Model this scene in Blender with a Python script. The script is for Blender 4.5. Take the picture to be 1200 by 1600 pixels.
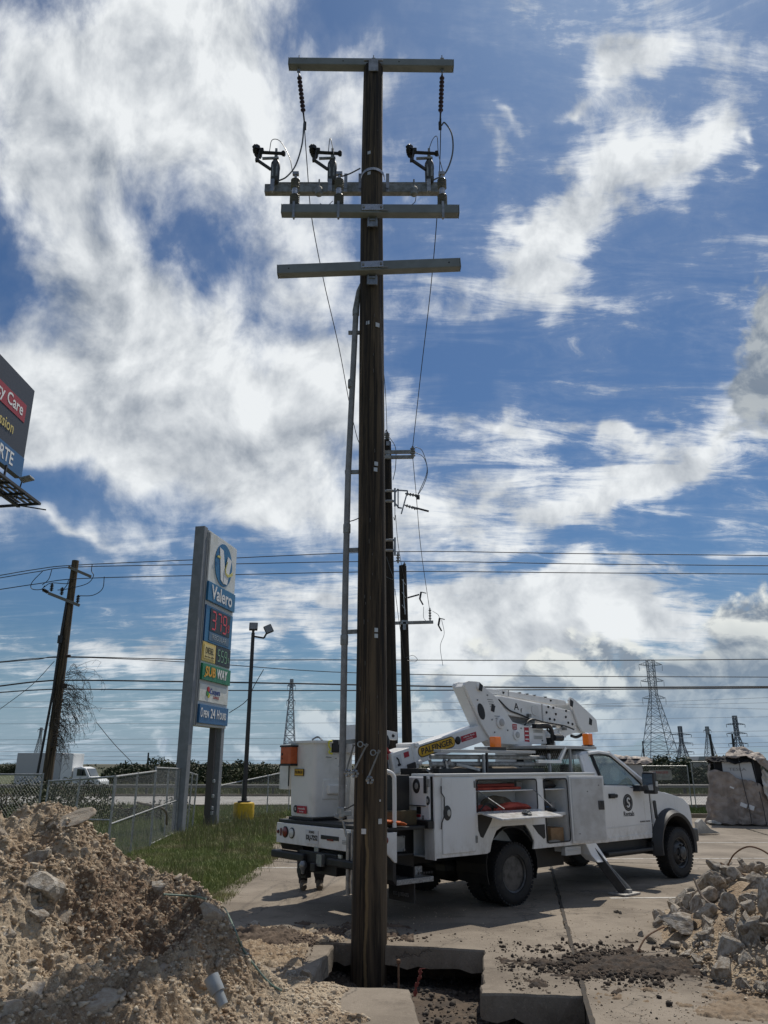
import bpy, bmesh, math, random
import numpy as np
from mathutils import Vector, Matrix, Euler
R = math.radians
scene = bpy.context.scene
for o in list(bpy.data.objects):
    bpy.data.objects.remove(o)
col = scene.collection

# ------------------------------------------------------------------ camera
CH = 1.85                                   # eye height
PITCH = math.atan(395 / 1200.0)
cam = bpy.data.cameras.new('camera')
cam_o = bpy.data.objects.new('camera', cam)
col.objects.link(cam_o)
cam_o.location = (0, 0, CH)
cam_o.rotation_euler = (R(90) + PITCH, 0, 0)
cam.sensor_fit = 'VERTICAL'
cam.sensor_height = 32.0
cam.lens = 24.0
cam.clip_start = 0.05
cam.clip_end = 4000
scene.camera = cam_o
scene.render.resolution_x = 768
scene.render.resolution_y = 1024
SP, CP = math.sin(PITCH), math.cos(PITCH)

def ray(u, v):
    return Vector((u - 600.0, 1200 * CP + (v - 800) * SP, 1200 * SP - (v - 800) * CP))
def at(u, v, Y):                            # survey helper: sight line -> place at distance Y
    r = ray(u, v); t = Y / r.y
    return Vector((r.x * t, Y, CH + r.z * t))

# ------------------------------------------------------------------ exposure, sun, world
scene.view_settings.view_transform = 'Standard'
scene.view_settings.look = 'None'
scene.view_settings.gamma = 1
scene.view_settings.use_curve_mapping = False
scene.view_settings.exposure = EXPOSURE = -0.5
SUN_AZ, SUN_EL = R(25), R(57)
sund = bpy.data.lights.new('sun', 'SUN')
sund.energy = 4.9
sund.angle = R(0.55)
sund.color = (1.0, 0.93, 0.82)
suno = bpy.data.objects.new('sun', sund)
col.objects.link(suno)
sv = Vector((math.sin(SUN_AZ) * math.cos(SUN_EL), math.cos(SUN_AZ) * math.cos(SUN_EL), math.sin(SUN_EL)))
suno.rotation_euler = sv.to_track_quat('Z', 'Y').to_euler()
suno.location = (10, 20, 40)

world = bpy.data.worlds.new('World')
scene.world = world
world.use_nodes = True
nt = world.node_tree
nt.nodes.clear()
class NG:
    """tiny node-graph writer"""
    def __init__(s, nt): s.nt = nt
    def n(s, t, **k):
        x = s.nt.nodes.new(t)
        for a, b in k.items(): setattr(x, a, b)
        return x
    def put(s, sock, v):
        if isinstance(v, bpy.types.NodeSocket): s.nt.links.new(v, sock)
        elif v is not None: sock.default_value = v
    def m(s, op, a, b=None, c=None, clamp=False):
        x = s.n('ShaderNodeMath', operation=op, use_clamp=clamp)
        s.put(x.inputs[0], a); s.put(x.inputs[1], b); s.put(x.inputs[2], c)
        return x.outputs[0]
    def vm(s, op, a, b=None, scale=None):
        x = s.n('ShaderNodeVectorMath', operation=op)
        s.put(x.inputs[0], a); s.put(x.inputs[1], b)
        if scale is not None: s.put(x.inputs['Scale'], scale)
        return x.outputs['Value'] if op in ('LENGTH', 'DOT_PRODUCT') else x.outputs[0]
    def noise(s, vec, scale, detail=4, rough=.5, dist=0, lac=2.0, out='Fac'):
        x = s.n('ShaderNodeTexNoise')
        s.put(x.inputs['Vector'], vec); s.put(x.inputs['Scale'], scale); s.put(x.inputs['Detail'], detail)
        s.put(x.inputs['Roughness'], rough); s.put(x.inputs['Distortion'], dist); s.put(x.inputs['Lacunarity'], lac)
        return x.outputs[out]
    def mapping(s, vec, loc=(0, 0, 0), rot=(0, 0, 0), sc=(1, 1, 1), kind='POINT'):
        x = s.n('ShaderNodeMapping', vector_type=kind)
        s.put(x.inputs[0], vec); x.inputs[1].default_value = loc; x.inputs[2].default_value = rot; x.inputs[3].default_value = sc
        return x.outputs[0]
    def step(s, v, a, b, lo=0.0, hi=1.0):
        x = s.n('ShaderNodeMapRange', interpolation_type='SMOOTHSTEP')
        s.put(x.inputs[0], v); s.put(x.inputs[1], a); s.put(x.inputs[2], b); s.put(x.inputs[3], lo); s.put(x.inputs[4], hi)
        return x.outputs[0]
    def mix(s, f, a, b, mode='MIX'):
        x = s.n('ShaderNodeMix', data_type='RGBA', blend_type=mode)
        s.put(x.inputs[0], f); s.put(x.inputs[6], a); s.put(x.inputs[7], b)
        return x.outputs[2]
def c4(c): return (c[0], c[1], c[2], 1.0)

W = NG(nt)
tc = W.n('ShaderNodeTexCoord').outputs['Generated']
sep = W.n('ShaderNodeSeparateXYZ'); W.put(sep.inputs[0], tc)
X, Y_, Z = sep.outputs
az = W.m('ARCTAN2', X, Y_)
el = W.m('ARCSINE', Z)
cmb = W.n('ShaderNodeCombineXYZ'); W.put(cmb.inputs[0], az); W.put(cmb.inputs[1], el)
ang = cmb.outputs[0]
# high layer coordinates: direction projected on a flat cloud deck
zz = W.m('ADD', W.m('MAXIMUM', Z, 0.0), 0.20)
deck = W.n('ShaderNodeCombineXYZ'); W.put(deck.inputs[0], W.m('DIVIDE', X, zz)); W.put(deck.inputs[1], W.m('DIVIDE', Y_, zz))
deck = deck.outputs[0]
wc = W.noise(ang, 5.0, 4, .6, out='Color')
warp = W.vm('SCALE', W.vm('SUBTRACT', wc, (.5, .5, .5)), None, .24)
angw = W.vm('ADD', ang, warp)
def azel(u, v):
    r = ray(u, v).normalized()
    return math.atan2(r.x, r.y), math.asin(r.z)
def blobsum(specs, vec):
    """soft elliptical banks of cloud, each (centre, half length, half width, tilt, weight) """
    tot = None
    for (u, v, ru, rv, a, w) in specs:
        a0, e0 = azel(u, v)
        ca, sa = math.cos(R(a)), math.sin(R(a))
        p1 = azel(u + ru * ca, v - ru * sa); p2 = azel(u + rv * sa, v + rv * ca)
        d1 = (p1[0] - a0, p1[1] - e0); d2 = (p2[0] - a0, p2[1] - e0)
        L1 = math.hypot(*d1); L2 = math.hypot(*d2)
        mp = W.mapping(vec, (a0, e0, 0), (0, 0, math.atan2(d1[1], d1[0])), (L1 / .62, L2 / .62, 1), 'TEXTURE')
        g = W.n('ShaderNodeTexGradient', gradient_type='QUADRATIC_SPHERE'); W.put(g.inputs[0], mp)
        tot = W.m('MULTIPLY_ADD', g.outputs['Fac'], w * 2.2, tot if tot is not None else 0.0)
    return tot
#            u     v    ru   rv  tilt weight
HIGH = [
 (150, 130, 330, 210, 35, .80), (330, 90, 170, 150, 60, .55), (90, 250, 130, 150, 0, .30), (10, 380, 60, 110, 20, -.42), (325, 400, 120, 50, -45, -.16), (280, 320, 40, 70, 30, -.10), (200, 470, 60, 30, -30, -.12), (560, 40, 150, 60, 0, -.35), (700, 560, 170, 90, 0, -.35), (1010, 860, 170, 50, 10, -.25), (120, 930, 170, 60, 0, -.4),
 (190, 420, 200, 110, -50, .55), (300, 600, 300, 200, -20, 1.02), (130, 640, 220, 110, 0, .5),
 (480, 660, 130, 90, 0, .55), (240, 730, 300, 55, -8, .45), (520, 560, 90, 70, 0, .5),
 (430, 230, 130, 210, 10, .42), (560, 200, 110, 200, 0, .25), (470, 420, 120, 110, 0, .32), (30, 540, 110, 80, 0, .4),
 (950, 290, 230, 75, 42, .66), (865, 370, 120, 70, 30, .62), (1060, 180, 110, 55, 65, .50), (1010, 240, 90, 60, 45, .25),
 (985, 70, 50, 150, -48, .52), (905, 150, 45, 30, 0, .5), (790, 195, 40, 26, 0, .4), (760, 250, 70, 40, -60, .35), (1135, 185, 30, 20, 0, .45), (1150, 250, 60, 25, 45, .4),
 (1060, 420, 260, 90, 25, .22), (1180, 560, 200, 120, 60, .34), (760, 460, 150, 70, 20, .30),
 (1060, 705, 210, 55, 14, .95), (980, 662, 80, 20, 10, .7), (880, 800, 200, 36, 22, .55), (800, 655, 130, 40, 20, .45), (720, 630, 90, 26, 10, .3),
 (420, 810, 330, 55, 6, .42), (760, 760, 230, 60, 16, .42), (700, 840, 260, 45, 6, .36), (900, 905, 230, 50, 12, .48), (1050, 820, 160, 40, 14, -.25),
 (130, 850, 200, 22, -14, .36), (110, 800, 150, 45, -10, -.30), (470, 960, 170, 50, -6, .62), (240, 1020, 200, 30, 6, .45), (480, 1010, 130, 24, 0, .4),
 (860, 985, 260, 75, 4, 1.35), (700, 990, 120, 80, 0, .7), (1010, 950, 110, 60, 20, .4),
]
DARK = [(215, 660, 260, 90, -12, .55), (80, 420, 130, 180, 10, .75), (330, 395, 90, 60, 0, .5), (60, 100, 150, 120, 0, .3), (420, 700, 200, 60, 0, .35),
        (180, 280, 120, 200, 20, .22)]
LOW = [(760, 1090, 190, 75, 0, .95), (920, 1110, 160, 75, 0, .8), (690, 1150, 160, 50, 0, .8), (520, 1130, 70, 55, 0, .5), (860, 1040, 110, 40, 0, .55),
       (1150, 1060, 130, 120, 0, .85), (1180, 970, 80, 55, 0, .8), (1090, 1130, 150, 80, 0, .8), (1000, 1160, 220, 40, 0, .4), (270, 1155, 40, 26, 0, .45), (420, 1175, 160, 16, 0, .3),
       (1185, 590, 62, 110, 0, .95), (1195, 500, 40, 50, 0, .6)]
LOWGREY = [(1150, 1075, 130, 105, 0, 1.1), (1080, 1140, 150, 80, 0, .8), (1185, 590, 120, 170, 0, 1.9)]
high = blobsum(HIGH, angw)
dark = blobsum(DARK, angw)
low = blobsum(LOW, angw)
lgrey = blobsum(LOWGREY, angw)
# away from the photographed quarter the same broken deck goes on
front = W.step(W.vm('DOT_PRODUCT', tc, tuple(ray(600, 640).normalized())), .50, .74)
back_cov = W.m('MULTIPLY', W.step(W.noise(deck, 1.1, 3, .5), .42, .66), W.m('SUBTRACT', 1.0, front))
high = W.m('MULTIPLY_ADD', back_cov, .6, high)
# textures
n_puff = W.noise(ang, 8.5, 9, .60, .25)
dk_r = W.mapping(deck, (0, 0, 0), (0, 0, R(-32)), (1, 3.2, 1))
n_streak = W.noise(dk_r, 3.4, 9, .70, .7)
n_mid = W.noise(ang, 2.6, 6, .55, .3)
up = W.vm('ADD', ang, (0.022, 0.03, 0))
n_puff2 = W.noise(up, 8.5, 5, .56, .25)
relief = W.m('SUBTRACT', W.m('ADD', n_puff, 0.0), n_puff2)
side = W.step(W.m('ADD', az, W.m('MULTIPLY', n_mid, .5)), .05, .45)         # streaky on the right, puffy on the left
side = W.m('MAXIMUM', side, W.step(W.m('ADD', el, W.m('MULTIPLY', W.m('SUBTRACT', n_mid, .5), .25)), .18, .36, 1, 0))
tex = W.m('ADD', W.m('MULTIPLY', n_puff, W.m('SUBTRACT', 1.0, side)), W.m('MULTIPLY', n_streak, side))
tex = W.m('MULTIPLY_ADD', n_mid, .55, tex)
n_fine = W.noise(ang, 30.0, 5, .65, .3)
tex = W.m('MULTIPLY_ADD', W.m('SUBTRACT', n_fine, .5), .22, tex)
tex = W.m('ADD', W.m('MULTIPLY', W.m('SUBTRACT', tex, .78), W.m('MULTIPLY_ADD', side, .45, 1.0)), .78)
cov = W.m('ADD', W.m('MULTIPLY', high, 1.25), W.m('MULTIPLY', W.m('SUBTRACT', tex, .80), 3.1))
cov = W.m('SUBTRACT', cov, .22)
dens = W.m('POWER', W.step(cov, -.30, 1.25), .85)
thin = W.m('MULTIPLY', W.step(cov, -.9, .5), .12)
dens = W.m('MAXIMUM', dens, thin)
# cumulus near the horizon: crisp heads, grey flat bodies
lowv = W.mapping(ang, (0, 0, 0), (0, 0, 0), (1, 1.35, 1))
n_cu = W.noise(lowv, 15, 9, .58, .35)
n_cu2 = W.noise(W.vm('ADD', lowv, (.010, .016, 0)), 15, 5, .58, .35)
lcov = W.m('ADD', low, W.m('MULTIPLY', W.m('SUBTRACT', n_cu, .56), 3.0))
ld = W.m('MULTIPLY', W.step(lcov, .12, .70), W.step(low, .02, .25))
lshade = W.m('MULTIPLY_ADD', W.m('SUBTRACT', n_cu, n_cu2), 5.5, .62)
lshade = W.m('MINIMUM', W.m('MAXIMUM', lshade, .12), 1.1)
lshade = W.m('MULTIPLY', lshade, W.m('SUBTRACT', 1.0, W.m('MULTIPLY', W.m('MINIMUM', lgrey, 1.0), .62)), clamp=True)
# clear sky
sky = W.n('ShaderNodeTexSky', sky_type='NISHITA', sun_disc=False)
sky.sun_elevation = SUN_EL
sky.sun_rotation = SUN_AZ
sky.altitude = 10
sky.air_density = 1.3
sky.dust_density = 0.6
sky.ozone_density = 2.5
SKYK = 0.095
skyc = W.mix(1.0, sky.outputs[0], (0.43, 0.61, 0.83, 1), 'MULTIPLY')
inv = 1.0 / SKYK
def k(c, s=1.0): return (c[0] * inv * s, c[1] * inv * s, c[2] * inv * s, 1)
hb = W.m('SUBTRACT', W.m('MULTIPLY_ADD', relief, 2.3, .82), W.m('MULTIPLY', dark, .30))
hb = W.m('MULTIPLY_ADD', W.m('SUBTRACT', n_mid, .5), .45, hb, clamp=True)
hcol = W.mix(hb, k((.27, .33, .42)), k((1.24, 1.28, 1.30)))
c1 = W.mix(W.m('MULTIPLY', dens, .96), skyc, hcol)
lcol = W.mix(lshade, k((.24, .31, .41)), k((1.15, 1.18, 1.13)))
c2 = W.mix(W.m('MULTIPLY', ld, .93), c1, lcol)
# pale band at the horizon
hz = W.step(el, .0, .16)
c3 = W.mix(W.m('MULTIPLY', W.m('SUBTRACT', 1.0, hz), .62), c2, k((.42, .60, .80)))
bg = W.n('ShaderNodeBackground'); W.put(bg.inputs[0], c3); bg.inputs[1].default_value = SKYK
wo = W.n('ShaderNodeOutputWorld'); W.put(wo.inputs[0], bg.outputs[0])
# ------------------------------------------------------------------ materials
MATS = {}
def mat(name, c, rough=.6, metal=0.0, c2=None, scale=6.0, detail=5, lo=.35, hi=.65, bump=0.0, bscale=30.0, stretch=(1, 1, 1),
        emit=None, coat=0.0, spec=None, alpha=None, trans=None, coord='Object', rvar=.12, objrand=0.0, c3=None, scale3=1.5):
    if name in MATS: return MATS[name]
    m = bpy.data.materials.new(name); m.use_nodes = True
    g = NG(m.node_tree); b = m.node_tree.nodes['Principled BSDF']
    b.inputs['Base Color'].default_value = c4(c)
    b.inputs['Roughness'].default_value = rough
    b.inputs['Metallic'].default_value = metal
    if spec is not None: b.inputs['Specular IOR Level'].default_value = spec
    if coat: b.inputs['Coat Weight'].default_value = coat; b.inputs['Coat Roughness'].default_value = .08
    if trans: b.inputs['Transmission Weight'].default_value = trans
    if alpha is not None: b.inputs['Alpha'].default_value = alpha
    if emit: b.inputs['Emission Color'].default_value = c4(emit[0]); b.inputs['Emission Strength'].default_value = emit[1]
    if c2 is not None or bump:
        t = g.n('ShaderNodeTexCoord').outputs[coord] if coord != 'Pos' else g.n('ShaderNodeNewGeometry').outputs['Position']
        v = g.mapping(t, sc=stretch)
    cc = None
    if c2 is not None:
        f = g.step(g.noise(v, scale, detail, .6), lo, hi)
        cc = g.mix(f, c4(c), c4(c2))
        if c3 is not None:
            f3 = g.step(g.noise(v, scale3, 4, .6), .45, .65)
            cc = g.mix(f3, cc, c4(c3))
        g.put(b.inputs['Roughness'], g.m('MULTIPLY_ADD', f, rvar, rough - rvar / 2))
    if objrand:
        oi = g.n('ShaderNodeObjectInfo').outputs['Random']
        h = g.n('ShaderNodeHueSaturation'); g.put(h.inputs['Value'], g.m('MULTIPLY_ADD', oi, objrand * 2, 1 - objrand))
        h.inputs['Color'].default_value = c4(c)
        if cc is not None: g.put(h.inputs['Color'], cc)
        cc = h.outputs[0]
    if cc is not None: g.put(b.inputs['Base Color'], cc)
    if bump:
        bn = g.n('ShaderNodeBump'); bn.inputs['Strength'].default_value = min(1, bump); bn.inputs['Distance'].default_value = .02 * max(1, bump)
        g.put(bn.inputs['Height'], g.noise(v, bscale, 6, .65)); g.put(b.inputs['Normal'], bn.outputs[0])
    MATS[name] = m
    return m
white = mat('white_truck_paint', (.78, .79, .79), .30, c2=(.60, .60, .58), scale=2.2, detail=9, lo=.52, hi=.80, coat=.25, rvar=.1)
_g = NG(white.node_tree); _b = white.node_tree.nodes['Principled BSDF']          # road film on the lower body
_p = _g.n('ShaderNodeTexCoord').outputs['Object']; _s = _g.n('ShaderNodeSeparateXYZ'); _g.put(_s.inputs[0], _p)
_m = _g.m('MULTIPLY', _g.step(_s.outputs[2], .60, 1.05, 1, 0), _g.step(_g.noise(_g.mapping(_p, sc=(1, 1, .5)), 7, 8, .7), .36, .72))
_k = _g.m('MULTIPLY', _g.step(_g.noise(_g.mapping(_p, sc=(26, 26, 1.2)), 1, 5, .7), .58, .70), .30)
_c = _b.inputs['Base Color'].links[0].from_socket
_g.put(_b.inputs['Base Color'], _g.mix(_g.m('MAXIMUM', _g.m('MULTIPLY', _m, .75), _k), _c, c4((.36, .32, .26))))
white2 = mat('white_boom_paint', (.78, .78, .77), .35, c2=(.60, .60, .57), scale=3, detail=9, lo=.5, hi=.85)
frp = mat('white_fibreglass', (.76, .76, .73), .45, c2=(.55, .55, .51), scale=3, lo=.45, hi=.8, bump=.05, bscale=60)
blackp = mat('black_plastic', (.018, .018, .02), .5, c2=(.035, .035, .036), scale=8)
blacks = mat('black_chassis', (.012, .012, .013), .55, c2=(.04, .036, .03), scale=5, lo=.5, hi=.8)
rubber = mat('tyre_rubber', (.016, .016, .017), .8, c2=(.05, .046, .04), scale=9, lo=.5, hi=.8, bump=.2, bscale=80)
rimm = mat('grey_rim', (.10, .103, .107), .45, .4, c2=(.05, .05, .05), scale=9)
galv = mat('galvanised_steel', (.36, .37, .38), .42, .75, c2=(.24, .25, .26), scale=14)
galvd = mat('dull_galvanised', (.30, .31, .31), .6, .35, c2=(.20, .20, .19), scale=14)
steel = mat('bright_steel', (.55, .55, .55), .3, .9, c2=(.38, .38, .38), scale=18)
alu = mat('diamond_plate', (.42, .42, .42), .35, .8, c2=(.22, .22, .22), scale=40, bump=.6, bscale=70)
glass = mat('window_glass', (.035, .045, .045), .05, spec=.9)
glassc = mat('cab_glass', (.75, .85, .83), .03, trans=.93)
amber = mat('amber_lens', (.75, .17, .01), .2, coat=.6, emit=((1, .22, .01), .12))
redl = mat('red_lens', (.16, .008, .012), .25, coat=.5)
clear = mat('clear_lens', (.55, .56, .55), .2, coat=.5)
redd = mat('red_decal', (.38, .02, .035), .5)
yeld = mat('yellow_decal', (.62, .36, .02), .5)
yeledge = mat('yellow_trim', (.70, .66, .06), .6)
inkd = mat('black_ink', (.012, .012, .014), .5)
inkw = mat('white_ink', (.78, .78, .77), .5)
inkg = mat('grey_ink', (.22, .22, .22), .5)
orange = mat('orange_fabric', (.58, .13, .025), .8, c2=(.42, .09, .02), scale=9, bump=.3)
redfab = mat('red_rubber_blanket', (.52, .085, .05), .7, c2=(.38, .05, .03), scale=6, bump=.3)
orangep = mat('orange_plastic', (.55, .12, .03), .5, c2=(.45, .09, .02), scale=8)
tan = mat('cardboard', (.30, .19, .10), .85, c2=(.24, .15, .08), scale=9)
fglass = mat('grey_fibreglass_arm', (.215, .235, .24), .5, c2=(.175, .19, .195), scale=3)
porc = mat('grey_polymer_insulator', (.22, .23, .24), .35, c2=(.16, .17, .18), scale=10)
redpoly = mat('dark_polymer_insulator', (.05, .035, .06), .45)
wire = mat('aluminium_conductor', (.035, .037, .042), .8)
wireb = mat('black_cable', (.018, .018, .02), .6)
signg = mat('sign_post_grey', (.235, .245, .26), .6, c2=(.19, .20, .21), scale=3)
signw = mat('sign_white_face', (.72, .72, .68), .4, c2=(.62, .62, .56), scale=2)
signb = mat('sign_blue_face', (.025, .135, .28), .35, c2=(.03, .16, .31), scale=2)
signn = mat('sign_navy', (.012, .05, .15), .4)
signgr = mat('sign_green_face', (.015, .19, .085), .4)
signy = mat('sign_yellow_face', (.66, .47, .10), .4)
ledr = mat('red_led_segment', (.40, .04, .05), .4, emit=((1, .10, .12), .16))
ledg = mat('green_led_segment', (.20, .34, .22), .4, emit=((.35, .8, .45), .08))
ledoff = mat('dark_display', (.022, .025, .026), .45)
yelp = mat('yellow_painted_concrete', (.62, .40, .015), .7, c2=(.50, .32, .02), scale=7, bump=.2)
darkp = mat('bronze_post_paint', (.022, .020, .020), .5)
lamp = mat('floodlight_lens', (.22, .23, .24), .3)
chain = mat('chain_link_wire', (.33, .34, .34), .5, .5)
pipe = mat('fence_pipe', (.40, .41, .41), .5, .5, c2=(.28, .28, .27), scale=12)
skin = mat('skin', (.35, .2, .14), .6)
jean = mat('dark_trousers', (.014, .015, .019), .85, c2=(.03, .03, .035), scale=20, bump=.3)
shirt = mat('hi_vis_shirt', (.05, .06, .10), .85, bump=.2)
boot = mat('tan_boots', (.10, .07, .045), .8, c2=(.16, .13, .09), scale=16)
tarp = mat('brown_wrap', (.40, .335, .285), .7, c2=(.26, .215, .18), scale=3.5, bump=1.0, bscale=5)
tarpl = mat('pale_wrap', (.62, .59, .53), .6, c2=(.34, .32, .28), scale=3, bump=.2)
tarpd = mat('torn_black_plastic', (.018, .018, .02), .9, bump=.3)
cabw = mat('charger_white', (.60, .61, .62), .25)
levee = mat('dry_levee', (.115, .095, .065), .95, c2=(.07, .07, .045), scale=.12, coord='Pos', c3=(.05, .06, .03), scale3=.02)
roadm = mat('concrete_road', (.33, .32, .30), .85, c2=(.27, .26, .24), scale=.8, coord='Pos', bump=.1)
bark = mat('bark', (.05, .035, .022), .9, c2=(.09, .07, .05), scale=10)
strapg = mat('green_strap', (.13, .20, .15), .7, c2=(.20, .25, .21), scale=9)
pvc = mat('grey_blue_pipe', (.30, .335, .36), .45, c2=(.24, .25, .25), scale=8)
rust = mat('rusty_rebar', (.12, .055, .03), .85, c2=(.2, .12, .07), scale=20)
ribbon = mat('red_ribbon', (.26, .06, .05), .6)

def concrete_mat(name, c, c2, stain, sc=1.0, dust=()):
    m = bpy.data.materials.new(name); m.use_nodes = True
    g = NG(m.node_tree); b = m.node_tree.nodes['Principled BSDF']
    p = g.n('ShaderNodeNewGeometry').outputs['Position']
    f1 = g.step(g.noise(p, .7 * sc, 6, .62), .35, .68)
    f2 = g.step(g.noise(p, 2.4 * sc, 9, .72), .48, .70)
    f3 = g.noise(p, 70, 3, .7)
    cc = g.mix(f1, c4(c), c4(c2)); cc = g.mix(g.m('MULTIPLY', f2, .62), cc, c4(stain))
    f4 = g.step(g.noise(p, 9 * sc, 5, .7, .5), .60, .72)
    cc = g.mix(g.m('MULTIPLY', f4, .6), cc, c4((.12, .088, .06)))
    f5 = g.step(g.noise(p, 28 * sc, 4, .75), .56, .66)
    cc = g.mix(g.m('MULTIPLY', f5, .35), cc, c4((.36, .31, .25)))
    vo = g.n('ShaderNodeTexVoronoi', feature='DISTANCE_TO_EDGE'); g.put(vo.inputs['Vector'], g.vm('ADD', p, g.vm('SCALE', g.noise(p, 1.3, 5, .6, out='Color'), None, 1.2))); vo.inputs['Scale'].default_value = .32
    crack = g.step(vo.outputs['Distance'], .0, .006, 1, 0)
    cc = g.mix(g.m('MULTIPLY', crack, .6), cc, c4((.06, .05, .04)))
    for (dx, dy, rx_, ry_, cd) in dust:
        ln = g.vm('LENGTH', g.vm('ADD', g.mapping(p, (dx, dy, 0), (0, 0, 0), (rx_, ry_, 1), 'TEXTURE'), g.vm('SCALE', g.vm('SUBTRACT', g.noise(p, 2.2, 6, .7, out='Color'), (.5, .5, .5)), None, 2.4)))
        cc = g.mix(g.m('MULTIPLY', g.step(ln, .55, 1.1, 1, 0), .8), cc, c4(cd))
    cc = g.mix(1.0, cc, g.mix(f3, (.72, .72, .72, 1), (1.22, 1.22, 1.22, 1)), 'MULTIPLY')
    g.put(b.inputs['Base Color'], cc); b.inputs['Roughness'].default_value = .9
    bn = g.n('ShaderNodeBump'); bn.inputs['Strength'].default_value = .45; bn.inputs['Distance'].default_value = .012
    h = g.m('ADD', g.noise(p, 60, 4, .7), g.m('MULTIPLY', g.noise(p, 12, 5, .6), 1.4)); h = g.m('SUBTRACT', h, crack)
    g.put(bn.inputs['Height'], h); g.put(b.inputs['Normal'], bn.outputs[0])
    return m
conc = concrete_mat('worn_concrete', (.285, .240, .188), (.180, .148, .112), (.105, .082, .060), dust=[(2.2, 8.6, .75, .55, (.075, .058, .043)), (3.0, 8.3, .7, .45, (.085, .066, .05)), (-1.3, 9.7, 1.0, .35, (.08, .058, .042)), (3.6, 7.2, 1.2, .5, (.17, .13, .095)), (.4, 10.3, 1.6, .35, (.16, .13, .10))])
concd = concrete_mat('broken_concrete', (.36, .33, .29), (.27, .245, .215), (.20, .165, .125), 2.5)
rockm = mat('limestone_rubble', (.50, .46, .40), .92, c2=(.34, .29, .225), scale=5, bump=.9, bscale=16, objrand=.26, c3=(.24, .19, .14), scale3=2.2)
rockd = mat('soiled_stone', (.34, .27, .20), .95, c2=(.44, .38, .30), scale=5, bump=.55, bscale=16, objrand=.2)
pebm = mat('pale_gravel', (.53, .45, .34), .95, c2=(.35, .265, .18), scale=11, detail=2, lo=.42, hi=.58, coord='Pos', bump=.4, bscale=60)
clodm = mat('dark_clods', (.032, .025, .020), .97, c2=(.085, .062, .045), scale=9, coord='Pos', bump=.5, bscale=60)
grassm = mat('grass_blades', (.16, .21, .055), .75, c2=(.28, .31, .11), scale=1.6, coord='Pos', lo=.3, hi=.7, c3=(.32, .29, .15), scale3=.9)
grassd = mat('dry_grass', (.22, .19, .10), .85, c2=(.13, .15, .05), scale=5, coord='Pos')

def dirt_mat():
    m = bpy.data.materials.new('excavated_dirt'); m.use_nodes = True
    g = NG(m.node_tree); b = m.node_tree.nodes['Principled BSDF']
    p = g.n('ShaderNodeNewGeometry').outputs['Position']
    f1 = g.step(g.noise(p, 1.1, 6, .65), .40, .60)
    cc = g.mix(f1, c4((.51, .415, .295)), c4((.32, .23, .145)))
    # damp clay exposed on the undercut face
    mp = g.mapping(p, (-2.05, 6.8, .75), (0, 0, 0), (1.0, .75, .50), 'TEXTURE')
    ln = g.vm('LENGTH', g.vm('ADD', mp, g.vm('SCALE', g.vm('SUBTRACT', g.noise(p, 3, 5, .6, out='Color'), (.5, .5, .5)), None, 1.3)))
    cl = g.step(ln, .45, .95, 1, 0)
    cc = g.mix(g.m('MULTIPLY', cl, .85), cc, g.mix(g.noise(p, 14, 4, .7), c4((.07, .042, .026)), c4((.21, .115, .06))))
    f2 = g.step(g.noise(p, 26, 4, .7), .50, .66)
    cc = g.mix(g.m('MULTIPLY', f2, .55), cc, c4((.60, .51, .39)))
    f3 = g.step(g.noise(p, 60, 3, .7), .38, .5, 1, 0)
    cc = g.mix(g.m('MULTIPLY', f3, .4), cc, c4((.15, .10, .065)))
    g.put(b.inputs['Base Color'], cc); b.inputs['Roughness'].default_value = .97
    bn = g.n('ShaderNodeBump'); bn.inputs['Strength'].default_value = .9; bn.inputs['Distance'].default_value = .03
    vo = g.n('ShaderNodeTexVoronoi'); g.put(vo.inputs['Vector'], p); vo.inputs['Scale'].default_value = 28
    h = g.m('ADD', g.noise(p, 34, 6, .72), g.m('MULTIPLY', vo.outputs['Distance'], -.6))
    g.put(bn.inputs['Height'], h); g.put(b.inputs['Normal'], bn.outputs[0])
    return m
dirtm = dirt_mat()
pitm = mat('damp_pit_soil', (.060, .045, .034), .97, c2=(.12, .09, .065), scale=5, coord='Pos', bump=.8, bscale=30)

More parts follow.
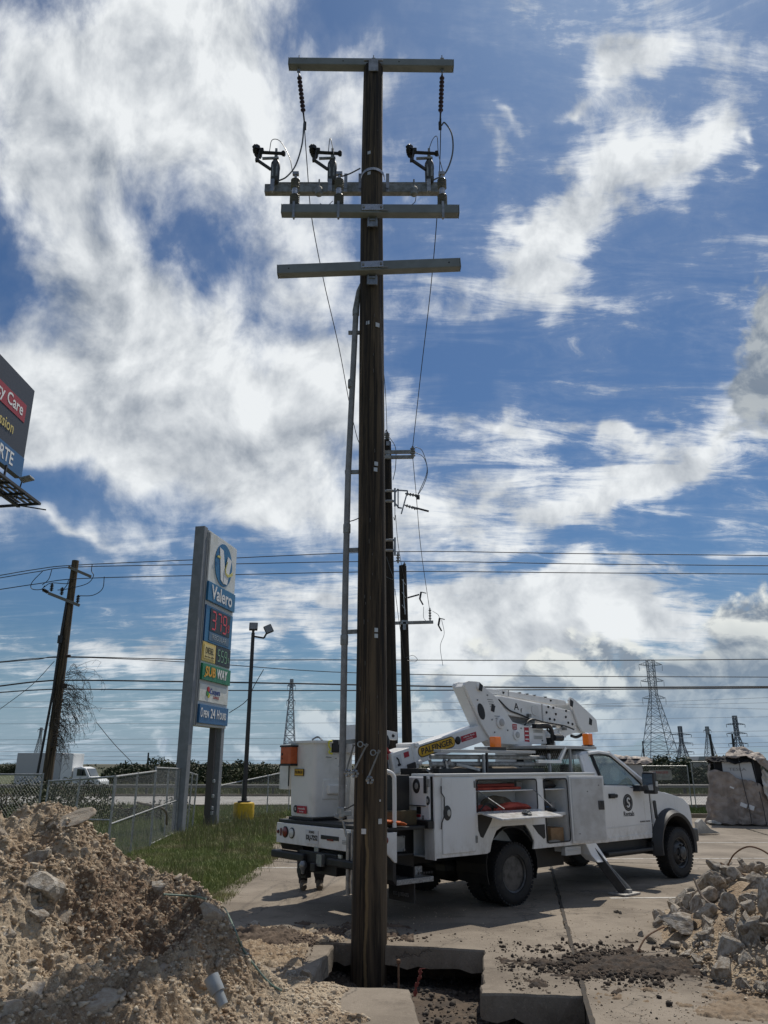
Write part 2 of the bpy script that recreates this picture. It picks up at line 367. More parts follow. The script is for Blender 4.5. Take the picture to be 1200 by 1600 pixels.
def wood_mat(name, dark=1.0, pale=True):
    m = bpy.data.materials.new(name); m.use_nodes = True
    g = NG(m.node_tree); b = m.node_tree.nodes['Principled BSDF']
    p = g.n('ShaderNodeTexCoord').outputs['Object']
    v = g.mapping(p, sc=(9, 9, .55)); v2 = g.mapping(p, sc=(34, 34, .9)); v3 = g.mapping(p, sc=(3.5, 3.5, .8))
    n1 = g.noise(v, 1.0, 6, .65, .3); n2 = g.noise(v2, 1.0, 5, .7, .2); n3 = g.noise(v3, 1.0, 5, .6)
    D = dark
    cc = g.mix(g.step(n1, .35, .68), c4((.020 * D, .0145 * D, .010 * D)), c4((.115 * D, .082 * D, .050 * D)))
    cc = g.mix(g.m('MULTIPLY', g.step(n2, .53, .70), .6), cc, c4((.185 * D, .14 * D, .088 * D)))
    cc = g.mix(g.m('MULTIPLY', g.step(n3, .58, .75), .6), cc, c4((.085 * D, .062 * D, .036 * D)))
    ck = g.step(g.noise(g.mapping(p, sc=(22, 22, .35)), 1.0, 3, .6), .40, .44, 1, 0)
    cc = g.mix(g.m('MULTIPLY', ck, .75), cc, c4((.006, .005, .004)))
    if pale:      # long weather-bleached scar low on the pole
        sx = g.n('ShaderNodeSeparateXYZ'); g.put(sx.inputs[0], p)
        wob = g.m('MULTIPLY', g.m('SUBTRACT', g.noise(g.mapping(p, sc=(1, 1, 1.6)), 1.0, 4, .6), .5), .10)
        dx = g.m('ABSOLUTE', g.m('ADD', g.m('ADD', sx.outputs[0], .03), wob))
        f = g.m('MULTIPLY', g.step(dx, .008, .022, 1, 0), g.m('MULTIPLY', g.step(sx.outputs[2], 1.05, 1.5, 1, 0), g.step(sx.outputs[1], -.02, -.1)))
        cc = g.mix(g.m('MULTIPLY', f, .9), cc, c4((.20, .14, .07)))
    g.put(b.inputs['Base Color'], cc)
    g.put(b.inputs['Roughness'], g.m('MULTIPLY_ADD', n2, .25, .62))
    b.inputs['Specular IOR Level'].default_value = .35
    bn = g.n('ShaderNodeBump'); bn.inputs['Strength'].default_value = .8; bn.inputs['Distance'].default_value = .012
    g.put(bn.inputs['Height'], g.m('SUBTRACT', g.m('ADD', n2, n1), ck)); g.put(b.inputs['Normal'], bn.outputs[0])
    return m
polem = wood_mat('creosoted_pole_wood')
poled = wood_mat('black_pole_wood', .35, False)
polew = wood_mat('weathered_pole_wood', 1.5, False)
LEAFM = {}
def leaf_mat(name, a, b_, c):
    return mat(name, a, .7, c2=b_, scale=1.2, coord='Pos', lo=.35, hi=.65, c3=c, scale3=4)
leaf1 = leaf_mat('dark_leaves', (.016, .028, .010), (.035, .055, .018), (.05, .06, .022))
leaf2 = leaf_mat('olive_leaves', (.032, .045, .014), (.06, .075, .025), (.085, .08, .035))
leaf3 = leaf_mat('bright_leaves', (.035, .075, .015), (.07, .12, .03), (.03, .05, .015))

# ------------------------------------------------------------------ geometry helpers
def link(o, parent=None):
    col.objects.link(o)
    if parent is not None: o.parent = parent
    return o
class MB:
    def __init__(s): s.v = []; s.f = []
    def add(s, vs, fs):
        n = len(s.v); s.v += [tuple(v) for v in vs]; s.f += [tuple(i + n for i in f) for f in fs]; return s
    def box(s, c, d, rot=None):
        hx, hy, hz = d[0] / 2, d[1] / 2, d[2] / 2
        vs = [Vector((x, y, z)) for x in (-hx, hx) for y in (-hy, hy) for z in (-hz, hz)]
        if rot is not None:
            M = rot if isinstance(rot, Matrix) else Euler(rot).to_matrix(); vs = [M @ v for v in vs]
        c = Vector(c)
        return s.add([v + c for v in vs], [(0, 1, 3, 2), (4, 6, 7, 5), (0, 4, 5, 1), (2, 3, 7, 6), (0, 2, 6, 4), (1, 5, 7, 3)])
    def b2(s, a, b): return s.box([(p + q) / 2 for p, q in zip(a, b)], [abs(q - p) for p, q in zip(a, b)])
    def beam(s, p, q, w, h=None, up=(0, 0, 1)):
        p, q = Vector(p), Vector(q); d = q - p; L = d.length; d.normalize(); up = Vector(up)
        if abs(d.dot(up)) > .98: up = Vector((0, 1, 0))
        x = d.cross(up).normalized(); z = x.cross(d)
        return s.box((p + q) / 2, (w, L, h or w), Matrix((x, d, z)).transposed())
    def tube(s, pts, r, n=8, cap=True, closed=False):
        pts = [Vector(p) for p in pts]; rr = r if isinstance(r, (list, tuple)) else [r] * len(pts)
        rings = []; pu = None; N = len(pts)
        for i, p in enumerate(pts):
            if closed: t = pts[(i + 1) % N] - pts[i - 1]
            else: t = pts[min(i + 1, N - 1)] - pts[max(i - 1, 0)]
            t.normalize()
            if pu is None:
                u = Vector((0, 0, 1)) if abs(t.z) < .9 else Vector((1, 0, 0))
            else: u = pu
            u = (u - t * u.dot(t)).normalized(); w = t.cross(u); pu = u
            rings.append([p + (u * math.cos(2 * math.pi * k / n) + w * math.sin(2 * math.pi * k / n)) * rr[i] for k in range(n)])
        vs = [v for g in rings for v in g]; fs = []
        for i in range(N if closed else N - 1):
            j = (i + 1) % N
            for k in range(n): fs.append((i * n + k, i * n + (k + 1) % n, j * n + (k + 1) % n, j * n + k))
        if cap and not closed: fs += [tuple(range(n))[::-1], tuple((N - 1) * n + k for k in range(n))]
        return s.add(vs, fs)
    def cyl(s, p, q, r, r2=None, n=16): return s.tube([p, q], [r, r if r2 is None else r2], n)
    def lathe(s, prof, o=(0, 0, 0), axis=(0, 0, 1), n=16):
        """profile of (radius, distance along axis)"""
        o = Vector(o); a = Vector(axis).normalized()
        return s.tube_prof([(o + a * z, max(r, .0005)) for r, z in prof], a, n)
    def tube_prof(s, pr, a, n):
        u = Vector((0, 0, 1)) if abs(a.z) < .9 else Vector((1, 0, 0)); u = (u - a * u.dot(a)).normalized(); w = a.cross(u)
        vs = []; fs = []
        for p, r in pr:
            vs += [p + (u * math.cos(2 * math.pi * k / n) + w * math.sin(2 * math.pi * k / n)) * r for k in range(n)]
        for i in range(len(pr) - 1):
            for k in range(n): fs.append((i * n + k, i * n + (k + 1) % n, (i + 1) * n + (k + 1) % n, (i + 1) * n + k))
        fs += [tuple(range(n))[::-1], tuple((len(pr) - 1) * n + k for k in range(n))]
        return s.add(vs, fs)
    def prism(s, poly, y0, y1, f=None):
        """polygon (x,z) swept from y0 to y1; f maps (x,y,z) if given"""
        n = len(poly); f = f or (lambda x, y, z: (x, y, z))
        vs = [f(x, y0, z) for x, z in poly] + [f(x, y1, z) for x, z in poly]
        fs = [tuple(range(n)), tuple(range(2 * n - 1, n - 1, -1))] + [(i, i + n, (i + 1) % n + n, (i + 1) % n) for i in range(n)]
        return s.add(vs, fs)
    def loft(s, secs, cap=True, closed=True):
        n = len(secs[0]); vs = [v for q in secs for v in q]; fs = []
        for i in range(len(secs) - 1):
            for k in range(n if closed else n - 1):
                fs.append((i * n + k, i * n + (k + 1) % n, (i + 1) * n + (k + 1) % n, (i + 1) * n + k))
        if cap: fs += [tuple(range(n))[::-1], tuple((len(secs) - 1) * n + k for k in range(n))]
        return s.add(vs, fs)
    def build(s, name, m, parent=None, bevel=0.0, smooth=False, loc=None, rot=None, seg=2, fixn=True):
        me = bpy.data.meshes.new(name); me.from_pydata(s.v, [], s.f)
        if fixn:
            bm = bmesh.new(); bm.from_mesh(me); bmesh.ops.recalc_face_normals(bm, faces=bm.faces); bm.to_mesh(me); bm.free()
        me.materials.append(m)
        o = bpy.data.objects.new(name, me); link(o, parent)
        if loc: o.location = loc
        if rot: o.rotation_euler = rot
        if smooth: smooth_by_angle(me)
        if bevel:
            md = o.modifiers.new('bevel', 'BEVEL'); md.width = bevel; md.segments = seg; md.limit_method = 'ANGLE'; md.angle_limit = R(35)
        return o
def smooth_by_angle(me, deg=40):
    me.polygons.foreach_set('use_smooth', [True] * len(me.polygons))
    bm = bmesh.new(); bm.from_mesh(me)
    for e in bm.edges:
        if len(e.link_faces) == 2 and e.calc_face_angle(0) > R(deg): e.smooth = False
    bm.to_mesh(me); bm.free()
def thing(name, label, cat, loc=(0, 0, 0), rz=0.0, group=None, parent=None):
    o = bpy.data.objects.new(name, None); link(o); o.location = loc; o.rotation_euler = (0, 0, rz); o.empty_display_size = .2
    o['label'] = label; o['category'] = cat
    if group: o['group'] = group
    return o
def tag(o, label, cat, group=None):
    o['label'] = label; o['category'] = cat
    if group: o['group'] = group
    return o
def struct(o): o['kind'] = 'structure'; return o
def stuff(o): o['kind'] = 'stuff'; return o
def smoothpts(pts, k=6):
    pts = [Vector(p) for p in pts]; out = []
    P = [pts[0] * 2 - pts[1]] + pts + [pts[-1] * 2 - pts[-2]]
    for i in range(1, len(P) - 2):
        for j in range(k):
            t = j / k; a, b, c, d = P[i - 1], P[i], P[i + 1], P[i + 2]
            out.append(.5 * ((2 * b) + (-a + c) * t + (2 * a - 5 * b + 4 * c - d) * t * t + (-a + 3 * b - 3 * c + d) * t ** 3))
    out.append(pts[-1]); return out
def text(s, size, m, parent, M, name='lettering', ext=.002, bold=0.0, width=None, align='CENTER'):
    """flat letters; M maps the text plane (x right, y up, z out) into the parent's space; width = fit the line to it"""
    cu = bpy.data.curves.new(name, 'FONT'); cu.body = s; cu.size = size; cu.extrude = ext; cu.offset = bold; cu.align_x = align; cu.align_y = 'CENTER'; cu.resolution_u = 3
    t = bpy.data.objects.new('tmp', cu); col.objects.link(t)
    dg = bpy.context.evaluated_depsgraph_get(); me = bpy.data.meshes.new_from_object(t.evaluated_get(dg))
    bpy.data.objects.remove(t)
    if width:
        xs = [v.co.x for v in me.vertices]; w0 = max(xs) - min(xs)
        me.transform(Matrix.Diagonal((width / w0, 1, 1, 1)))
    me.materials.clear(); me.materials.append(m)
    o = bpy.data.objects.new(name, me); link(o, parent); me.transform(M); me.name = name
    return o
def frame(o, x, z):
    """matrix with origin o, text x axis x, normal z"""
    x = Vector(x).normalized(); z = Vector(z).normalized(); y = z.cross(x)
    return Matrix(((x.x, y.x, z.x, o[0]), (x.y, y.y, z.y, o[1]), (x.z, y.z, z.z, o[2]), (0, 0, 0, 1)))
# vectorised value noise
_rs = np.random.RandomState(7); _perm = _rs.rand(64, 64)
def vnoise(x, y):
    xi = np.floor(x).astype(int); yi = np.floor(y).astype(int); fx = x - xi; fy = y - yi
    fx = fx * fx * (3 - 2 * fx); fy = fy * fy * (3 - 2 * fy)
    g = lambda a, b: _perm[a % 64, b % 64]
    return (g(xi, yi) * (1 - fx) + g(xi + 1, yi) * fx) * (1 - fy) + (g(xi, yi + 1) * (1 - fx) + g(xi + 1, yi + 1) * fx) * fy
def fbm(x, y, o=5, g=.5):
    x = np.asarray(x, float); y = np.asarray(y, float); s = 0; a = 1; t = 0
    for i in range(o):
        s = s + a * vnoise(x + 17.3 * i, y + 9.1 * i); t += a; a *= g; x = x * 2.03; y = y * 2.03
    return s / t - .5
def npmesh(name, V, F, m, parent=None, smooth=False):
    """V (n,3) array, F (m,k) array of one face size"""
    me = bpy.data.meshes.new(name); k = F.shape[1]
    me.vertices.add(len(V)); me.vertices.foreach_set('co', np.asarray(V, np.float32).ravel())
    me.loops.add(F.size); me.loops.foreach_set('vertex_index', F.astype(np.int32).ravel())
    me.polygons.add(len(F)); me.polygons.foreach_set('loop_start', np.arange(0, F.size, k, dtype=np.int32))
    me.update(calc_edges=True)
    if smooth: me.polygons.foreach_set('use_smooth', [True] * len(F))
    me.materials.append(m)
    o = bpy.data.objects.new(name, me); link(o, parent); return o
def gridmesh(name, xs, ys, hf, m, smooth=True, cut=None):
    X, Y = np.meshgrid(xs, ys); Z = hf(X, Y)
    V = np.stack([X.ravel(), Y.ravel(), Z.ravel()], 1); nx = len(xs); ny = len(ys)
    i = np.arange(nx - 1)[None, :] + (np.arange(ny - 1) * nx)[:, None]; i = i.ravel()
    F = np.stack([i, i + 1, i + nx + 1, i + nx], 1)
    if cut is not None: F = F[V[F][:, :, 2].max(1) > cut]
    return npmesh(name, V, F, m, smooth=smooth)
def ico(sub):
    bm = bmesh.new(); bmesh.ops.create_icosphere(bm, subdivisions=sub, radius=1)
    V = np.array([v.co[:] for v in bm.verts]); F = np.array([[v.index for v in f.verts] for f in bm.faces]); bm.free(); return V, F
def rock_shape(rng, sub=3, cuts=11, flat=1.0):
    V, F = ico(sub)
    for k in range(cuts):
        n = rng.normal(size=3); n /= np.linalg.norm(n); d = rng.uniform(.40, .78)
        e = V @ n - d; V = V - np.outer(np.maximum(e, 0), n)
    s = rng.uniform(.75, 1.25, 3); V = V * s * np.array([1, 1, flat])
    nz = fbm(V[:, 0] * 3 + 40, V[:, 1] * 3 + V[:, 2] * 2.3 + 40, 4)
    V = V * (1 + .20 * nz[:, None]) + .022 * np.stack([fbm(V[:, 1] * 9 + 5, V[:, 2] * 9 + 5, 3), fbm(V[:, 0] * 9 + 15, V[:, 2] * 9 + 5, 3), fbm(V[:, 1] * 9 + 5, V[:, 0] * 9 + 25, 3)], 1)
    return V, F
def scatter(name, pos, size, m, rng, sub=1, squash=.8):
    """many small angular stones in one mesh"""
    V0, F0 = ico(sub); N = len(pos); k = len(V0)
    shapes = []
    for j in range(12):
        V = V0 * rng.uniform(.55, 1.3, 3) + rng.normal(0, .2, V0.shape); shapes.append(V)
    shapes = np.array(shapes)[rng.randint(0, 12, N)]
    a = rng.uniform(0, 6.28, N); ca, sa = np.cos(a), np.sin(a)
    x = shapes[:, :, 0] * ca[:, None] - shapes[:, :, 1] * sa[:, None]; y = shapes[:, :, 0] * sa[:, None] + shapes[:, :, 1] * ca[:, None]
    V = np.stack([x, y, shapes[:, :, 2] * squash], 2) * np.asarray(size)[:, None, None] + np.asarray(pos)[:, None, :]
    F = (F0[None] + (np.arange(N) * k)[:, None, None]).reshape(-1, 3)
    return stuff(npmesh(name, V.reshape(-1, 3), F, m))
def leafcloud(name, centres, radii, n, size, m, rng, parent=None):
    """n small leaves spread through the volume of several clumps"""
    centres = np.asarray(centres, float); radii = np.asarray(radii, float)
    w = radii[:, 0] * radii[:, 1] * radii[:, 2]; idx = rng.choice(len(centres), n, p=w / w.sum())
    d = rng.normal(size=(n, 3)); d /= np.linalg.norm(d, axis=1)[:, None]
    r = rng.uniform(.45, 1.04, n) ** .6
    r *= 1 + .35 * fbm(d[:, 0] * 3 + idx * 3.1, d[:, 2] * 3 + d[:, 1] * 2, 3)
    P = centres[idx] + d * r[:, None] * radii[idx]
    a = rng.normal(size=(n, 3)); a /= np.linalg.norm(a, axis=1)[:, None]
    b = np.cross(a, rng.normal(size=(n, 3))); b /= np.linalg.norm(b, axis=1)[:, None]
    s = size * rng.uniform(.6, 1.4, n)[:, None]
    V = np.stack([P - a * s, P + b * s * .5, P + a * s, P - b * s * .5], 1).reshape(-1, 3)
    F = np.arange(4 * n).reshape(n, 4)
    return npmesh(name, V, F, m, parent)
rng = np.random.RandomState(11)
random.seed(5)
# ================================================================== THE SETTING
def patch(name, pts, z, m, parent=None):
    me = bpy.data.meshes.new(name); me.from_pydata([(x, y, z) for x, y in pts], [], [tuple(range(len(pts)))]); me.materials.append(m)
    return link(bpy.data.objects.new(name, me), parent)
# ground sheet to the horizon, with the opening of the excavation left free
HX0, HX1, HY0, HY1 = -1.6, 2.15, 5.0, 9.75
B = 2600
groundm = mat('verge_soil_and_grass', (.060, .075, .026), .95, c2=(.10, .105, .045), scale=.5, coord='Pos', bump=.6, bscale=9, c3=(.045, .06, .02), scale3=.06)
g = MB()
for (x0, y0, x1, y1) in [(-B, -B, B, HY0), (-B, HY1, B, B), (-B, HY0, HX0, HY1), (HX1, HY0, B, HY1)]:
    g.add([(x0, y0, -.03), (x1, y0, -.03), (x1, y1, -.03), (x0, y1, -.03)], [(0, 1, 2, 3)])
struct(g.build('ground', groundm))
# concrete lot, cast in panels
lot = bpy.data.objects.new('pavement', None); link(lot); struct(lot)
def jl(t): return (1.68 + .1737 * (t - 7.35), t)           # the long tarred joint
def slab(pts, z=0.0, th=.20, wob=.012, m=None, tilt=None, sub=.11):
    """one panel: edges subdivided and slightly chipped, real thickness"""
    P = []
    n = len(pts)
    for i in range(n):
        a = Vector((*pts[i], 0)); b = Vector((*pts[(i + 1) % n], 0)); L = (b - a).length; k = max(1, min(90, int(L / sub)))
        for j in range(k):
            p = a.lerp(b, j / k); P.append((p.x + (random.uniform(-wob, wob) if j else 0), p.y + (random.uniform(-wob, wob) if j else 0)))
    mb = MB()
    top = [(x, y, z) for x, y in P]; rim = [(x, y, z - .018) for x, y in P]
    cx = sum(p[0] for p in P) / len(P); cy = sum(p[1] for p in P) / len(P)
    def tl(v): return v if tilt is None else (v[0], v[1], v[2] + tilt[0] * (v[0] - pts[0][0]) + tilt[1] * (v[1] - pts[0][1]))
    N = len(P)
    ins = []
    for i in range(N):                                      # worn arris: top outline pulled in by 1 cm
        a = Vector(P[i - 1]); b = Vector(P[(i + 1) % N]); d = (b - a).normalized(); nn = Vector((-d.y, d.x)); ins.append((P[i][0] + nn.x * .011, P[i][1] + nn.y * .011, z))
    bot = [(x + random.uniform(-.02, .02), y + random.uniform(-.02, .02), z - th + random.uniform(-.02, .02)) for x, y in P]
    vs = [tl(v) for v in ins + rim + bot]
    fs = [tuple(range(N))] + [(N + i, N + (i + 1) % N, (i + 1) % N, i) for i in range(N)] + [(2 * N + i, 2 * N + (i + 1) % N, N + (i + 1) % N, N + i) for i in range(N)]
    mb.add(vs, fs)
    return mb.build('concrete_slab', m or conc, lot)
gp = .012
# panels counter-clockwise; left column beside the joint is broken open for the new pole
slab([(.83, 7.50), (jl(7.42)[0] - gp, 7.42), (jl(16.9)[0] - gp, 16.9), (-2.35, 16.9), (-2.55, 13.2), (-2.75, 9.62), (-.52, 9.47), (1.05, 9.10)], wob=.020)
slab([(-3.4, 7.85), (-1.12, 7.83), (-.68, 7.97), (-.54, 9.40), (-2.75, 9.58), (-3.4, 9.6)], z=-.008)
slab([(-1.5, 5.2), (.31, 5.2), (.275, 6.72), (.22, 7.62), (.10, 7.66), (-1.08, 7.78), (-1.5, 7.8)], z=.0, wob=.01)
slab([(jl(2.)[0] + gp, 2.0), (6.9, 1.1), (9.3, 15.9), (jl(16.9)[0] + gp, 16.9)])
slab([(7.0, 1.0), (30, -2.0), (30, 12.5), (9.35, 15.85)])
slab([(-2.3, 16.94), (jl(16.94)[0] - gp, 16.94), (jl(26.4)[0] - gp, 26.4), (-3.45, 26.4)])
slab([(jl(16.94)[0] + gp, 16.94), (9.32, 15.96), (11.0, 25.2), (jl(26.4)[0] + gp, 26.4)])
slab([(9.38, 15.9), (30, 12.6), (30, 22.5), (11.06, 25.1)])
slab([(-3.5, 26.45), (11.02, 25.25), (30, 22.6), (34, 29.0), (11, 30.2), (-3.7, 31.2)])
slab([(-12, 2.0), (-3.45, 2.0), (-3.45, 9.6), (-12, 9.6)])
slab([(-3.42, 2.0), (-1.55, 2.0), (-1.55, 7.8), (-3.42, 7.8)])
slab([(-1.5, 2.0), (jl(4.0)[0] - gp, 2.0), (jl(5.3)[0] - gp, 5.15), (-1.5, 5.15)])
# tar strip in the joint, with dirt
tar = mat('joint_tar', (.022, .020, .018), .9, c2=(.07, .055, .04), scale=14, coord='Pos', bump=.4)
mb = MB(); pr = []
for i in range(150):
    t = 5.3 + i * .14; w = .016 + .007 * random.random(); x = jl(t)[0] + random.uniform(-.003, .003)
    pr.append((x - w, x + w, t))
for a, b in zip(pr, pr[1:]):
    n = len(mb.v); mb.v += [(a[0], a[2], .004), (a[1], a[2], .004), (b[1], b[2], .004), (b[0], b[2], .004)]; mb.f.append((n, n + 1, n + 2, n + 3))
mb.build('joint_filler', tar, lot)
paint = mat('worn_white_line', (.52, .50, .46), .8, c2=(.30, .27, .23), scale=7, coord='Pos', lo=.48, hi=.62)
for (a, b) in [((4.2, 17.3), (13, 17.6)), ((5.2, 20.7), (16, 21.1)), ((-2.4, 15.9), (.5, 15.75)), ((3.3, 12.4), (4.4, 12.45))]:
    d = (Vector(b) - Vector(a)).normalized() * .045; nn = Vector((-d.y, d.x))
    patch('painted_line', [Vector(a) - nn, Vector(b) - nn, Vector(b) + nn, Vector(a) + nn], .0045, paint, lot)
# kerb on the far side of the lot
mb = MB()
for i in range(12):
    x = 8.2 + i * 1.9
    mb.box((x + .94, 30.55 - .055 * (x - 8), .04), (1.87, .16, .20), (0, 0, -.055))
struct(mb.build('kerb', conc, bevel=.02))
# far road, its kerb strip and the levee behind
rd = MB().add([(-300, 37.5, .02), (300, 37.5, .02), (300, 50, .02), (-300, 50, .02)], [(0, 1, 2, 3)]).build('road', roadm); struct(rd)
def curbline(y, z, w, m, nm):
    mb = MB()
    for i in range(40): mb.box((-120 + i * 6 + 3, y, z / 2 - .02), (5.97, w, z + .04))
    return struct(mb.build(nm, m))
curbline(37.4, .13, .18, conc, 'road_kerb'); curbline(50.1, .15, .2, conc, 'far_road_kerb')
median = mat('far_verge', (.065, .085, .03), .95, c2=(.13, .12, .06), scale=.35, coord='Pos', c3=(.04, .055, .02), scale3=.1)
xs = np.linspace(-900, 900, 500); ys = np.linspace(175, 330, 14)
def leveeh(X, Y): return np.clip((Y - 180) / 25, 0, 1) * (2.2 + .25 * fbm(X * .02, Y * .02, 3) + .3 * fbm(X * .2, Y * .2, 3)) - .2
struct(gridmesh('levee', xs, ys, leveeh, levee))
# pit floor: loose damp soil, rising towards the viewer
def pith(X, Y):
    z = -.40 + .10 * fbm(X * 2.2 + 5, Y * 2.2, 4) + .05 * fbm(X * 9, Y * 9, 3)
    z = z + np.clip((-.15 - X) / 1.0, 0, 1) * .18 * (Y > 0) + np.clip((6.6 - Y) / 1.2, 0, 1) * .25
    z = z - np.exp(-((X - 1.25) ** 2 / .25 + (Y - 7.0) ** 2 / .3)) * .12
    return z
struct(gridmesh('pit_floor', np.linspace(HX0 - .3, HX1 + .2, 150), np.linspace(HY0 - .3, HY1 + .2, 170), pith, pitm))
struct(gridmesh('pit_side', np.linspace(HX0 - .3, HX1 + .2, 40), np.array([HY1 + .02, HY1 + .03]), lambda X, Y: np.where(Y > HY1 + .025, -.02, -.5), pitm))

# ------------------------------------------------------------------ dirt mound on the left
rx = np.array([-9, -6.5, -4.6, -3.4, -2.95, -2.6, -2.35, -2.0, -1.72, -1.45, -1.25, -1.0, -.7, -.2, .5])
rz = np.array([.7, 1.12, 1.26, 1.36, 1.47, 1.40, 1.18, 1.02, .90, .80, .52, .26, .09, .01, -.05])
ry = np.array([7.6, 7.5, 7.4, 7.25, 7.2, 7.2, 7.25, 7.2, 7.15, 7.1, 7.05, 6.95, 6.9, 6.8, 6.8])
def moundh(X, Y):
    zr = np.interp(X, rx, rz); yr = np.interp(X, rx, ry); d = Y - yr
    s = np.where(d < 0, .47, .95)
    z = zr - s * (np.sqrt(d * d + .05) - .22)
    nz = fbm(X * 1.3, Y * 1.3, 4) * .42 + fbm(X * 4 + 9, Y * 4, 4, .6) * .30 + fbm(X * 13, Y * 13, 3, .6) * .085
    nz = nz + (.085 * np.abs(fbm(X * 6 + 3, Y * 6 + 1, 3)) + .07 * np.abs(fbm(X * 15 + 7, Y * 15 + 2, 3)) + .020 * np.abs(fbm(X * 34, Y * 34, 2))) * 1.6 - .05
    # undercut, slumped hollow on the right flank
    hol = np.exp(-(((X + 2.0) / .42) ** 2 + ((Y - 6.75) / .5) ** 2)) * .22
    k = np.clip((z + .05) / .35, 0, 1)
    z = z + nz * (.25 + .75 * k) - hol
    spill = .035 + .09 * fbm(X * 2.5 + 30, Y * 2.5, 4) - np.clip((X + .55) / .6, 0, 1) * .14 - np.clip((Y - 7.9) / .3, 0, 1) * .12
    z = np.where((X > -3.2), np.maximum(z, spill), z)
    z = np.where(z < .0, -.012, z)
    return np.where(((X > -.66) & (Y > 7.66)) | (X > .24), -.012, z)
mx = np.concatenate([np.arange(-8.5, -4.4, .06), np.arange(-4.4, .55, .013)]); my = np.concatenate([np.arange(3.2, 4.8, .05), np.arange(4.8, 8.0, .012), np.arange(8.0, 8.6, .03), np.arange(8.6, 9.4, .05)])
mound = gridmesh('dirt_mound', mx, my, moundh, dirtm, cut=-.011)
tag(mound, 'large heap of excavated brown and chalky dirt left of the pole pit', 'dirt heap')
def mh(x, y): return float(moundh(np.array([[x]]), np.array([[y]]))[0, 0])
# pebbles over the mound
def on_mound(n, x0, x1, y0, y1, f=None):
    x = rng.uniform(x0, x1, n); y = rng.uniform(y0, y1, n); z = moundh(x, y)
    ok = z > .0
    if f is not None: ok &= f(x, y)
    return np.stack([x, y, z], 1)[ok]
hollow = lambda x, y: (((x + 2.0) / .5) ** 2 + ((y - 6.8) / .5) ** 2) > rng.uniform(.3, 1.3, len(x))
P = on_mound(26000, -4.4, .2, 4.8, 8.0, hollow); scatter('mound_gravel', P, .004 + .020 * rng.rand(len(P)) ** 4, pebm, rng)
P = on_mound(1100, -4.4, -.4, 4.8, 7.6, hollow); scatter('mound_pebbles', P, .012 + .024 * rng.rand(len(P)) ** 2, pebm, rng)
P = on_mound(5500, -2.9, -1.05, 6.2, 7.5); scatter('mound_clods', P, .005 + .020 * rng.rand(len(P)) ** 3, mat('brown_clods', (.26, .18, .115), .97, c2=(.38, .30, .21), scale=10, coord='Pos', bump=.5), rng)
# gravel and clods in the pit
x = rng.uniform(HX0, HX1, 5200); y = rng.uniform(HY0 + .8, HY1, 5200); z = pith(x, y)
scatter('pit_gravel', np.stack([x, y, z + .003], 1), .005 + .035 * rng.rand(len(x)) ** 3.5, mat('pit_stones', (.12, .10, .08), .95, c2=(.05, .04, .032), scale=6, coord='Pos', lo=.4, hi=.6, bump=.4), rng)
# dark clods spilled over the slabs
def clods(name, n, cx, cy, sx, sy, s0, s1, m, z=0.0, keep=None):
    x = rng.normal(cx, sx, n); y = rng.normal(cy, sy, n); k = fbm(x * 2.5, y * 2.5, 4) > -.02
    k |= rng.rand(n) < .15
    k &= ~((x > -.75) & (x < 1.08) & (y > 7.3) & (y < 9.5)) & ~((y < 7.5) & (x < jl(7)[0] + .05))
    x, y = x[k], y[k]; s = s0 + (s1 - s0) * rng.rand(len(x)) ** 2.6
    return scatter(name, np.stack([x, y, np.full(len(x), z) + s * .3], 1), s, m, rng)
clods('spilled_clods', 2600, 2.3, 8.5, .58, .40, .003, .030, clodm)
clods('spilled_soil', 2200, 3.0, 8.5, .5, .4, .003, .024, clodm)
clods('soil_crumbs', 1600, 1.6, 8.3, .7, .6, .004, .012, clodm)
clods('soil_beside_pit', 4200, -1.25, 9.6, .65, .33, .008, .026, mat('brown_spill', (.085, .06, .042), .97, c2=(.15, .11, .08), scale=9, coord='Pos', bump=.5))
clods('fine_gravel', 5000, 3.0, 7.6, 1.3, .9, .003, .010, pebm)
clods('stray_gravel', 1300, 4.4, 9.6, 1.6, 1.3, .004, .013, pebm)
clods('lot_grit', 2200, 1.5, 10.5, 3.0, 1.6, .003, .009, pebm)
clods('edge_grit', 1400, -1.6, 8.7, .8, .5, .006, .022, pebm)

# smeared loose soil lying on the slabs
def smear(name, cx, cy, sx, sy, hgt, m, th=.30, seed=0, ang=0.0):
    def hf(X, Y):
        ca, sa = math.cos(ang), math.sin(ang); u = ((X - cx) * ca + (Y - cy) * sa) / sx; v = (-(X - cx) * sa + (Y - cy) * ca) / sy
        g_ = np.exp(-(u * u + v * v)) + 2.6 * fbm(X * 3.1 + seed, Y * 4.2, 6, .68) - th - .12
        z = np.clip(g_, -.2, .6) * hgt * (1 + 2.5 * np.abs(fbm(X * 11 + 3, Y * 11, 3))) + .060 * fbm(X * 24, Y * 24, 3, .7) * (g_ > 0)
        bad = ((X > -.80) & (X < 1.12) & (Y > 7.2) & (Y < 9.5)) | ((Y < 7.55) & (X < jl(7.4)[0] + .06))
        return np.where((g_ < 0) | bad, -.02, np.maximum(z, -.02))
    return stuff(gridmesh(name, np.arange(cx - 2.4 * sx, cx + 2.4 * sx, .016), np.arange(cy - 2.4 * sy, cy + 2.4 * sy, .016), hf, m, cut=-.015))
smear('soil_smear', 2.3, 8.5, 0.72, .42, .05, clodm, .34, 3)
smear('soil_smear', 3.1, 8.25, .55, .35, .045, clodm, .36, 9)
smear('brown_soil_smear', -1.45, 9.75, .75, .33, .07, MATS['brown_spill'], .16, 5)
smear('brown_soil_smear', -1.6, 8.9, .8, .6, .06, dirtm, .1, 8)
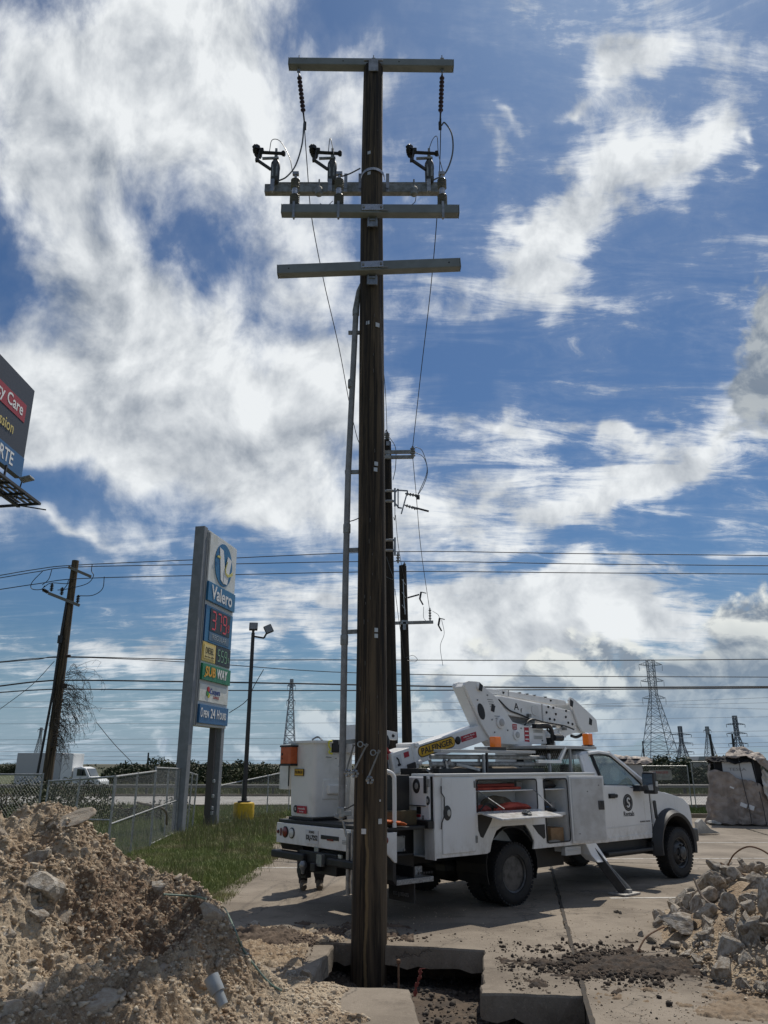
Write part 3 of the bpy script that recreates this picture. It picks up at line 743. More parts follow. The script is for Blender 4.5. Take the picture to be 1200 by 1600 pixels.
smear('brown_soil_smear', 3.1, 7.1, .9, .35, .025, mat('sandy_spill', (.19, .135, .085), .97, c2=(.27, .21, .15), scale=8, coord='Pos', bump=.5), .35, 15)
# rocks: shapes shared between copies
ROCK = []
for j in range(9):
    V, F = rock_shape(rng, 3, rng.randint(9, 15), rng.uniform(.6, .9)); me = bpy.data.meshes.new('rock'); me.from_pydata(V.tolist(), [], F.tolist()); ROCK.append(me)
for me in ROCK:
    me.materials.append(rockm)
ROCKD = [me.copy() for me in ROCK]
for me in ROCKD: me.materials[0] = rockd
def rock(name, j, loc, s, rot, label, cat, group=None, dirty=False):
    o = bpy.data.objects.new(name, (ROCKD if dirty else ROCK)[j % 9]); link(o); o.location = loc
    o.scale = s if isinstance(s, (tuple, list)) else (s, s, s); o.rotation_euler = rot
    return tag(o, label, cat, group)
def mr(u, v):                                      # where a sight line meets the mound
    r = ray(u, v).normalized(); t = 3.0
    while t < 12:
        p = Vector((0, 0, CH)) + r * t
        if p.z < mh(p.x, p.y): return p
        t += .03
    return Vector((0, 0, CH)) + r * 7
big = [
 (45, 1345, 3, (.20, .12, .33), (.2, .35, .3), 'tall pale concrete slab chunk standing near the left edge of the heap', 0),
 (62, 1375, 1, (.22, .16, .20), (.5, .2, 1.3), 'squat pale concrete block at the foot of the upright slab chunk', 0),
 (98, 1282, 4, (.22, .16, .09), (.1, -.35, .2), 'flat crusted boulder forming the very top of the dirt heap', 1),
 (270, 1505, 5, (.21, .12, .10), (.3, -.32, .1), 'brown slanting flat stone on the lower right flank of the heap', 1),
 (250, 1382, 6, (.13, .10, .08), (.2, .1, .6), 'white cracked stone on the right shoulder of the heap above the green strap', 0),
 (283, 1385, 7, (.11, .10, .10), (.1, .2, .1), 'brown crumbly lump beside the white stone on the right shoulder', 1),
 (330, 1425, 2, (.15, .12, .13), (.4, .1, .9), 'rounded brown stone under the green strap at the right end of the heap', 1),
 (55, 1425, 8, (.12, .10, .09), (.1, .5, .4), 'pale lumpy stone below the concrete block on the left of the heap', 0),
 (96, 1427, 0, (.10, .09, .09), (.1, .2, .5), 'brownish cobble right of the pale lumpy stone on the left slope', 1),
 (40, 1545, 1, (.16, .13, .13), (.7, .1, .5), 'brown cobble low in the left foreground of the heap', 1),
 (15, 1575, 5, (.20, .17, .17), (.1, .1, .5), 'large earthy boulder in the bottom left corner', 1),
 (140, 1570, 2, (.24, .16, .13), (.2, -.3, .3), 'half buried crusted boulder at the bottom of the heap', 1),
 (10, 1460, 6, (.12, .10, .08), (.2, .1, .2), 'grey chunk lying at the left edge of the heap', 0),
 (395, 1448, 6, (.11, .09, .09), (.3, .1, 1.2), 'lone white stone on the pavement between the heap and the pole', 0),
 (452, 1528, 3, (.10, .08, .09), (.2, .4, .3), 'grey stone against the left lip of the pit', 0),
 (480, 1525, 7, (.08, .07, .07), (.2, .4, 1.3), 'small brown stone on the left lip of the pit', 1),
 (630, 1585, 4, (.09, .08, .08), (.2, .4, .3), 'pale cobble at the bottom edge in the pit beside the front slab', 0),
 (484, 1590, 0, (.15, .10, .10), (.2, .1, .7), 'angular brown chunk on the front slab near the bottom edge', 1),
]
for (u, v, j, s, r_, lb, dty) in big:
    if v > 1440 and u > 380:
        r0 = ray(u, v); t = -(CH - (0 if u < 600 else -.3)) / r0.z; p = Vector((r0.x * t, r0.y * t, .03 if u < 600 else -.3))
    else: p = mr(u, v)
    s = tuple(q * 1.05 for q in s)
    rock('stone', j, p + Vector((0, .03, -s[2] * .22)), s, r_, lb, 'stone', dirty=bool(dty))
n = 0
while n < 110:
    x = rng.uniform(-4.2, -.8); y = rng.uniform(5.0, 7.4); z = mh(x, y)
    if z < .04 or (((x + 2.0) / .45) ** 2 + ((y - 6.8) / .45) ** 2) < 1 and rng.rand() < .8: continue
    s = float(rng.uniform(.022, .050) * (1.5 if rng.rand() > .9 else 1)); dty = rng.rand() < .45
    zone = ('near the crest' if z > .95 else 'halfway down' if z > .5 else 'near the foot') + (' of the left slope' if x < -2.9 else ' of the middle slope' if x < -1.9 else ' of the right slope')
    rock('loose_stone', int(rng.randint(9)), (x, y, z + s * .12), s, tuple(rng.uniform(0, 6, 3)),
         ('brown soiled stone ' if dty else 'pale loose stone ') + zone + ' of the dirt heap', 'stone', ('brown stones ' if dty else 'pale stones ') + zone, dirty=dty)
    n += 1
# ------------------------------------------------------------------ rubble pile on the right
def pileh(x, y):
    # crest runs away to the right
    px = np.interp(y, [7.0, 8.2, 9.5, 10.6, 11.6], [3.05, 2.95, 3.05, 3.3, 3.8])
    return np.clip((x - px) * .66, 0, .68) * np.clip((11.7 - y) / .8, 0, 1) * np.clip((y - 6.9) / .9, 0, 1)
rub = [
 (1095, 1412, 9.9, 3, (.17, .15, .25), (.1, .3, .4), 'tall grey concrete wedge leaning at the left of the rubble pile'),
 (1060, 1440, 9.4, 0, (.24, .18, .15), (.3, .1, .2), 'wide crusted lump at the left foot of the rubble pile'),
 (1150, 1400, 10.0, 5, (.22, .16, .14), (.2, .1, .9), 'pale slab chunk under the curved rebar at the top of the pile'),
 (1185, 1375, 10.4, 1, (.20, .16, .12), (.4, .2, .1), 'reddish crusted chunk at the top right of the rubble pile'),
 (1190, 1440, 9.0, 7, (.20, .15, .12), (.2, .5, .5), 'smooth broad chunk at the right edge of the rubble pile'),
 (1110, 1450, 9.2, 2, (.15, .13, .15), (.1, .3, .8), 'grey boulder in the middle of the rubble pile'),
 (1108, 1480, 8.7, 6, (.12, .11, .12), (.2, .1, .4), 'pale square chunk at the front foot of the rubble pile'),
 (1150, 1485, 8.5, 8, (.12, .09, .08), (.1, .2, .9), 'flat white chip at the front foot of the rubble pile'),
 (1185, 1480, 8.4, 4, (.20, .16, .15), (.4, .2, .3), 'large grey boulder low on the right of the rubble pile'),
 (1150, 1440, 9.3, 3, (.16, .10, .10), (.8, .2, 1.3), 'long tilted chunk behind the grey boulder in the rubble'),
 (1080, 1395, 10.6, 6, (.13, .10, .10), (.3, .1, .1), 'small chunk behind the tall wedge in the rubble'),
 (1130, 1375, 10.9, 1, (.20, .14, .13), (.1, .2, .6), 'brown crusted chunk at the back of the rubble pile'),
 (1160, 1422, 9.6, 2, (.15, .12, .11), (.1, .4, .2), 'pale chunk above the bent cable in the rubble'),
 (1195, 1405, 9.8, 8, (.17, .13, .12), (.2, .1, .5), 'grey chunk at the right edge below the rebar'),
]
for (u, v, Y, j, s, r_, lb) in rub:
    p = at(u, v, Y)
    rock('concrete_chunk', j, p, tuple(q * 1.1 for q in s), r_, lb, 'rubble')
n = 0
while n < 285:
    y = rng.uniform(7.3, 11.3); x = rng.uniform(2.9, .50 * y + .5); h = float(pileh(x, y))
    if h <= .01 and rng.rand() < .85: continue
    s = float(.035 + .155 * rng.rand() ** 1.9) if h > .03 else float(rng.uniform(.03, .07))
    z = h * rng.uniform(.6, 1.0)
    rock('rubble_chunk', int(rng.randint(9)), (x, y, z + s * .25), ((s * 1.5, s * 1.1, s * .42) if rng.rand() < .13 else (s * 1.15, s, s * .85)), tuple(rng.uniform(0, 6, 3)), 'broken concrete lump %s of the rubble pile' % (zz := ('low at the front' if y < 8.6 and x < 3.6 else 'at the front right' if y < 8.8 else 'in the middle' if y < 10.2 else 'at the back')), 'rubble', 'concrete lumps ' + zz)
    n += 1
struct(gridmesh('rubble_bed', np.linspace(2.6, 8, 90), np.linspace(6.9, 12.4, 90), lambda X, Y: pileh(X, Y) * .8 + .10 * fbm(X * 5, Y * 5, 4) * (pileh(X, Y) > 0.01) - .02, dirtm))
x = rng.uniform(2.7, 5.6, 3000); y = rng.uniform(7.0, 9.0, 3000); h = pileh(x, y)
k = (h > 0.005) | (rng.rand(3000) < .25 * np.exp(-np.clip(3.1 - x, 0, 9) * 6)); x, y, h = x[k], y[k], h[k]
scatter('rubble_gravel', np.stack([x, y, h * .85 + .02], 1), rng.uniform(.004, .018, len(x)), pebm, rng)

# rebar, cable, strap, pipes, ribbon
def catm(name, pts, r, m, label, cat, n=6, k=6):
    return tag(MB().tube(smoothpts(pts, k), r, n).build(name, m, smooth=True), label, cat)
catm('bent_rebar', [at(1137, 1352, 10.4), at(1148, 1334, 10.3), at(1168, 1323, 10.2), at(1190, 1328, 10.1), at(1215, 1345, 10.0)], .010, rust, 'rusty rebar arching over the top of the rubble pile', 'rebar')
catm('rebar_stub', [at(1126, 1348, 10.5), at(1140, 1356, 10.4), at(1165, 1368, 10.3)], .008, rust, 'short straight rebar stub poking out of the rubble top', 'rebar')
catm('bent_cable', [at(1084, 1373, 9.9), at(1097, 1400, 9.7), at(1115, 1415, 9.4), at(1150, 1434, 9.1), at(1172, 1448, 8.95), at(1182, 1455, 8.9)], .013, mat('dusty_cable', (.20, .16, .12), .9, c2=(.13, .10, .08), scale=14), 'dusty bent cable lying across the rubble pile', 'cable')
catm('rebar_rod', [at(1150, 1416, 9.5), at(1172, 1404, 9.5), at(1204, 1400, 9.5)], .009, rust, 'rusty rod sticking out to the right edge from the rubble', 'rebar')
catm('bent_stick', [(2.62, 8.95, .02), (2.75, 9.05, .13), (2.93, 9.15, .19), (3.0, 9.2, .20)], .009, rust, 'thin bent rod at the left foot of the rubble pile', 'rebar')
catm('green_strap', [mr(255, 1404) + Vector((0, 0, .03)), mr(290, 1408) + Vector((0, 0, .04)), mr(320, 1413) + Vector((0, 0, .04)), mr(350, 1425) + Vector((0, 0, .05)), at(366, 1450, 7.2), at(378, 1480, 7.1), at(395, 1505, 6.95), at(420, 1535, 6.9), at(440, 1548, 6.85)], .008, strapg, 'faded green strap draped down the right side of the heap', 'strap')
pt = thing('broken_pipe', 'grey blue plastic pipe end stuck in the heap near the bottom', 'pipe', at(338, 1545, 6.1))
MB().lathe([(.036, -.03), (.050, -.03), (.054, .085), (.047, .085), (.044, .0)], (0, 0, 0), (-.55, .35, .75), 20).build('socket', pvc, pt, smooth=True)
MB().lathe([(.030, -.12), (.034, -.12), (.038, -.02), (.030, -.02)], (0, 0, 0), (-.55, .35, .75), 20).build('spigot', pvc, pt, smooth=True)
pt2 = thing('pipe_stub', 'short grey ribbed pipe stub in the rubble left of the pile crest', 'pipe', at(1112, 1378, 10.4))
MB().lathe([(.05, -.09), (.06, -.09), (.06, -.03), (.052, -.02), (.06, -.01), (.052, .0), (.06, .02), (.06, .08), (.05, .08)], (0, 0, 0), (-.9, -.3, .15), 18).build('sleeve', pvc, pt2, smooth=True)
rb = MB(); q = smoothpts([(.30, 8.6, -.30), (.32, 8.6, -.20), (.355, 8.58, -.12), (.36, 8.57, -.06), (.39, 8.56, -.05)], 5)
for i, (a, b) in enumerate(zip(q, q[1:])):
    w = .014 + .007 * math.sin(i * 1.7); rb.add([a + Vector((-w, 0, 0)), a + Vector((w, .012, 0)), b + Vector((w, .008, 0)), b + Vector((-w, 0, .005))], [(0, 1, 2, 3)])
rbo = rb.build('marking_ribbon', ribbon); rbo.modifiers.new('thickness', 'SOLIDIFY').thickness = .003
tag(rbo, 'red plastic ribbon sticking up from the soil in the pit', 'ribbon')
tag(MB().cyl((.14, 8.4, -.4), (.14, 8.4, .02), .010).lathe([(.0, 0), (.02, .01), (.02, .04), (0, .05)], (.14, 8.4, .02), n=10).build('marker_rod', rust), 'thin rusty rod standing in the pit right of the pole', 'rod')

# ------------------------------------------------------------------ grass on the left
def blades(name, n, poly_fn, x0, x1, y0, y1, h0, h1, m, wid=.006, lean=.35, pw=1.0):
    x = rng.uniform(x0, x1, n); y = y0 + (y1 - y0) * rng.rand(n) ** pw; k = poly_fn(x, y); x, y = x[k], y[k]; N = len(x)
    cl = np.clip(1 + 1.3 * fbm(x * .9, y * .9, 4), .4, 1.8)
    h = rng.uniform(h0, h1, N) * cl; a = rng.uniform(0, 6.28, N); ln = rng.uniform(0, lean, N) * h; b = rng.uniform(0, 6.28, N)
    w = wid * (.6 + .05 * y)
    dx, dy = np.cos(a) * w, np.sin(a) * w; lx, ly = np.cos(b) * ln, np.sin(b) * ln
    z0 = np.full(N, -.035)
    V = np.stack([np.stack([x - dx, y - dy, z0], 1), np.stack([x + dx, y + dy, z0], 1),
                  np.stack([x + dx * .6 + lx * .35, y + dy * .6 + ly * .35, z0 + h * .6], 1), np.stack([x + lx, y + ly, z0 + h], 1), np.stack([x - dx * .6 + lx * .35, y - dy * .6 + ly * .35, z0 + h * .6], 1)], 1)
    V = V.reshape(-1, 3); i = np.arange(N)[:, None] * 5
    F = np.concatenate([i + [[0, 1, 2, 4]]], 0); 
    o = npmesh(name, V, F, m); 
    me2 = npmesh('tmp', V, (i + [[4, 2, 3]]), m)
    bm = bmesh.new(); bm.from_mesh(o.data); bm.from_mesh(me2.data); bm.to_mesh(o.data); bm.free(); bpy.data.objects.remove(me2)
    return stuff(o)
edge = lambda y: np.interp(y, [9.6, 11, 13.2, 17.6, 26.5, 31.4, 37.4], [-2.75, -2.65, -2.6, -2.35, -3.6, -3.95, -4.2])
gr = lambda x, y: (x < edge(y) + 1.1 * fbm(x * 1.5 + y * .9, y * .9, 4) + .10 + .25 * rng.rand(len(x)) ** 3)
blades('lawn_grass', 95000, gr, -6.6, -2.2, 10.4, 22, .045, .13, grassm, .0045, .8)
blades('far_lawn_grass', 60000, gr, -14, -2.5, 21, 37.3, .07, .20, grassm, .006, .7)
blades('weed_tufts', 5200, lambda x, y: gr(x, y) & (fbm(x * .8 + 3, y * .8, 3) > .02), -5.5, -2.4, 13, 31, .25, .55, grassd, .004, .5)
blades('edge_weeds', 6500, lambda x, y: np.abs(x - edge(y)) < .55 * rng.rand(len(x)) ** 1.5, -4.9, -1.8, 10, 31, .03, .22, grassd, .004, .9)
blades('outside_grass', 30000, lambda x, y: x < -5.9, -22, -5.9, 15, 37.3, .10, .35, grassm, .008)
blades('verge_grass', 26000, lambda x, y: x > -4, -4, 40, 30.9, 37.2, .07, .18, leaf_mat('verge_blades', (.07, .12, .02), (.11, .16, .035), (.16, .17, .06)), .011)
blades('far_grass', 22000, lambda x, y: np.full(len(x), True), -60, 60, 50.5, 75, .15, .5, grassd, .02)
# ================================================================== MAIN POLE
def pole_mesh(x, y, z0, z1, r0, r1, m, parent, n=40, rings=90, name='shaft', amp=.012):
    k = np.arange(n) / n * 2 * math.pi; zs = np.linspace(z0, z1, rings); V = []
    for i, z in enumerate(zs):
        r = r0 + (r1 - r0) * (z - z0) / (z1 - z0)
        rr = r + amp * 2 * fbm(np.cos(k) * 2 + 8, np.sin(k) * 2 + z * .35, 4) + amp * .8 * fbm(k * 5, np.full(n, z * .15), 3)
        V.append(np.stack([np.cos(k) * rr + .018 * math.sin(z * .5), np.sin(k) * rr, np.full(n, z)], 1))
    V = np.concatenate(V); i = np.arange(n); F = []
    for a in range(rings - 1): F.append(np.stack([a * n + i, a * n + (i + 1) % n, (a + 1) * n + (i + 1) % n, (a + 1) * n + i], 1))
    o = npmesh(name, V, np.concatenate(F), m, parent, smooth=True)
    cap = MB().add([tuple(v) for v in V[-n:]], [tuple(range(n))]).build('top_cut', m, o)
    return o
PX, PY = -.165, 9.4
mp = thing('utility_pole', 'tall new brown wooden power pole standing in the open pit with three grey crossarms', 'power pole', (PX, PY, 0))
pole_mesh(0, 0, -.6, 12.37, .198, .147, polem, mp)
def arm(a, b, w, h, holes, plate, gain_z):
    """fibreglass crossarm with mounting plate, bolts and gain bracket"""
    a, b = Vector(a), Vector(b)
    o = MB().beam(a, b, w, h).build('crossarm', fglass, mp, bevel=.012)
    for t in holes:
        p = a.lerp(b, t); MB().cyl(p + Vector((0, -w / 2 - .004, 0)), p + Vector((0, -w / 2 + .002, 0)), .011, n=10).build('bolt_hole', inkd, o)
    for t in (0, 1):
        p = a.lerp(b, t); s = -1 if t == 0 else 1
        MB().beam(p, p + (b - a).normalized() * s * .012, w * 1.02, h * 1.02).build('end_cap', fglass, o, bevel=.006)
    return o
# top arm, sitting on the pole top
ta = arm((-1.34, -.02, 12.44), (1.26, -.02, 12.40), .14, .14, (.33, .67), None, 0)
MB().box((0, -.17, 12.24), (.15, .02, .22)).box((0, -.16, 12.36), (.30, .03, .03)).build('gain_bracket', galv, mp, bevel=.004)
for x in (-1.19, 0, 1.09):
    MB().cyl((x, -.02, 12.30), (x, -.02, 12.62), .009, n=8).box((x, -.02, 12.535), (.06, .06, .012)).build('through_bolt', galv, ta)
a2 = arm((-1.30, -.245, 9.43), (1.235, -.245, 9.42), .13, .15, (), None, 0)
a3 = arm((-1.31, -.27, 8.385), (1.225, -.24, 8.52), .13, .15, (.06, .94), None, 0)
for A_, zc, tilt, yy in ((a2, 9.425, 0, -.318), (a3, 8.455, .050, -.33)):
    pl = MB().box((0, 0, 0), (.31, .012, .10)).build('arm_plate', steel, A_, bevel=.003); pl.location = (0.0, yy, zc + .01); pl.rotation_euler = (0, -tilt, 0)
    for s in (-1, 1): MB().cyl((s * .125, -.02, 0), (s * .125, .0, 0), .018, n=10).build('bolt_head', galvd, pl)
    MB().box((0, -.21, zc - .17), (.15, .02, .14)).box((-.055, -.225, zc - .17), (.02, .03, .16)).box((.055, -.225, zc - .17), (.02, .03, .16)).box((0, -.225, zc - .13), (.09, .02, .03)).build('gain_bracket', galv, mp, bevel=.003)
    MB().box((.17, -.33 + (0 if A_ is a2 else -.005), zc - .045 + (0 if A_ is a2 else .01)), (.10, .006, .022)).build('part_label', inkg, A_)
MB().box((.11, -.09, 12.38), (.10, .006, .022)).build('part_label', inkg, ta)
# galvanised beam behind the pole with its tie rod
bz, by = 10.20, .24
MB().beam((-1.66, by, bz + .02), (1.10, by, bz + .02), .10, .15).build('equipment_beam', galvd, mp, bevel=.008)
MB().beam((-1.6, by + .10, bz + .23), (1.05, by + .10, bz + .23), .03, .03).build('tie_rod', galvd, mp)
for x in (-.42, -.20, .22): MB().box((x, by - .06, bz + .10), (.05, .02, .34)).cyl((x, by - .08, bz + .0), (x, by - .07, bz + .0), .02, n=8).build('beam_bracket', galv, mp)
mb = MB()
for k in range(28):
    a = -math.pi * .98 + k / 27 * math.pi * .96; r = .172
    mb.box((r * math.cos(a), r * math.sin(a), 10.22 + .03 * math.sin(-a)), (.045, .008, .045), (0, 0, a + math.pi / 2))
mb.build('pole_band', steel, mp)
def insulator(p, L, r, m, nsh, parent, name='insulator', axis=(0, 0, 1), rr=.45):
    prof = [(r * .35, 0), (r * .5, .02)]
    for k in range(nsh):
        z = .03 + (L - .06) * k / nsh; dz = (L - .06) / nsh; prof += [(r * rr, z), (r, z + dz * .45), (r * .97, z + dz * .58), (r * rr, z + dz * .7)]
    prof += [(r * .5, L - .03), (r * .35, L)]
    return MB().lathe(prof, p, axis, 16).build(name, m, parent, smooth=True)
# line posts on the second arm
tops = []
for x in (-1.13, -.49, 1.01):
    p = Vector((x, -.245, 9.49))
    ins = insulator(p + Vector((0, 0, .02)), .22, .072, porc, 5, mp, 'surge_insulator')
    insulator(p + Vector((0, 0, .30)), .22, .068, porc, 5, ins, 'upper_sheds')
    MB().cyl(p + Vector((0, 0, .22)), p + Vector((0, 0, .32)), .045, n=12).build('middle_sleeve', steel, ins, smooth=True)
    MB().cyl(p + Vector((0, 0, .52)), p + Vector((0, 0, .60)), .02, n=8).box(p + Vector((0, 0, .60)), (.09, .05, .05)).build('terminal', galv, ins)
    MB().cyl(p + Vector((0, 0, -.20)), p + Vector((0, 0, .03)), .014, n=8).box(p + Vector((0, -.07, -.09)), (.035, .012, .28)).box(p + Vector((0, 0, .0)), (.07, .05, .07)).build('stud', galv, ins)
    tops.append(p + Vector((0, 0, .62)))
# cutouts on the beam
def cutout(x):
    b = MB().lathe([(.055, 0), (.068, .02), (.07, .22), (.075, .25), (.07, .34), (.045, .40), (.03, .42)], (x, .14, bz + .08), n=14).build('switch_body', mat('cutout_grey', (.06, .062, .065), .5), mp, smooth=True)
    MB().box((x, .08, bz + .25), (.09, .012, .22)).build('body_plate', galvd, b, bevel=.003)
    MB().box((x - .02, .06, bz - .05), (.06, .03, .22)).cyl((x - .02, .04, bz - .16), (x - .02, .08, bz - .16), .012, n=8).build('mounting_clamp', galv, b)
    MB().cyl((x, .14, bz + .48), (x, .14, bz + .64), .026, n=10).box((x, .14, bz + .66), (.035, .035, .1)).build('neck', galvd, b)
    hd = MB().cyl((x - .30, .12, bz + .63), (x + .13, .12, bz + .60), .026, n=12).lathe([(.03, 0), (.045, .02), (.045, .05), (.03, .06)], (x + .085, .12, bz + .605), (1, 0, -.06), 12).build('barrel', inkd, b, smooth=True)
    kb = MB()
    for k in range(9):
        a = k * .7; kb.box((x - .27 + .045 * math.cos(a), .12 + .05 * math.sin(a * 1.7), bz + .655 + .05 * math.sin(a)), (.07, .07, .07), (a, a * .7, a * 1.3))
    kb.build('bird_guard', inkd, b, bevel=.01)
    MB().beam((x - .06, .10, bz + .28), (x - .27, .06, bz + .42), .035, .04).beam((x - .27, .06, bz + .40), (x - .245, .08, bz + .62), .018, .02).box((x - .27, .06, bz + .42), (.06, .05, .05)).build('hinge_arm', blackp, b, bevel=.004)
    MB().beam((x + .05, .10, bz + .50), (x - .20, .08, bz + .47), .03, .035).build('latch_arm', galvd, b, bevel=.003)
    return Vector((x, .14, bz + .71))
cts = [cutout(x) for x in (-1.50, -.63, .86)]
for x in (-.82, .62):
    MB().lathe([(.03, 0), (.055, .02), (.06, .12), (.04, .15), (.012, .17), (.012, .30)], (x, .12, bz - .19), n=12).build('bracket_knob', galvd, mp, smooth=True)
def wmesh(name, pts, r, m, parent, n=6, k=7): return MB().tube(smoothpts(pts, k), r, n).build(name, m, parent, smooth=True)
jm = mat('grey_jumper', (.10, .11, .12), .45)
def J(l, Y, r=.008, m=jm): return wmesh('jumper_wire', [at(u, v, Y) - Vector((PX, PY, 0)) for u, v in l], r, m, mp)
J([(421, 237), (425, 219), (438, 221), (452, 245), (457, 268)], 9.45, .006)
J([(434, 283), (448, 276), (462, 258), (472, 225), (475, 192)], 9.3, .012)
J([(513, 237), (516, 216), (521, 238), (526, 270)], 9.45, .006)
J([(526, 278), (545, 272), (563, 263)], 9.2, .011)
J([(669, 237), (676, 218), (683, 214), (685, 240), (692, 268)], 9.45, .006)
J([(678, 281), (696, 270), (707, 240), (706, 210), (695, 192), (690, 196)], 9.25, .012)
J([(500, 318), (510, 322), (520, 314)], 9.3, .006); J([(640, 322), (648, 316), (650, 308)], 9.4, .006)
# number plates, staples and nails on the shaft
def onpole(u, v, w, h, m, nm='tag_plate', dy=-.0, rz=0.0):
    p = at(u, v, PY) ; z = p.z; rad = .198 - .051 * (z + .6) / 12.97
    x = p.x - PX; x = max(-rad * .93, min(rad * .93, x)); y = -math.sqrt(max(0, rad * rad - x * x)) - .006
    a = math.asin(x / rad)
    o = MB().box((0, 0, 0), (w, .004, h)).build(nm, m, mp, bevel=.001); o.location = (x, y, z); o.rotation_euler = (0, 0, a); return o
tagm = mat('aluminium_tag', (.52, .53, .53), .4, .4)
t = onpole(569, 1297, .055, .055, mat('white_tag', (.66, .66, .65), .5))
for u, v, s in ((577, 250, .05), (577, 282, .05), (575, 514, .05), (590, 517, .06), (588, 732, .05), (587, 741, .05), (588, 988, .045), (588, 997, .045), (594, 1282, .05), (594, 1250, .02)):
    o = onpole(u, v, s, s * 1.1, tagm); 
for k in range(26):
    u = random.uniform(562, 592); v = random.uniform(150, 1250)
    onpole(u, v, .007, random.uniform(.02, .07), mat('dull_nail', (.13, .12, .11), .6, .4), 'staple')
# conduit and standoffs on the left side
cpts = [Vector((-.315, -.06, z)) for z in (1.30, 3.2, 5.3, 7.3, 8.0)]
def cpt(u, v): p = at(u, v, PY - .02); return p - Vector((PX, PY, 0))
C1 = [cpt(534, 1262), cpt(540, 900), cpt(544, 740), cpt(556, 490), cpt(560, 455)]
cd = MB().tube(C1[:4], .040, 14).build('conduit', mat('grey_conduit', (.27, .275, .28), .5, c2=(.2, .2, .2), scale=9), mp, smooth=True)
MB().tube([C1[3] + Vector((0, 0, -.03)), C1[3] + Vector((0, 0, .05)), C1[4], C1[4] + Vector((.16, .1, .5))], [.048, .048, .03, .022], 12).build('conduit_top', galvd, cd, smooth=True)
for u, v in ((546, 738), (551, 520), (541, 988), (544, 860), (537, 1160)):
    p = cpt(u, v); MB().beam(p + Vector((-.06, 0, 0)), p + Vector((.22, .03, .02)), .035, .05).build('standoff_bracket', galvd, mp, bevel=.003)
for u, v in ((538, 1000), (542, 826), (549, 600)):
    p = cpt(u, v); MB().lathe([(.046, -.06), (.048, -.05), (.048, .05), (.046, .06)], p, n=14).build('coupling', galvd, cd, smooth=True)
for u, v in ((545, 815), (535, 1264)):
    p = cpt(u, v); MB().tube([p, p + Vector((.06, -.02, .01)), p + Vector((.16, .0, .06))], .007, 6).build('ground_clip', wire, mp)
p0 = cpt(534, 1262)
mb = MB().lathe([(.03, 0), (.05, .02), (.05, .12), (.03, .14)], p0 + Vector((0, 0, -.12)), n=12).box(p0 + Vector((.05, -.02, -.06)), (.12, .05, .05)).box(p0 + Vector((-.03, -.01, -.10)), (.10, .05, .04), (0, .4, 0)).cyl(p0 + Vector((.02, -.05, -.14)), p0 + Vector((.06, -.06, -.30)), .015, n=8)
mb.build('conduit_clamp', galv, mp, bevel=.004)
# three insulated tie grips hanging from nails at chest height
gm = mat('grey_hotstick', (.30, .30, .29), .5, c2=(.18, .18, .17), scale=9)
for i, (a, b, ring) in enumerate([((553, 1163), (541, 1205), None), ((574, 1162), (552, 1206), (563, 1163)), ((593, 1172), (575, 1216), (583, 1176))]):
    Y = PY - .27 if i else PY - .1
    A_, B_ = at(*a, Y), at(*b, Y); g_ = thing('grounding_clamp', ['leftmost grounding clamp stick tied at the left edge of the big pole', 'middle grounding clamp stick with an eye ring on the big pole', 'rightmost grounding clamp stick with an eye ring on the big pole'][i], 'clamp', A_)
    L = B_ - A_
    MB().tube([(0, 0, 0), L * .06, L * .07, L * .93, L * .94, L], [.017, .017, .010, .010, .016, .016], 10).build('stick', gm, g_, smooth=True)
    mb = MB()
    for k in range(6): mb.box(L + Vector((.03 * math.cos(k * 1.05) + .02, -.02, -.02 + .03 * math.sin(k * 1.05))), (.028, .028, .026), (k, k * 2, k * .5))
    mb.box(L + Vector((.0, -.01, -.01)), (.035, .035, .03)).build('clamp_jaw', galv, g_, bevel=.004)
    if ring:
        c = at(*ring, Y) - A_; MB().tube([c + Vector((.030 * math.cos(k * .7), 0, .030 * math.sin(k * .7))) for k in range(9)], .007, 6, closed=True).build('eye_ring', galv, g_, smooth=True)
        MB().cyl(c + Vector((.035, 0, 0)), Vector((0, 0, -.03)), .009, n=6).build('ring_shank', galv, g_)
# suspension insulators and the two lead conductors of the main pole
for i, (x, (ub, vb)) in enumerate(((-1.19, (475, 185)), (1.09, (688, 185)))):
    top = Vector((PX + x, PY - .02, 12.32)); bot = at(ub, vb, PY - .02) ; ax = (bot - top); L = ax.length; ax.normalize()
    th = thing('suspension_insulator', ['ribbed string insulator hanging under the left end of the top crossarm', 'ribbed string insulator hanging under the right end of the top crossarm'][i], 'insulator', top)
    insulator(ax * .10, L * .80, .040, redpoly, 9, th, 'sheds', ax, .26)
    MB().cyl((0, 0, 0), ax * .14, .012, n=8).box(ax * .02, (.05, .03, .05)).build('top_shackle', galv, th)
    MB().cyl(ax * (L * .86), ax * (L * 1.12), .014, n=8).box(ax * (L * 1.15), (.045, .04, .14)).build('dead_end_clamp', wire, th, bevel=.004)

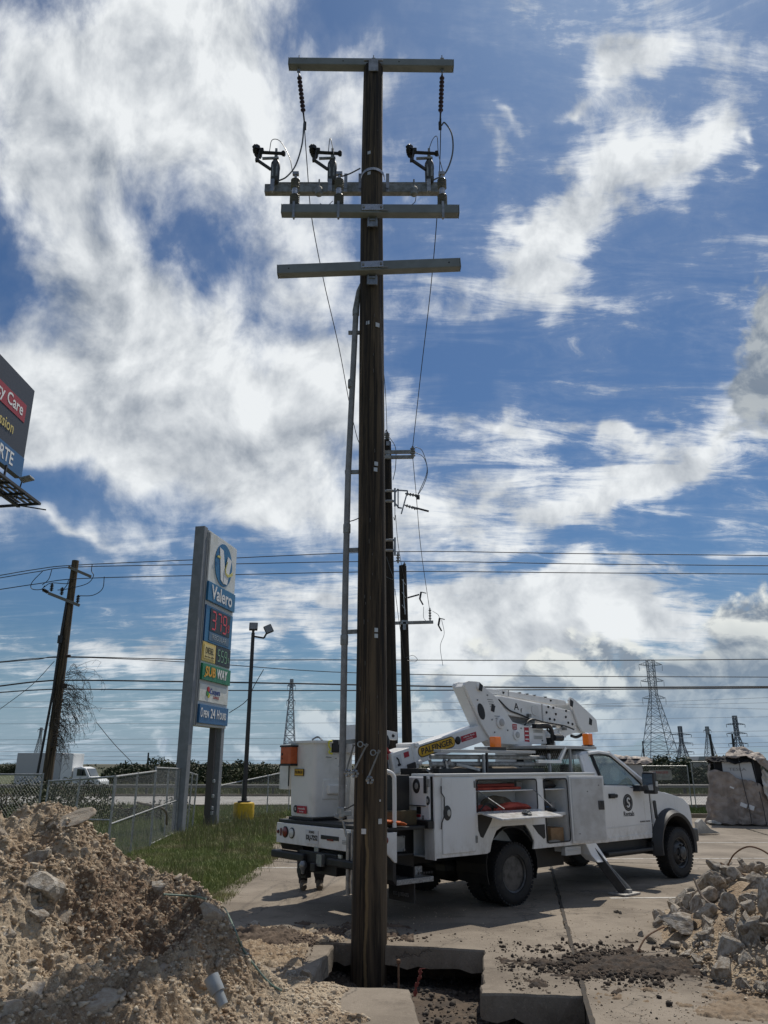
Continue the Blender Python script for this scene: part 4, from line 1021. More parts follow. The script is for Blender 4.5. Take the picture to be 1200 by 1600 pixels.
# ================================================================== POLES BEHIND
def back_pole(u0, v0, ub, Y, w, m, label, z0=-.3):
    top = at(u0, v0, Y); bot = at(ub, 1170, Y); dx = (bot.x - top.x) / (bot.z - top.z)
    th = thing('utility_pole', label, 'power pole', (bot.x, Y, 0))
    zt = top.z; sh = pole_mesh(0, 0, z0, zt, w, w * .68, m, th, 24, 40)
    sh.rotation_euler = (0, math.atan(-0.0 + (top.x - bot.x) / (zt - bot.z)), 0)
    return th, top
P2, t2 = back_pole(606, 690, 612, 14.5, .135, poled, 'slim black pole just right of the big pole with two short arms near its top')
def L2(u, v, Y=14.4): return at(u, v, Y) - P2.location
insulator(L2(605, 690, 14.5), .22, .055, porc, 4, P2, 'top_insulator')
for v in (706, 714):
    MB().beam(L2(575, v + 1), L2(646, v), .05, .07).build('arm', galvd, P2, bevel=.004)
pi = insulator(L2(645, 716), .26, .055, porc, 4, P2, 'arm_insulator')
MB().box(L2(606, 693), (.07, .02, .09)).box(L2(606, 710), (.09, .03, .14)).build('arm_bolt_plate', galv, P2)
for (v, s) in ((775, 1), (852, .5)):                    # switch frames clamped round the shaft
    mb = MB()
    for dv in (-8, 8):
        mb.beam(L2(600, v + dv), L2(618, v + dv), .03, .04); mb.cyl(L2(603, v + dv, 14.3), L2(614, v + dv, 14.3), .03, n=8)
    mb.beam(L2(599, v - 12), L2(599, v + 16), .04, .04); mb.beam(L2(617, v - 12), L2(617, v + 16), .04, .04)
    mb.build('switch_clamp', galv, P2)
mb = MB()
for a, b in (((617, 770), (622, 764)), ((617, 786), (622, 792)), ((622, 764), (622, 794)), ((622, 766), (637, 767)), ((622, 793), (628, 794)), ((637, 767), (627, 803))): mb.beam(L2(*a), L2(*b), .025, .025)
mb.build('switch_frame', galv, P2)
insulator(L2(633, 771), .28, .04, porc, 4, P2, 'switch_insulator', Vector((1, 0, -.2)))
insulator(L2(632, 789), .28, .035, porc, 4, P2, 'switch_insulator', Vector((1, 0, -.35)))
MB().beam(L2(643, 792), L2(670, 799), .03, .03).box(L2(653, 777), (.07, .05, .08)).build('switch_blade', blackp, P2)
for l in ([(648, 698), (660, 705), (668, 735), (662, 758), (652, 775)], [(647, 706), (662, 715), (667, 738), (652, 775)], [(609, 684), (618, 700), (618, 730), (614, 750)], [(596, 700), (603, 672), (604, 680)], [(604, 870), (610, 890), (614, 905), (596, 898)], [(617, 790), (617, 812), (615, 808)]):
    wmesh('jumper_wire', [L2(*q) for q in l], .007, jm, P2)
insulator(L2(622, 880), .22, .04, porc, 3, P2, 'side_insulator')
P3, t3_ = back_pole(631, 884, 637, 20, .145, poled, 'short black pole behind the slim one with a long arm to the right')
def L3(u, v, Y=19.85): return at(u, v, Y) - P3.location
insulator(L3(632, 890, 20), .20, .05, porc, 3, P3, 'top_insulator')
MB().beam(L3(570, 975), L3(677, 972), .06, .08).build('arm', galvd, P3, bevel=.004)
MB().box(L3(632, 972, 19.8), (.16, .03, .10)).box(L3(632, 978, 19.8), (.08, .03, .2)).build('arm_bolt_plate', galv, P3)
insulator(L3(672, 970), .34, .04, porc, 4, P3, 'arm_insulator')
MB().beam(L3(637, 934), L3(655, 929), .035, .035).build('side_arm', blackp, P3)
for (u, v) in ((658, 930), (687, 971)):
    MB().beam(L3(u, v - 5), L3(u + 8, v - 3), .02).beam(L3(u, v - 5), L3(u - 2, v + 6), .05).beam(L3(u - 2, v + 6), L3(u + 3, v + 15), .035).build('open_cutout', blackp, P3)
for l in ([(676, 955), (684, 960), (687, 966)], [(690, 968), (694, 990), (688, 1010), (692, 1040)], [(662, 948), (662, 965), (668, 972)], [(634, 1028), (645, 1024), (652, 1030), (648, 1034), (636, 1032)]):
    wmesh('jumper_wire', [L3(*q) for q in l], .006, jm, P3)
mb = MB().tube(smoothpts([L3(630, 905, 19.8), L3(631, 935, 19.8), L3(633, 960, 19.8)]), .012, 5)
for v in (905, 925, 945): mb.beam(L3(628, v, 19.8), L3(634, v + 9, 19.8), .012)
mb.build('pole_fittings', tagm, P3)
# conductors running down from the main pole to the poles behind
def conductor(pts, r, label, m=wire, sag=0.0, n=5, group=None, name='power_line', k=8):
    pts = [Vector(p) for p in pts]
    if len(pts) == 2:
        a, b = pts; pts = [a.lerp(b, i / 16) + Vector((0, 0, -4 * sag * (i / 16) * (1 - i / 16))) for i in range(17)]
        k = 1
    q = pts if k == 1 else smoothpts(pts, k)
    return tag(MB().tube(q, r, n).build(name, m, smooth=True), label, 'power line', group)
conductor([at(475, 190, 9.3), at(480, 260, 9.9), at(487, 340, 10.3), at(506, 440, 11.3), at(530, 545, 12.6), at(550, 650, 14.0), at(566, 700, 14.5), at(600, 712, 14.6)], .0075, 'slack wire from the left end of the top crossarm down behind the big pole')
conductor([at(689, 185, 9.3), at(687, 260, 9.9), at(682, 350, 10.4), at(672, 460, 11.5), at(658, 580, 12.9), at(645, 697, 14.4)], .0075, 'slack wire from the right end of the top crossarm to the slim black pole')
conductor([at(597, 560, 12.5), at(602, 610, 13.4), at(605, 680, 14.5)], .006, 'short wire emerging right of the big pole down to the slim pole tip')
conductor([at(645, 716, 14.4), at(650, 770, 15.4), at(658, 860, 17.3), at(672, 958, 19.8)], .007, 'wire from the slim pole arm down to the short pole arm')
conductor([at(618, 805, 14.5), at(622, 850, 15.9), at(629, 892, 17.7), at(632, 905, 20)], .006, 'wire from the slim pole switch down to the short pole tip')
conductor([at(600, 770, 14.3), at(597, 820, 15.9), at(606, 875, 17.7), at(612, 905, 15)], .006, 'drooping lead at the left side of the slim black pole')
conductor([at(617, 920, 14.5), at(624, 975, 15.9), at(632, 1028, 19.7)], .006, 'lead running down between the slim and the short black pole')

# ---------------------------------------------------------------- old pole far left
YO = 34
OP = thing('utility_pole', 'old leaning wooden pole at far left overgrown by a dry vine', 'power pole', (at(72, 1225, YO).x, YO, 0))
sh = pole_mesh(0, 0, -.4, 10.7, .23, .15, polew, OP, 24, 40)
def LO(u, v, Y=YO - .2): return at(u, v, Y) - OP.location
sh.rotation_euler = (0, math.atan((at(118, 880, YO).x - OP.location.x) / 10.7), 0)
MB().beam(LO(107, 886), LO(142, 901), .10, .12).build('top_arm', mat('grey_arm_timber', (.20, .19, .17), .8), OP, bevel=.006)
MB().beam(LO(76, 927), LO(124, 946), .11, .13).build('lower_arm', mat('grey_arm_timber', (.20, .19, .17), .8), OP, bevel=.006)
for (u, v) in ((80, 924), (96, 930), (121, 942)): insulator(LO(u, v), .36, .09, mat('dark_porcelain', (.03, .025, .02), .3), 4, OP, 'pin_insulator')
insulator(LO(76, 926), .34, .085, mat('dark_porcelain', (.03, .025, .02), .3), 4, OP, 'strain_insulator', Vector((-1, 0, .5)))
for l in ([(67, 892), (50, 910), (50, 920), (64, 921), (70, 915)], [(81, 890), (76, 905), (66, 914)], [(144, 882), (143, 892), (146, 900), (136, 912), (106, 920), (90, 922)], [(163, 901), (160, 920), (145, 930), (122, 931)], [(68, 918), (80, 911), (104, 912), (110, 908)], [(95, 925), (104, 915), (107, 906)]):
    wmesh('jumper_wire', [LO(*q) for q in l], .018, wireb, OP)
MB().tube([LO(105, 935), LO(94, 1000), LO(83, 1080), LO(58, 1212)], .055, 8).cyl(LO(94.5, 993), LO(93, 1005), .11, n=8).build('riser_cable', blackp, OP, smooth=True)
MB().cyl(LO(104, 1025), LO(110, 1025), .06, n=8).box(LO(101, 1072), (.2, .1, .2)).build('wire_bracket', mat('dark_bracket', (.05, .03, .025), .7), OP)
# dry vine
mb = MB(); vr = random.Random(3)
for k in range(125):
    s = vr.random(); u0 = 104 - s * 26; v0 = 1050 + s * 120
    p = LO(u0, v0, YO - .3); L = vr.uniform(.5, 1.9) * (1.25 if s < .5 else .8); a = vr.uniform(-.3, 1.1); pts = [p]; d = Vector((math.cos(a), vr.uniform(-.3, .3), math.sin(a)))
    for j in range(7):
        d = (d + Vector((vr.uniform(-.5, .6), vr.uniform(-.3, .3), vr.uniform(-.75, .35) - .10 * j))).normalized(); pts.append(pts[-1] + d * L / 7)
    mb.tube(pts, [.012 - .001 * j for j in range(8)], 3, cap=False)
    for j in range(2, 8):
        if vr.random() < .9:
            d2 = Vector((vr.uniform(-1, 1), vr.uniform(-.4, .4), vr.uniform(-1, .6))).normalized() * vr.uniform(.12, .4)
            mb.tube([pts[j], pts[j] + d2 * .5 + Vector((0, 0, .03)), pts[j] + d2], [.007, .006, .004], 3, cap=False)
vine = mb.build('dry_vine', mat('dry_vine_bark', (.085, .07, .055), .9)); vine.location = OP.location
tag(vine, 'tangle of leafless vine hanging off the old leaning pole', 'vine')
# ---------------------------------------------------------------- wire spans
def span(l, Y, r, lb, grp, m=wire, Ys=None):
    Ys = Ys or [Y] * len(l)
    pts = [at(u, v, yy) for (u, v), yy in zip(l, Ys)]
    a = pts[0] + (pts[0] - pts[1]) * .25; b = pts[-1] + (pts[-1] - pts[-2]) * .25
    return conductor([a] + pts + [b], r, lb, m, group=grp, k=5)
DG = 'distribution wires crossing behind the poles'
span([(0, 899), (60, 889), (118, 883), (320, 874), (620, 862), (900, 865), (1200, 868)], 34, .020, 'topmost overhead wire crossing the frame behind the poles', DG)
span([(0, 903), (60, 893), (118, 886), (320, 882), (620, 877), (900, 881), (1200, 884)], 34.2, .020, 'second overhead wire from the top behind the poles', DG)
span([(0, 921), (60, 912), (125, 904), (320, 899), (620, 893), (900, 895), (1200, 897)], 33.8, .020, 'third overhead wire from the top behind the poles', DG)
span([(0, 1035), (60, 1030), (104, 1026), (320, 1031), (520, 1031), (900, 1032), (1200, 1030)], 34, .020, 'communications cable at mid height from the old pole to the right', DG)
span([(0, 1034), (104, 1027), (300, 1035), (520, 1050), (800, 1056), (1200, 1058)], 34.3, .018, 'second communications cable just under the upper one', DG)
span([(0, 1072), (60, 1065), (130, 1063), (400, 1067), (800, 1074), (1200, 1073)], 33.9, .034, 'thick telephone cable low on the old pole', DG)
span([(0, 1082), (60, 1078), (130, 1077), (400, 1079), (800, 1078), (1200, 1075)], 34.1, .026, 'thin telephone cable beneath the thick one', DG)
conductor([at(85, 1033, 34), at(50, 1070, 34.5), at(0, 1108, 35), at(-60, 1152, 36)], .014, 'guy wire slanting down left from the old leaning pole')
conductor([at(412, 1046, 60), at(398, 1070, 60), at(385, 1095, 60), at(358, 1114, 60)], .03, 'drooping service wire left of the light pole')
conductor([at(150, 1128, 60), at(178, 1162, 60), at(205, 1190, 60)], .025, 'slanted service wire over the box truck')
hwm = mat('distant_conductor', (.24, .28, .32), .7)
TG = 'distant transmission lines low over the horizon'
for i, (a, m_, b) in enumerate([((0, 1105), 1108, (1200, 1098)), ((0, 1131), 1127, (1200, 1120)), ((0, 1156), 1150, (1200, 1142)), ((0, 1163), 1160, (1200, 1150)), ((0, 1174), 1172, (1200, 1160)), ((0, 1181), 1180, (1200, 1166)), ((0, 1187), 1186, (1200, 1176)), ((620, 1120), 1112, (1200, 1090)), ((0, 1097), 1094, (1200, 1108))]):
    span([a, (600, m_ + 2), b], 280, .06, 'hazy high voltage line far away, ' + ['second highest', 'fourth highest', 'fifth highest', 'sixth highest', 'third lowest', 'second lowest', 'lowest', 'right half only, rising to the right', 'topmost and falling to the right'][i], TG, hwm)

# ================================================================== SIGN TOWER
sx0, sy0, sx1, sy1 = -5.74, 23.9, -5.25, 26.35
sd = Vector((sx1 - sx0, sy1 - sy0, 0)); SL = sd.length; sd.normalize(); sn = Vector((sd.y, -sd.x, 0))          # along, towards the lot
SG = thing('price_sign', 'tall grey gas station price sign with stacked panels left of the light pole', 'gas sign', (sx0, sy0, 0))
def sp(s, out, z): return sd * s + sn * out + Vector((0, 0, z))
def sbox(s0, s1, o0, o1, z0, z1):
    mb = MB(); vs = [sp(s, o, z) for s in (s0, s1) for o in (o0, o1) for z in (z0, z1)]
    mb.add(vs, [(0, 1, 3, 2), (4, 6, 7, 5), (0, 4, 5, 1), (2, 3, 7, 6), (0, 2, 6, 4), (1, 5, 7, 3)]); return mb
sbox(-.22, .04, -.33, .0, -.1, 9.18).build('post', signg, SG, bevel=.01)
sbox(2.22, 2.46, -.33, .0, -.1, 3.02).build('post', signg, SG, bevel=.01)
sbox(1.93, 2.06, -.30, -.10, -.1, 3.02).build('cable_duct', mat('brown_duct', (.07, .06, .055), .6), SG)
for z in (.35, .5, .85, 1.3): sbox(1.95, 2.08, -.1, -.04, z, z + .11).build('junction_box', galv, SG, bevel=.01)
sbox(.07, SL, -.30, .02, 2.98, 9.13).build('cabinet', mat('sign_trim_grey', (.50, .51, .51), .5), SG, bevel=.01)
sbox(.09, .13, .02, .05, 3.0, 9.05).build('edge_trim', signg, SG)
def panel(z0, z1, m, s0=.19, s1=None, out=.055, nm='face_panel', par=None):
    s1 = s1 or SL - .06
    return sbox(s0, s1, .02, out, z0, z1).build(nm, m, par or SG, bevel=.008)
def SM(s, z, out=.07): o = sp(s, out, z); return frame(o, sd, sn)
top = panel(7.47, 9.08, signw)
CX, CZ, CR = 1.33, 8.24, .72
MB().lathe([(CR, 0), (CR, .02)], sp(CX, .058, CZ), sn, 40).build('logo_disc', signb, top)
def LV(pts, out, m, nm):
    return MB().prism([(CX + a * CR, CZ + b * CR) for a, b in pts], 0, .012, lambda x, y, z: sp(x, out + y, z)).build(nm, m, top)
LV([(-.62, .72), (-.18, .66), (.22, -.52), (.42, -.85), (.02, -.88), (-.30, -.74)], .082, inkw, 'letter_mark')
LV([(-.02, -.86), (.42, -.85), (.80, .40), (.34, .50), (.06, -.35)], .096, inkw, 'letter_mark')
def band(pts, w0, w1, out, m):
    P = []; Q = []; pts = [(CX + a * CR, CZ + b * CR) for a, b in pts]
    for i, (x, z) in enumerate(pts):
        a = pts[max(0, i - 1)]; b = pts[min(len(pts) - 1, i + 1)]; d = Vector((b[0] - a[0], b[1] - a[1])).normalized(); w = w0 + (w1 - w0) * i / (len(pts) - 1)
        P.append((x - d.y * w, z + d.x * w)); Q.append((x + d.y * w, z - d.x * w))
    vs = [sp(x, out, z) for x, z in P] + [sp(x, out, z) for x, z in Q] + [sp(x, out + .012, z) for x, z in P] + [sp(x, out + .012, z) for x, z in Q]; n = len(P)
    fs = [(i, i + 1, n + i + 1, n + i) for i in range(n - 1)] + [(2 * n + i, 2 * n + i + 1, 3 * n + i + 1, 3 * n + i) for i in range(n - 1)] + [(i, i + 1, 2 * n + i + 1, 2 * n + i) for i in range(n - 1)] + [(n + i, n + i + 1, 3 * n + i + 1, 3 * n + i) for i in range(n - 1)]
    return MB().add(vs, fs).build('logo_ribbon', m, top)
ym = mat('logo_yellow', (.62, .56, .16), .5)
band([(-.92, .20), (-.75, .24), (-.55, .22)], .03, .045, .112, ym)
band([(.30, .22), (.18, .02), (.10, -.18), (.16, -.36), (.40, -.42), (.68, -.34), (.96, -.20)], .02, .055, .112, ym)
bl = panel(6.84, 7.45, signb, out=.10); text('Valero', .62, inkw, bl, SM(1.30, 7.14, .112), bold=.012, width=1.72)
pr_ = panel(5.55, 6.70, signb); sbox(.19, .22, .05, .07, 5.55, 6.70).build('panel_edge', signn, pr_)
ds = sbox(.56, 2.18, .055, .075, 5.92, 6.64).build('price_display', ledoff, pr_)
SEG = {'3': 'abcdg', '5': 'afgcd', '7': 'abc', '9': 'abcdfg'}
def digit(ch, s, z, w, h, out, m, par, t=.05):
    mb = MB(); S_ = {'a': (0, h / 2, w, 0), 'd': (0, -h / 2, w, 0), 'g': (0, 0, w, 0), 'f': (-w / 2, h / 4, 0, h / 2), 'b': (w / 2, h / 4, 0, h / 2), 'e': (-w / 2, -h / 4, 0, h / 2), 'c': (w / 2, -h / 4, 0, h / 2)}
    for k in SEG[ch]:
        x, zz, dx, dz = S_[k]; e = t / 2
        a = (s + x - (dx / 2 - e if dx else e), z + zz - (dz / 2 - e if dz else e)); b = (s + x + (dx / 2 - e if dx else e), z + zz + (dz / 2 - e if dz else e))
        vs = [sp(p, o, q) for p in (a[0], b[0]) for o in (out, out + .008) for q in (a[1], b[1])]; mb.add(vs, [(0, 1, 3, 2), (4, 6, 7, 5), (0, 4, 5, 1), (2, 3, 7, 6), (0, 2, 6, 4), (1, 5, 7, 3)])
    return mb.build('digit', m, par)
for ch, s in zip('379', (.84, 1.28, 1.72)): digit(ch, s, 6.28, .28, .56, .076, ledr, pr_, .05)
digit('9', 2.05, 6.20, .10, .22, .076, ledr, pr_, .025)
rg = sbox(.56, 2.18, .055, .072, 5.62, 5.88).build('grade_strip', mat('dull_blue_grey', (.10, .16, .23), .5), pr_); text('REGULAR', .22, mat('pale_strip_ink', (.40, .45, .48), .5), pr_, SM(1.37, 5.75, .078), width=1.15)
dp = panel(4.94, 5.53, signy, s1=1.20); sbox(.27, 1.10, .055, .07, 5.02, 5.45).build('inset', mat('pale_yellow', (.72, .58, .24), .5), dp); text('DIESEL', .28, inkd, dp, SM(.69, 5.27, .076), width=.62); text('ultra low sulfur', .08, inkd, dp, SM(.69, 5.09, .076), width=.7)
dd = panel(4.94, 5.53, ledoff, s0=1.23)
for ch, s in zip('559', (1.45, 1.73, 2.01)): digit(ch, s, 5.24, .17, .36, .058, ledg, dd, .03)
digit('9', 2.24, 5.17, .07, .14, .058, ledg, dd, .015)
sb = panel(4.36, 4.86, signgr, out=.10)
text('SUB', .40, mat('sub_orange', (.70, .36, .03), .5), sb, SM(.78, 4.62, .112), bold=.014, width=.80); text('WAY', .40, inkw, sb, SM(1.70, 4.62, .112), bold=.014, width=.86)
MB().prism([(.30, 4.44), (.40, 4.44), (.40, 4.49), (.30, 4.49)], 0, .01, lambda x, y, z: sp(x, .112 + y, z)).build('letter_arrow', mat('sub_orange', (.70, .36, .03), .5), sb)
co = panel(3.72, 4.24, signw)
text('Coopers', .24, mat('navy_ink', (.03, .06, .22), .5), co, SM(1.35, 4.05, .062), bold=.008, width=.80); text('EXPRESS', .11, redd, co, SM(1.45, 3.88, .062), width=.45)
for (a, b, r, mn, cc) in ((.80, 4.10, .085, 'blob_red', (.45, .02, .03)), (.76, 3.98, .085, 'blob_green', (.05, .25, .06)), (.86, 3.92, .075, 'blob_yellow', (.65, .55, .04)), (.93, 4.02, .05, 'blob_blue', (.04, .10, .4))):
    MB().lathe([(r, 0), (r, .012 + r * .1)], sp(a, .056, b), sn, 14).build('logo_blot', mat(mn, cc, .5), co)
op_ = panel(3.06, 3.62, mat('open_blue', (.03, .12, .27), .4), out=.10)
text('O', .40, inkw, op_, SM(.33, 3.36, .112), width=.16, bold=.006); text('PEN', .29, inkw, op_, SM(.66, 3.33, .112), width=.38, bold=.006); text('24', .40, inkw, op_, SM(1.17, 3.36, .112), width=.36, bold=.006)
text('H', .40, inkw, op_, SM(1.58, 3.36, .112), width=.18, bold=.006); text('OURS', .29, inkw, op_, SM(1.98, 3.33, .112), width=.52, bold=.006)

# ------------------------------------------------------------------ light pole
LP = thing('light_pole', 'slim dark pole with two floodlights on a yellow concrete base beside the price sign', 'light pole', (-4.98, 29.2, 0))
MB().lathe([(.36, -.1), (.37, .0), (.37, .50), (.355, .56), (.30, .58)], n=32).build('concrete_base', yelp, LP, smooth=True)
MB().box((0, 0, .605), (.40, .40, .05)).cyl((0, 0, .62), (0, 0, .72), .10, n=12).build('base_plate', darkp, LP, bevel=.006)
MB().cyl((0, 0, .6), (0, 0, 6.62), .088, .07, n=4).build('shaft', darkp, LP, bevel=.008)
MB().beam((-.05, 0, 6.5), (.42, 0, 6.42), .06).beam((.42, 0, 6.42), (.52, 0, 6.62), .06).cyl((0, 0, 6.6), (0, 0, 6.72), .05, n=8).build('lamp_arm', darkp, LP)
for i, (c, r_) in enumerate((((.0, 0, 6.86), (R(-18), 0, R(8))), ((.58, 0, 6.76), (R(-25), R(62), R(-15))))):
    f = MB().box((0, 0, 0), (.32, .10, .31)).build('floodlight', darkp, LP, bevel=.02); f.location = c; f.rotation_euler = r_
    MB().box((0, -.052, 0), (.27, .01, .26)).build('lens', lamp, f)
    for k in range(5): MB().box((-.12 + k * .06, .07, 0), (.012, .05, .28)).build('cooling_fin', darkp, f)

# ------------------------------------------------------------------ billboard high at the left
BB = thing('billboard', 'high billboard with red and blue bands cut by the left edge of the photo', 'billboard', (-15.15, 30.0, 0))
bd = Vector((0, -1, 0))                               # the board runs towards the viewer; its face looks to +X
def bp(s, out, z): return Vector((out, -14.5 + s, z))          # s grows away from the viewer = reading direction
def bbox_(s0, s1, o0, o1, z0, z1):
    mb = MB(); vs = [bp(s, o, z) for s in (s0, s1) for o in (o0, o1) for z in (z0, z1)]
    return mb.add(vs, [(0, 1, 3, 2), (4, 6, 7, 5), (0, 4, 5, 1), (2, 3, 7, 6), (0, 2, 6, 4), (1, 5, 7, 3)])
bbox_(0, 14.5, -.25, 0, 13.2, 17.25).build('board', mat('billboard_slate', (.035, .036, .042), .45), BB)
bbox_(0, 14.0, .0, .02, 15.50, 16.30).build('red_band', mat('billboard_red', (.33, .025, .03), .45), BB)
bbox_(0, 14.5, .0, .02, 13.2, 14.08).build('blue_band', mat('billboard_blue', (.03, .115, .26), .45), BB)
def BM(s, z, out=.03): return frame(bp(s, out, z), (0, 1, 0), (1, 0, 0))
text('Emergency Care', .72, inkw, BB, BM(13.75, 15.92), bold=.010, width=4.7, align='RIGHT')
text('Compassion', .68, mat('billboard_yellow', (.62, .50, .16), .5), BB, BM(13.25, 14.85), bold=.006, width=3.0, align='RIGHT')
text('LA PORTE', .78, inkw, BB, BM(13.6, 13.63), bold=.010, width=3.15, align='RIGHT')
dks = mat('billboard_steel', (.03, .03, .033), .6)
for z, o0 in ((12.05, .95), (11.95, .12)):
    bbox_(-.2, 14.3, o0, o0 + .14, z - .1, z).build('walkway_rail', dks, BB)
mb = MB()
for k in range(12):
    s = .4 + k * 1.25
    mb.beam(bp(s, -.5, 11.85), bp(s, 1.08, 11.97), .08, .10); mb.beam(bp(s, .1, 11.92), bp(s + .9, .98, 12.0), .045)
    if k < 11: mb.beam(bp(s, .1, 11.95), bp(s + .1, .1, 13.2), .07)
mb.build('walkway_bracket', dks, BB)
for k in range(3):
    bbox_(.0, 14.1, .22 + k * .24, .36 + k * .24, 11.98, 12.0).build('walkway_plank', mat('dull_grating', (.15, .15, .16), .6, .3), BB)
for s in (3.2, 8.4, 13.5):
    f = MB().box((0, 0, 0), (.45, .45, .10)).box((-.18, 0, -.06), (.08, .3, .08)).build('floodlight', galvd, BB, bevel=.03); f.location = bp(s, .75, 12.80); f.rotation_euler = (0, R(-14), 0)
    MB().beam((-.2, 0, -.05), (-.5, 0, -.75), .04).build('arm', dks, f)
MB().cyl((-1.2, -9.5, -.3), (-1.2, -9.5, 12.0), .55, n=24).build('column', galvd, BB, smooth=True)
MB().beam((-1.2, -14.4, 12.0), (-1.2, -.1, 12.0), .3, .4).build('main_beam', dks, BB)

# ------------------------------------------------------------------ fences
def fence_panel(a, b, z0, z1, label, group, tilt=0.0, mid=True, sp_=.095, posts=2, r=.0021, botrail=False, base=0):
    a, b = Vector((*a, 0)), Vector((*b, 0)); d = b - a; L = d.length; d.normalize(); nn = Vector((-d.y, d.x, 0))
    T = thing('fence_panel', label, 'fence panel', a, 0, group)
    def q(s, z): return d * s + nn * tilt * z + Vector((0, 0, z0 + base + (z1[0] + (z1[1] - z1[0]) * s / L - z0) * z))
    for k in range(posts):
        s = L * k / (posts - 1); MB().cyl(q(s, -.02), q(s, 1.02), .024, n=8).build('post', pipe, T, smooth=True)
    MB().cyl(q(0, 1), q(L, 1), .022, n=8).build('top_rail', pipe, T, smooth=True)
    if mid: MB().cyl(q(0, .48), q(L, .52), .018, n=8).build('mid_rail', pipe, T, smooth=True)
    if botrail: MB().cyl(q(0, .04), q(L, .04), .018, n=8).build('bottom_rail', pipe, T, smooth=True)
    H_ = (z1[0] + z1[1]) / 2 - z0; V = []; F = []
    n = int((L + H_) / sp_)
    for fam in (0, 1):
        for k in range(n):
            s0 = -H_ + k * sp_; s1 = s0 + H_; za, zb = 0.0, 1.0
            if s0 < 0: za = -s0 / H_; s0 = 0
            if s1 > L: zb = 1 - (s1 - L) / H_; s1 = L
            if zb <= za: continue
            if fam: p0, p1 = q(s0, 1 - za), q(s1, 1 - zb)
            else: p0, p1 = q(s0, za), q(s1, zb)
            p0 = p0 + nn * (.004 if fam else -.004); p1 = p1 + nn * (.004 if fam else -.004)
            u = (p1 - p0).normalized().cross(nn) * r; w = nn * r; i = len(V)
            for p in (p0, p1): V += [p + u, p - u * .5 + w * .87, p - u * .5 - w * .87]
            F += [(i, i + 1, i + 4, i + 3), (i + 1, i + 2, i + 5, i + 4), (i + 2, i, i + 3, i + 5)]
    stuff(npmesh('chain_link_mesh', np.array([tuple(v) for v in V]), np.array(F), chain, T))
    return T
FG = 'temporary chain link fence panels on the left'
fence_panel((-13.9, 21.2), (-8.15, 19.4), -.1, (1.62, 1.63), 'chain link fence panel at the far left edge of the photo', FG, posts=3, mid=False)
fence_panel((-7.95, 19.2), (-5.52, 16.6), -.1, (1.48, 1.62), 'sagging chain link panel in front of the old leaning pole', FG, posts=3, mid=True, tilt=.05)
fence_panel((-5.46, 16.5), (-5.62, 20.0), -.1, (1.62, 1.70), 'chain link panel with a sloping mid rail right of the dirt heap', FG, posts=3)
fence_panel((-5.66, 20.2), (-5.95, 23.7), -.05, (1.78, 1.74), 'chain link panel ending at the price sign post', FG, posts=3, botrail=True, tilt=.03)
fence_panel((-5.95, 23.75), (-5.70, 24.6), -.05, (1.7, 1.55), 'bunched chain link panel behind the left sign post', FG, posts=4, mid=False, tilt=-.05)
fence_panel((-5.6, 26.6), (-4.0, 34.5), -.05, (1.15, 1.60), 'low chain link run between the price sign and the light pole', FG, posts=4, mid=False, botrail=True)
MB_ = MB().tube(smoothpts([(-6.2, 20.6, .95), (-5.7, 21.3, .75), (-5.75, 21.9, .35)]), .03, 6)
tag(MB_.build('broken_branch', mat('grey_dead_wood', (.20, .17, .14), .9)), 'grey dead branch caught in the fence panel by the sign', 'branch')
tag(MB().tube(smoothpts([at(8, 1345, 15), at(14, 1290, 15), at(25, 1315, 15.1)]), .016, 5).build('broken_branch', mat('grey_dead_wood', (.20, .17, .14), .9)), 'small grey dead twig behind the dirt heap at far left', 'branch')
RG = 'chain link fence panels behind the truck on the right'
ya = 36.2
fence_panel((9.5, ya + .6), (13.6, ya + .1), .1, (1.80, 1.80), 'chain link panel with a white notice board behind the truck hood', RG, posts=2, sp_=.12, r=.0032, mid=False)
fence_panel((13.75, ya), (18.2, ya), .1, (1.98, 1.98), 'chain link panel between the truck and the wrapped charger', RG, posts=2, sp_=.12, r=.0032, mid=False)
fence_panel((18.3, ya), (23.5, ya - .2), .1, (1.98, 1.98), 'chain link panel right of the wrapped charger', RG, posts=2, sp_=.12, r=.0032, mid=False)
nb = tag(MB().box((12.35, ya + .05, 1.42), (1.0, .02, .42)).build('notice_board', mat('faded_white_board', (.40, .37, .33), .6, c2=(.3, .26, .22), scale=9)), 'faded white notice board hung on the fence behind the truck hood', 'sign')
text('DANGER', .15, redd, nb, frame((12.35, ya + .036, 1.52), (1, 0, 0), (0, -1, 0)), width=.7); text('KEEP OUT', .13, inkg, nb, frame((12.35, ya + .036, 1.33), (1, 0, 0), (0, -1, 0)), width=.8)
# ------------------------------------------------------------------ guard strip behind the road
gb = thing('guardrail', 'long low steel guardrail on the far side of the road', 'guardrail', (0, 51.5, 0))
MB().prism([(0, .45), (.06, .50), (0, .56), (.06, .62), (0, .68), (-.02, .68), (-.02, .45)], -70, 70, lambda x, y, z: (y, -x, z)).build('rail', mat('weathered_rail', (.26, .25, .23), .6, .3), gb)
p0 = MB().box((0, .08, .3), (.15, .12, .8)).build('post', mat('rail_post', (.10, .09, .08), .8), gb)
for k in range(60):
    c = p0.copy(); col.objects.link(c); c.location = (-59 + k * 2, 0, 0)
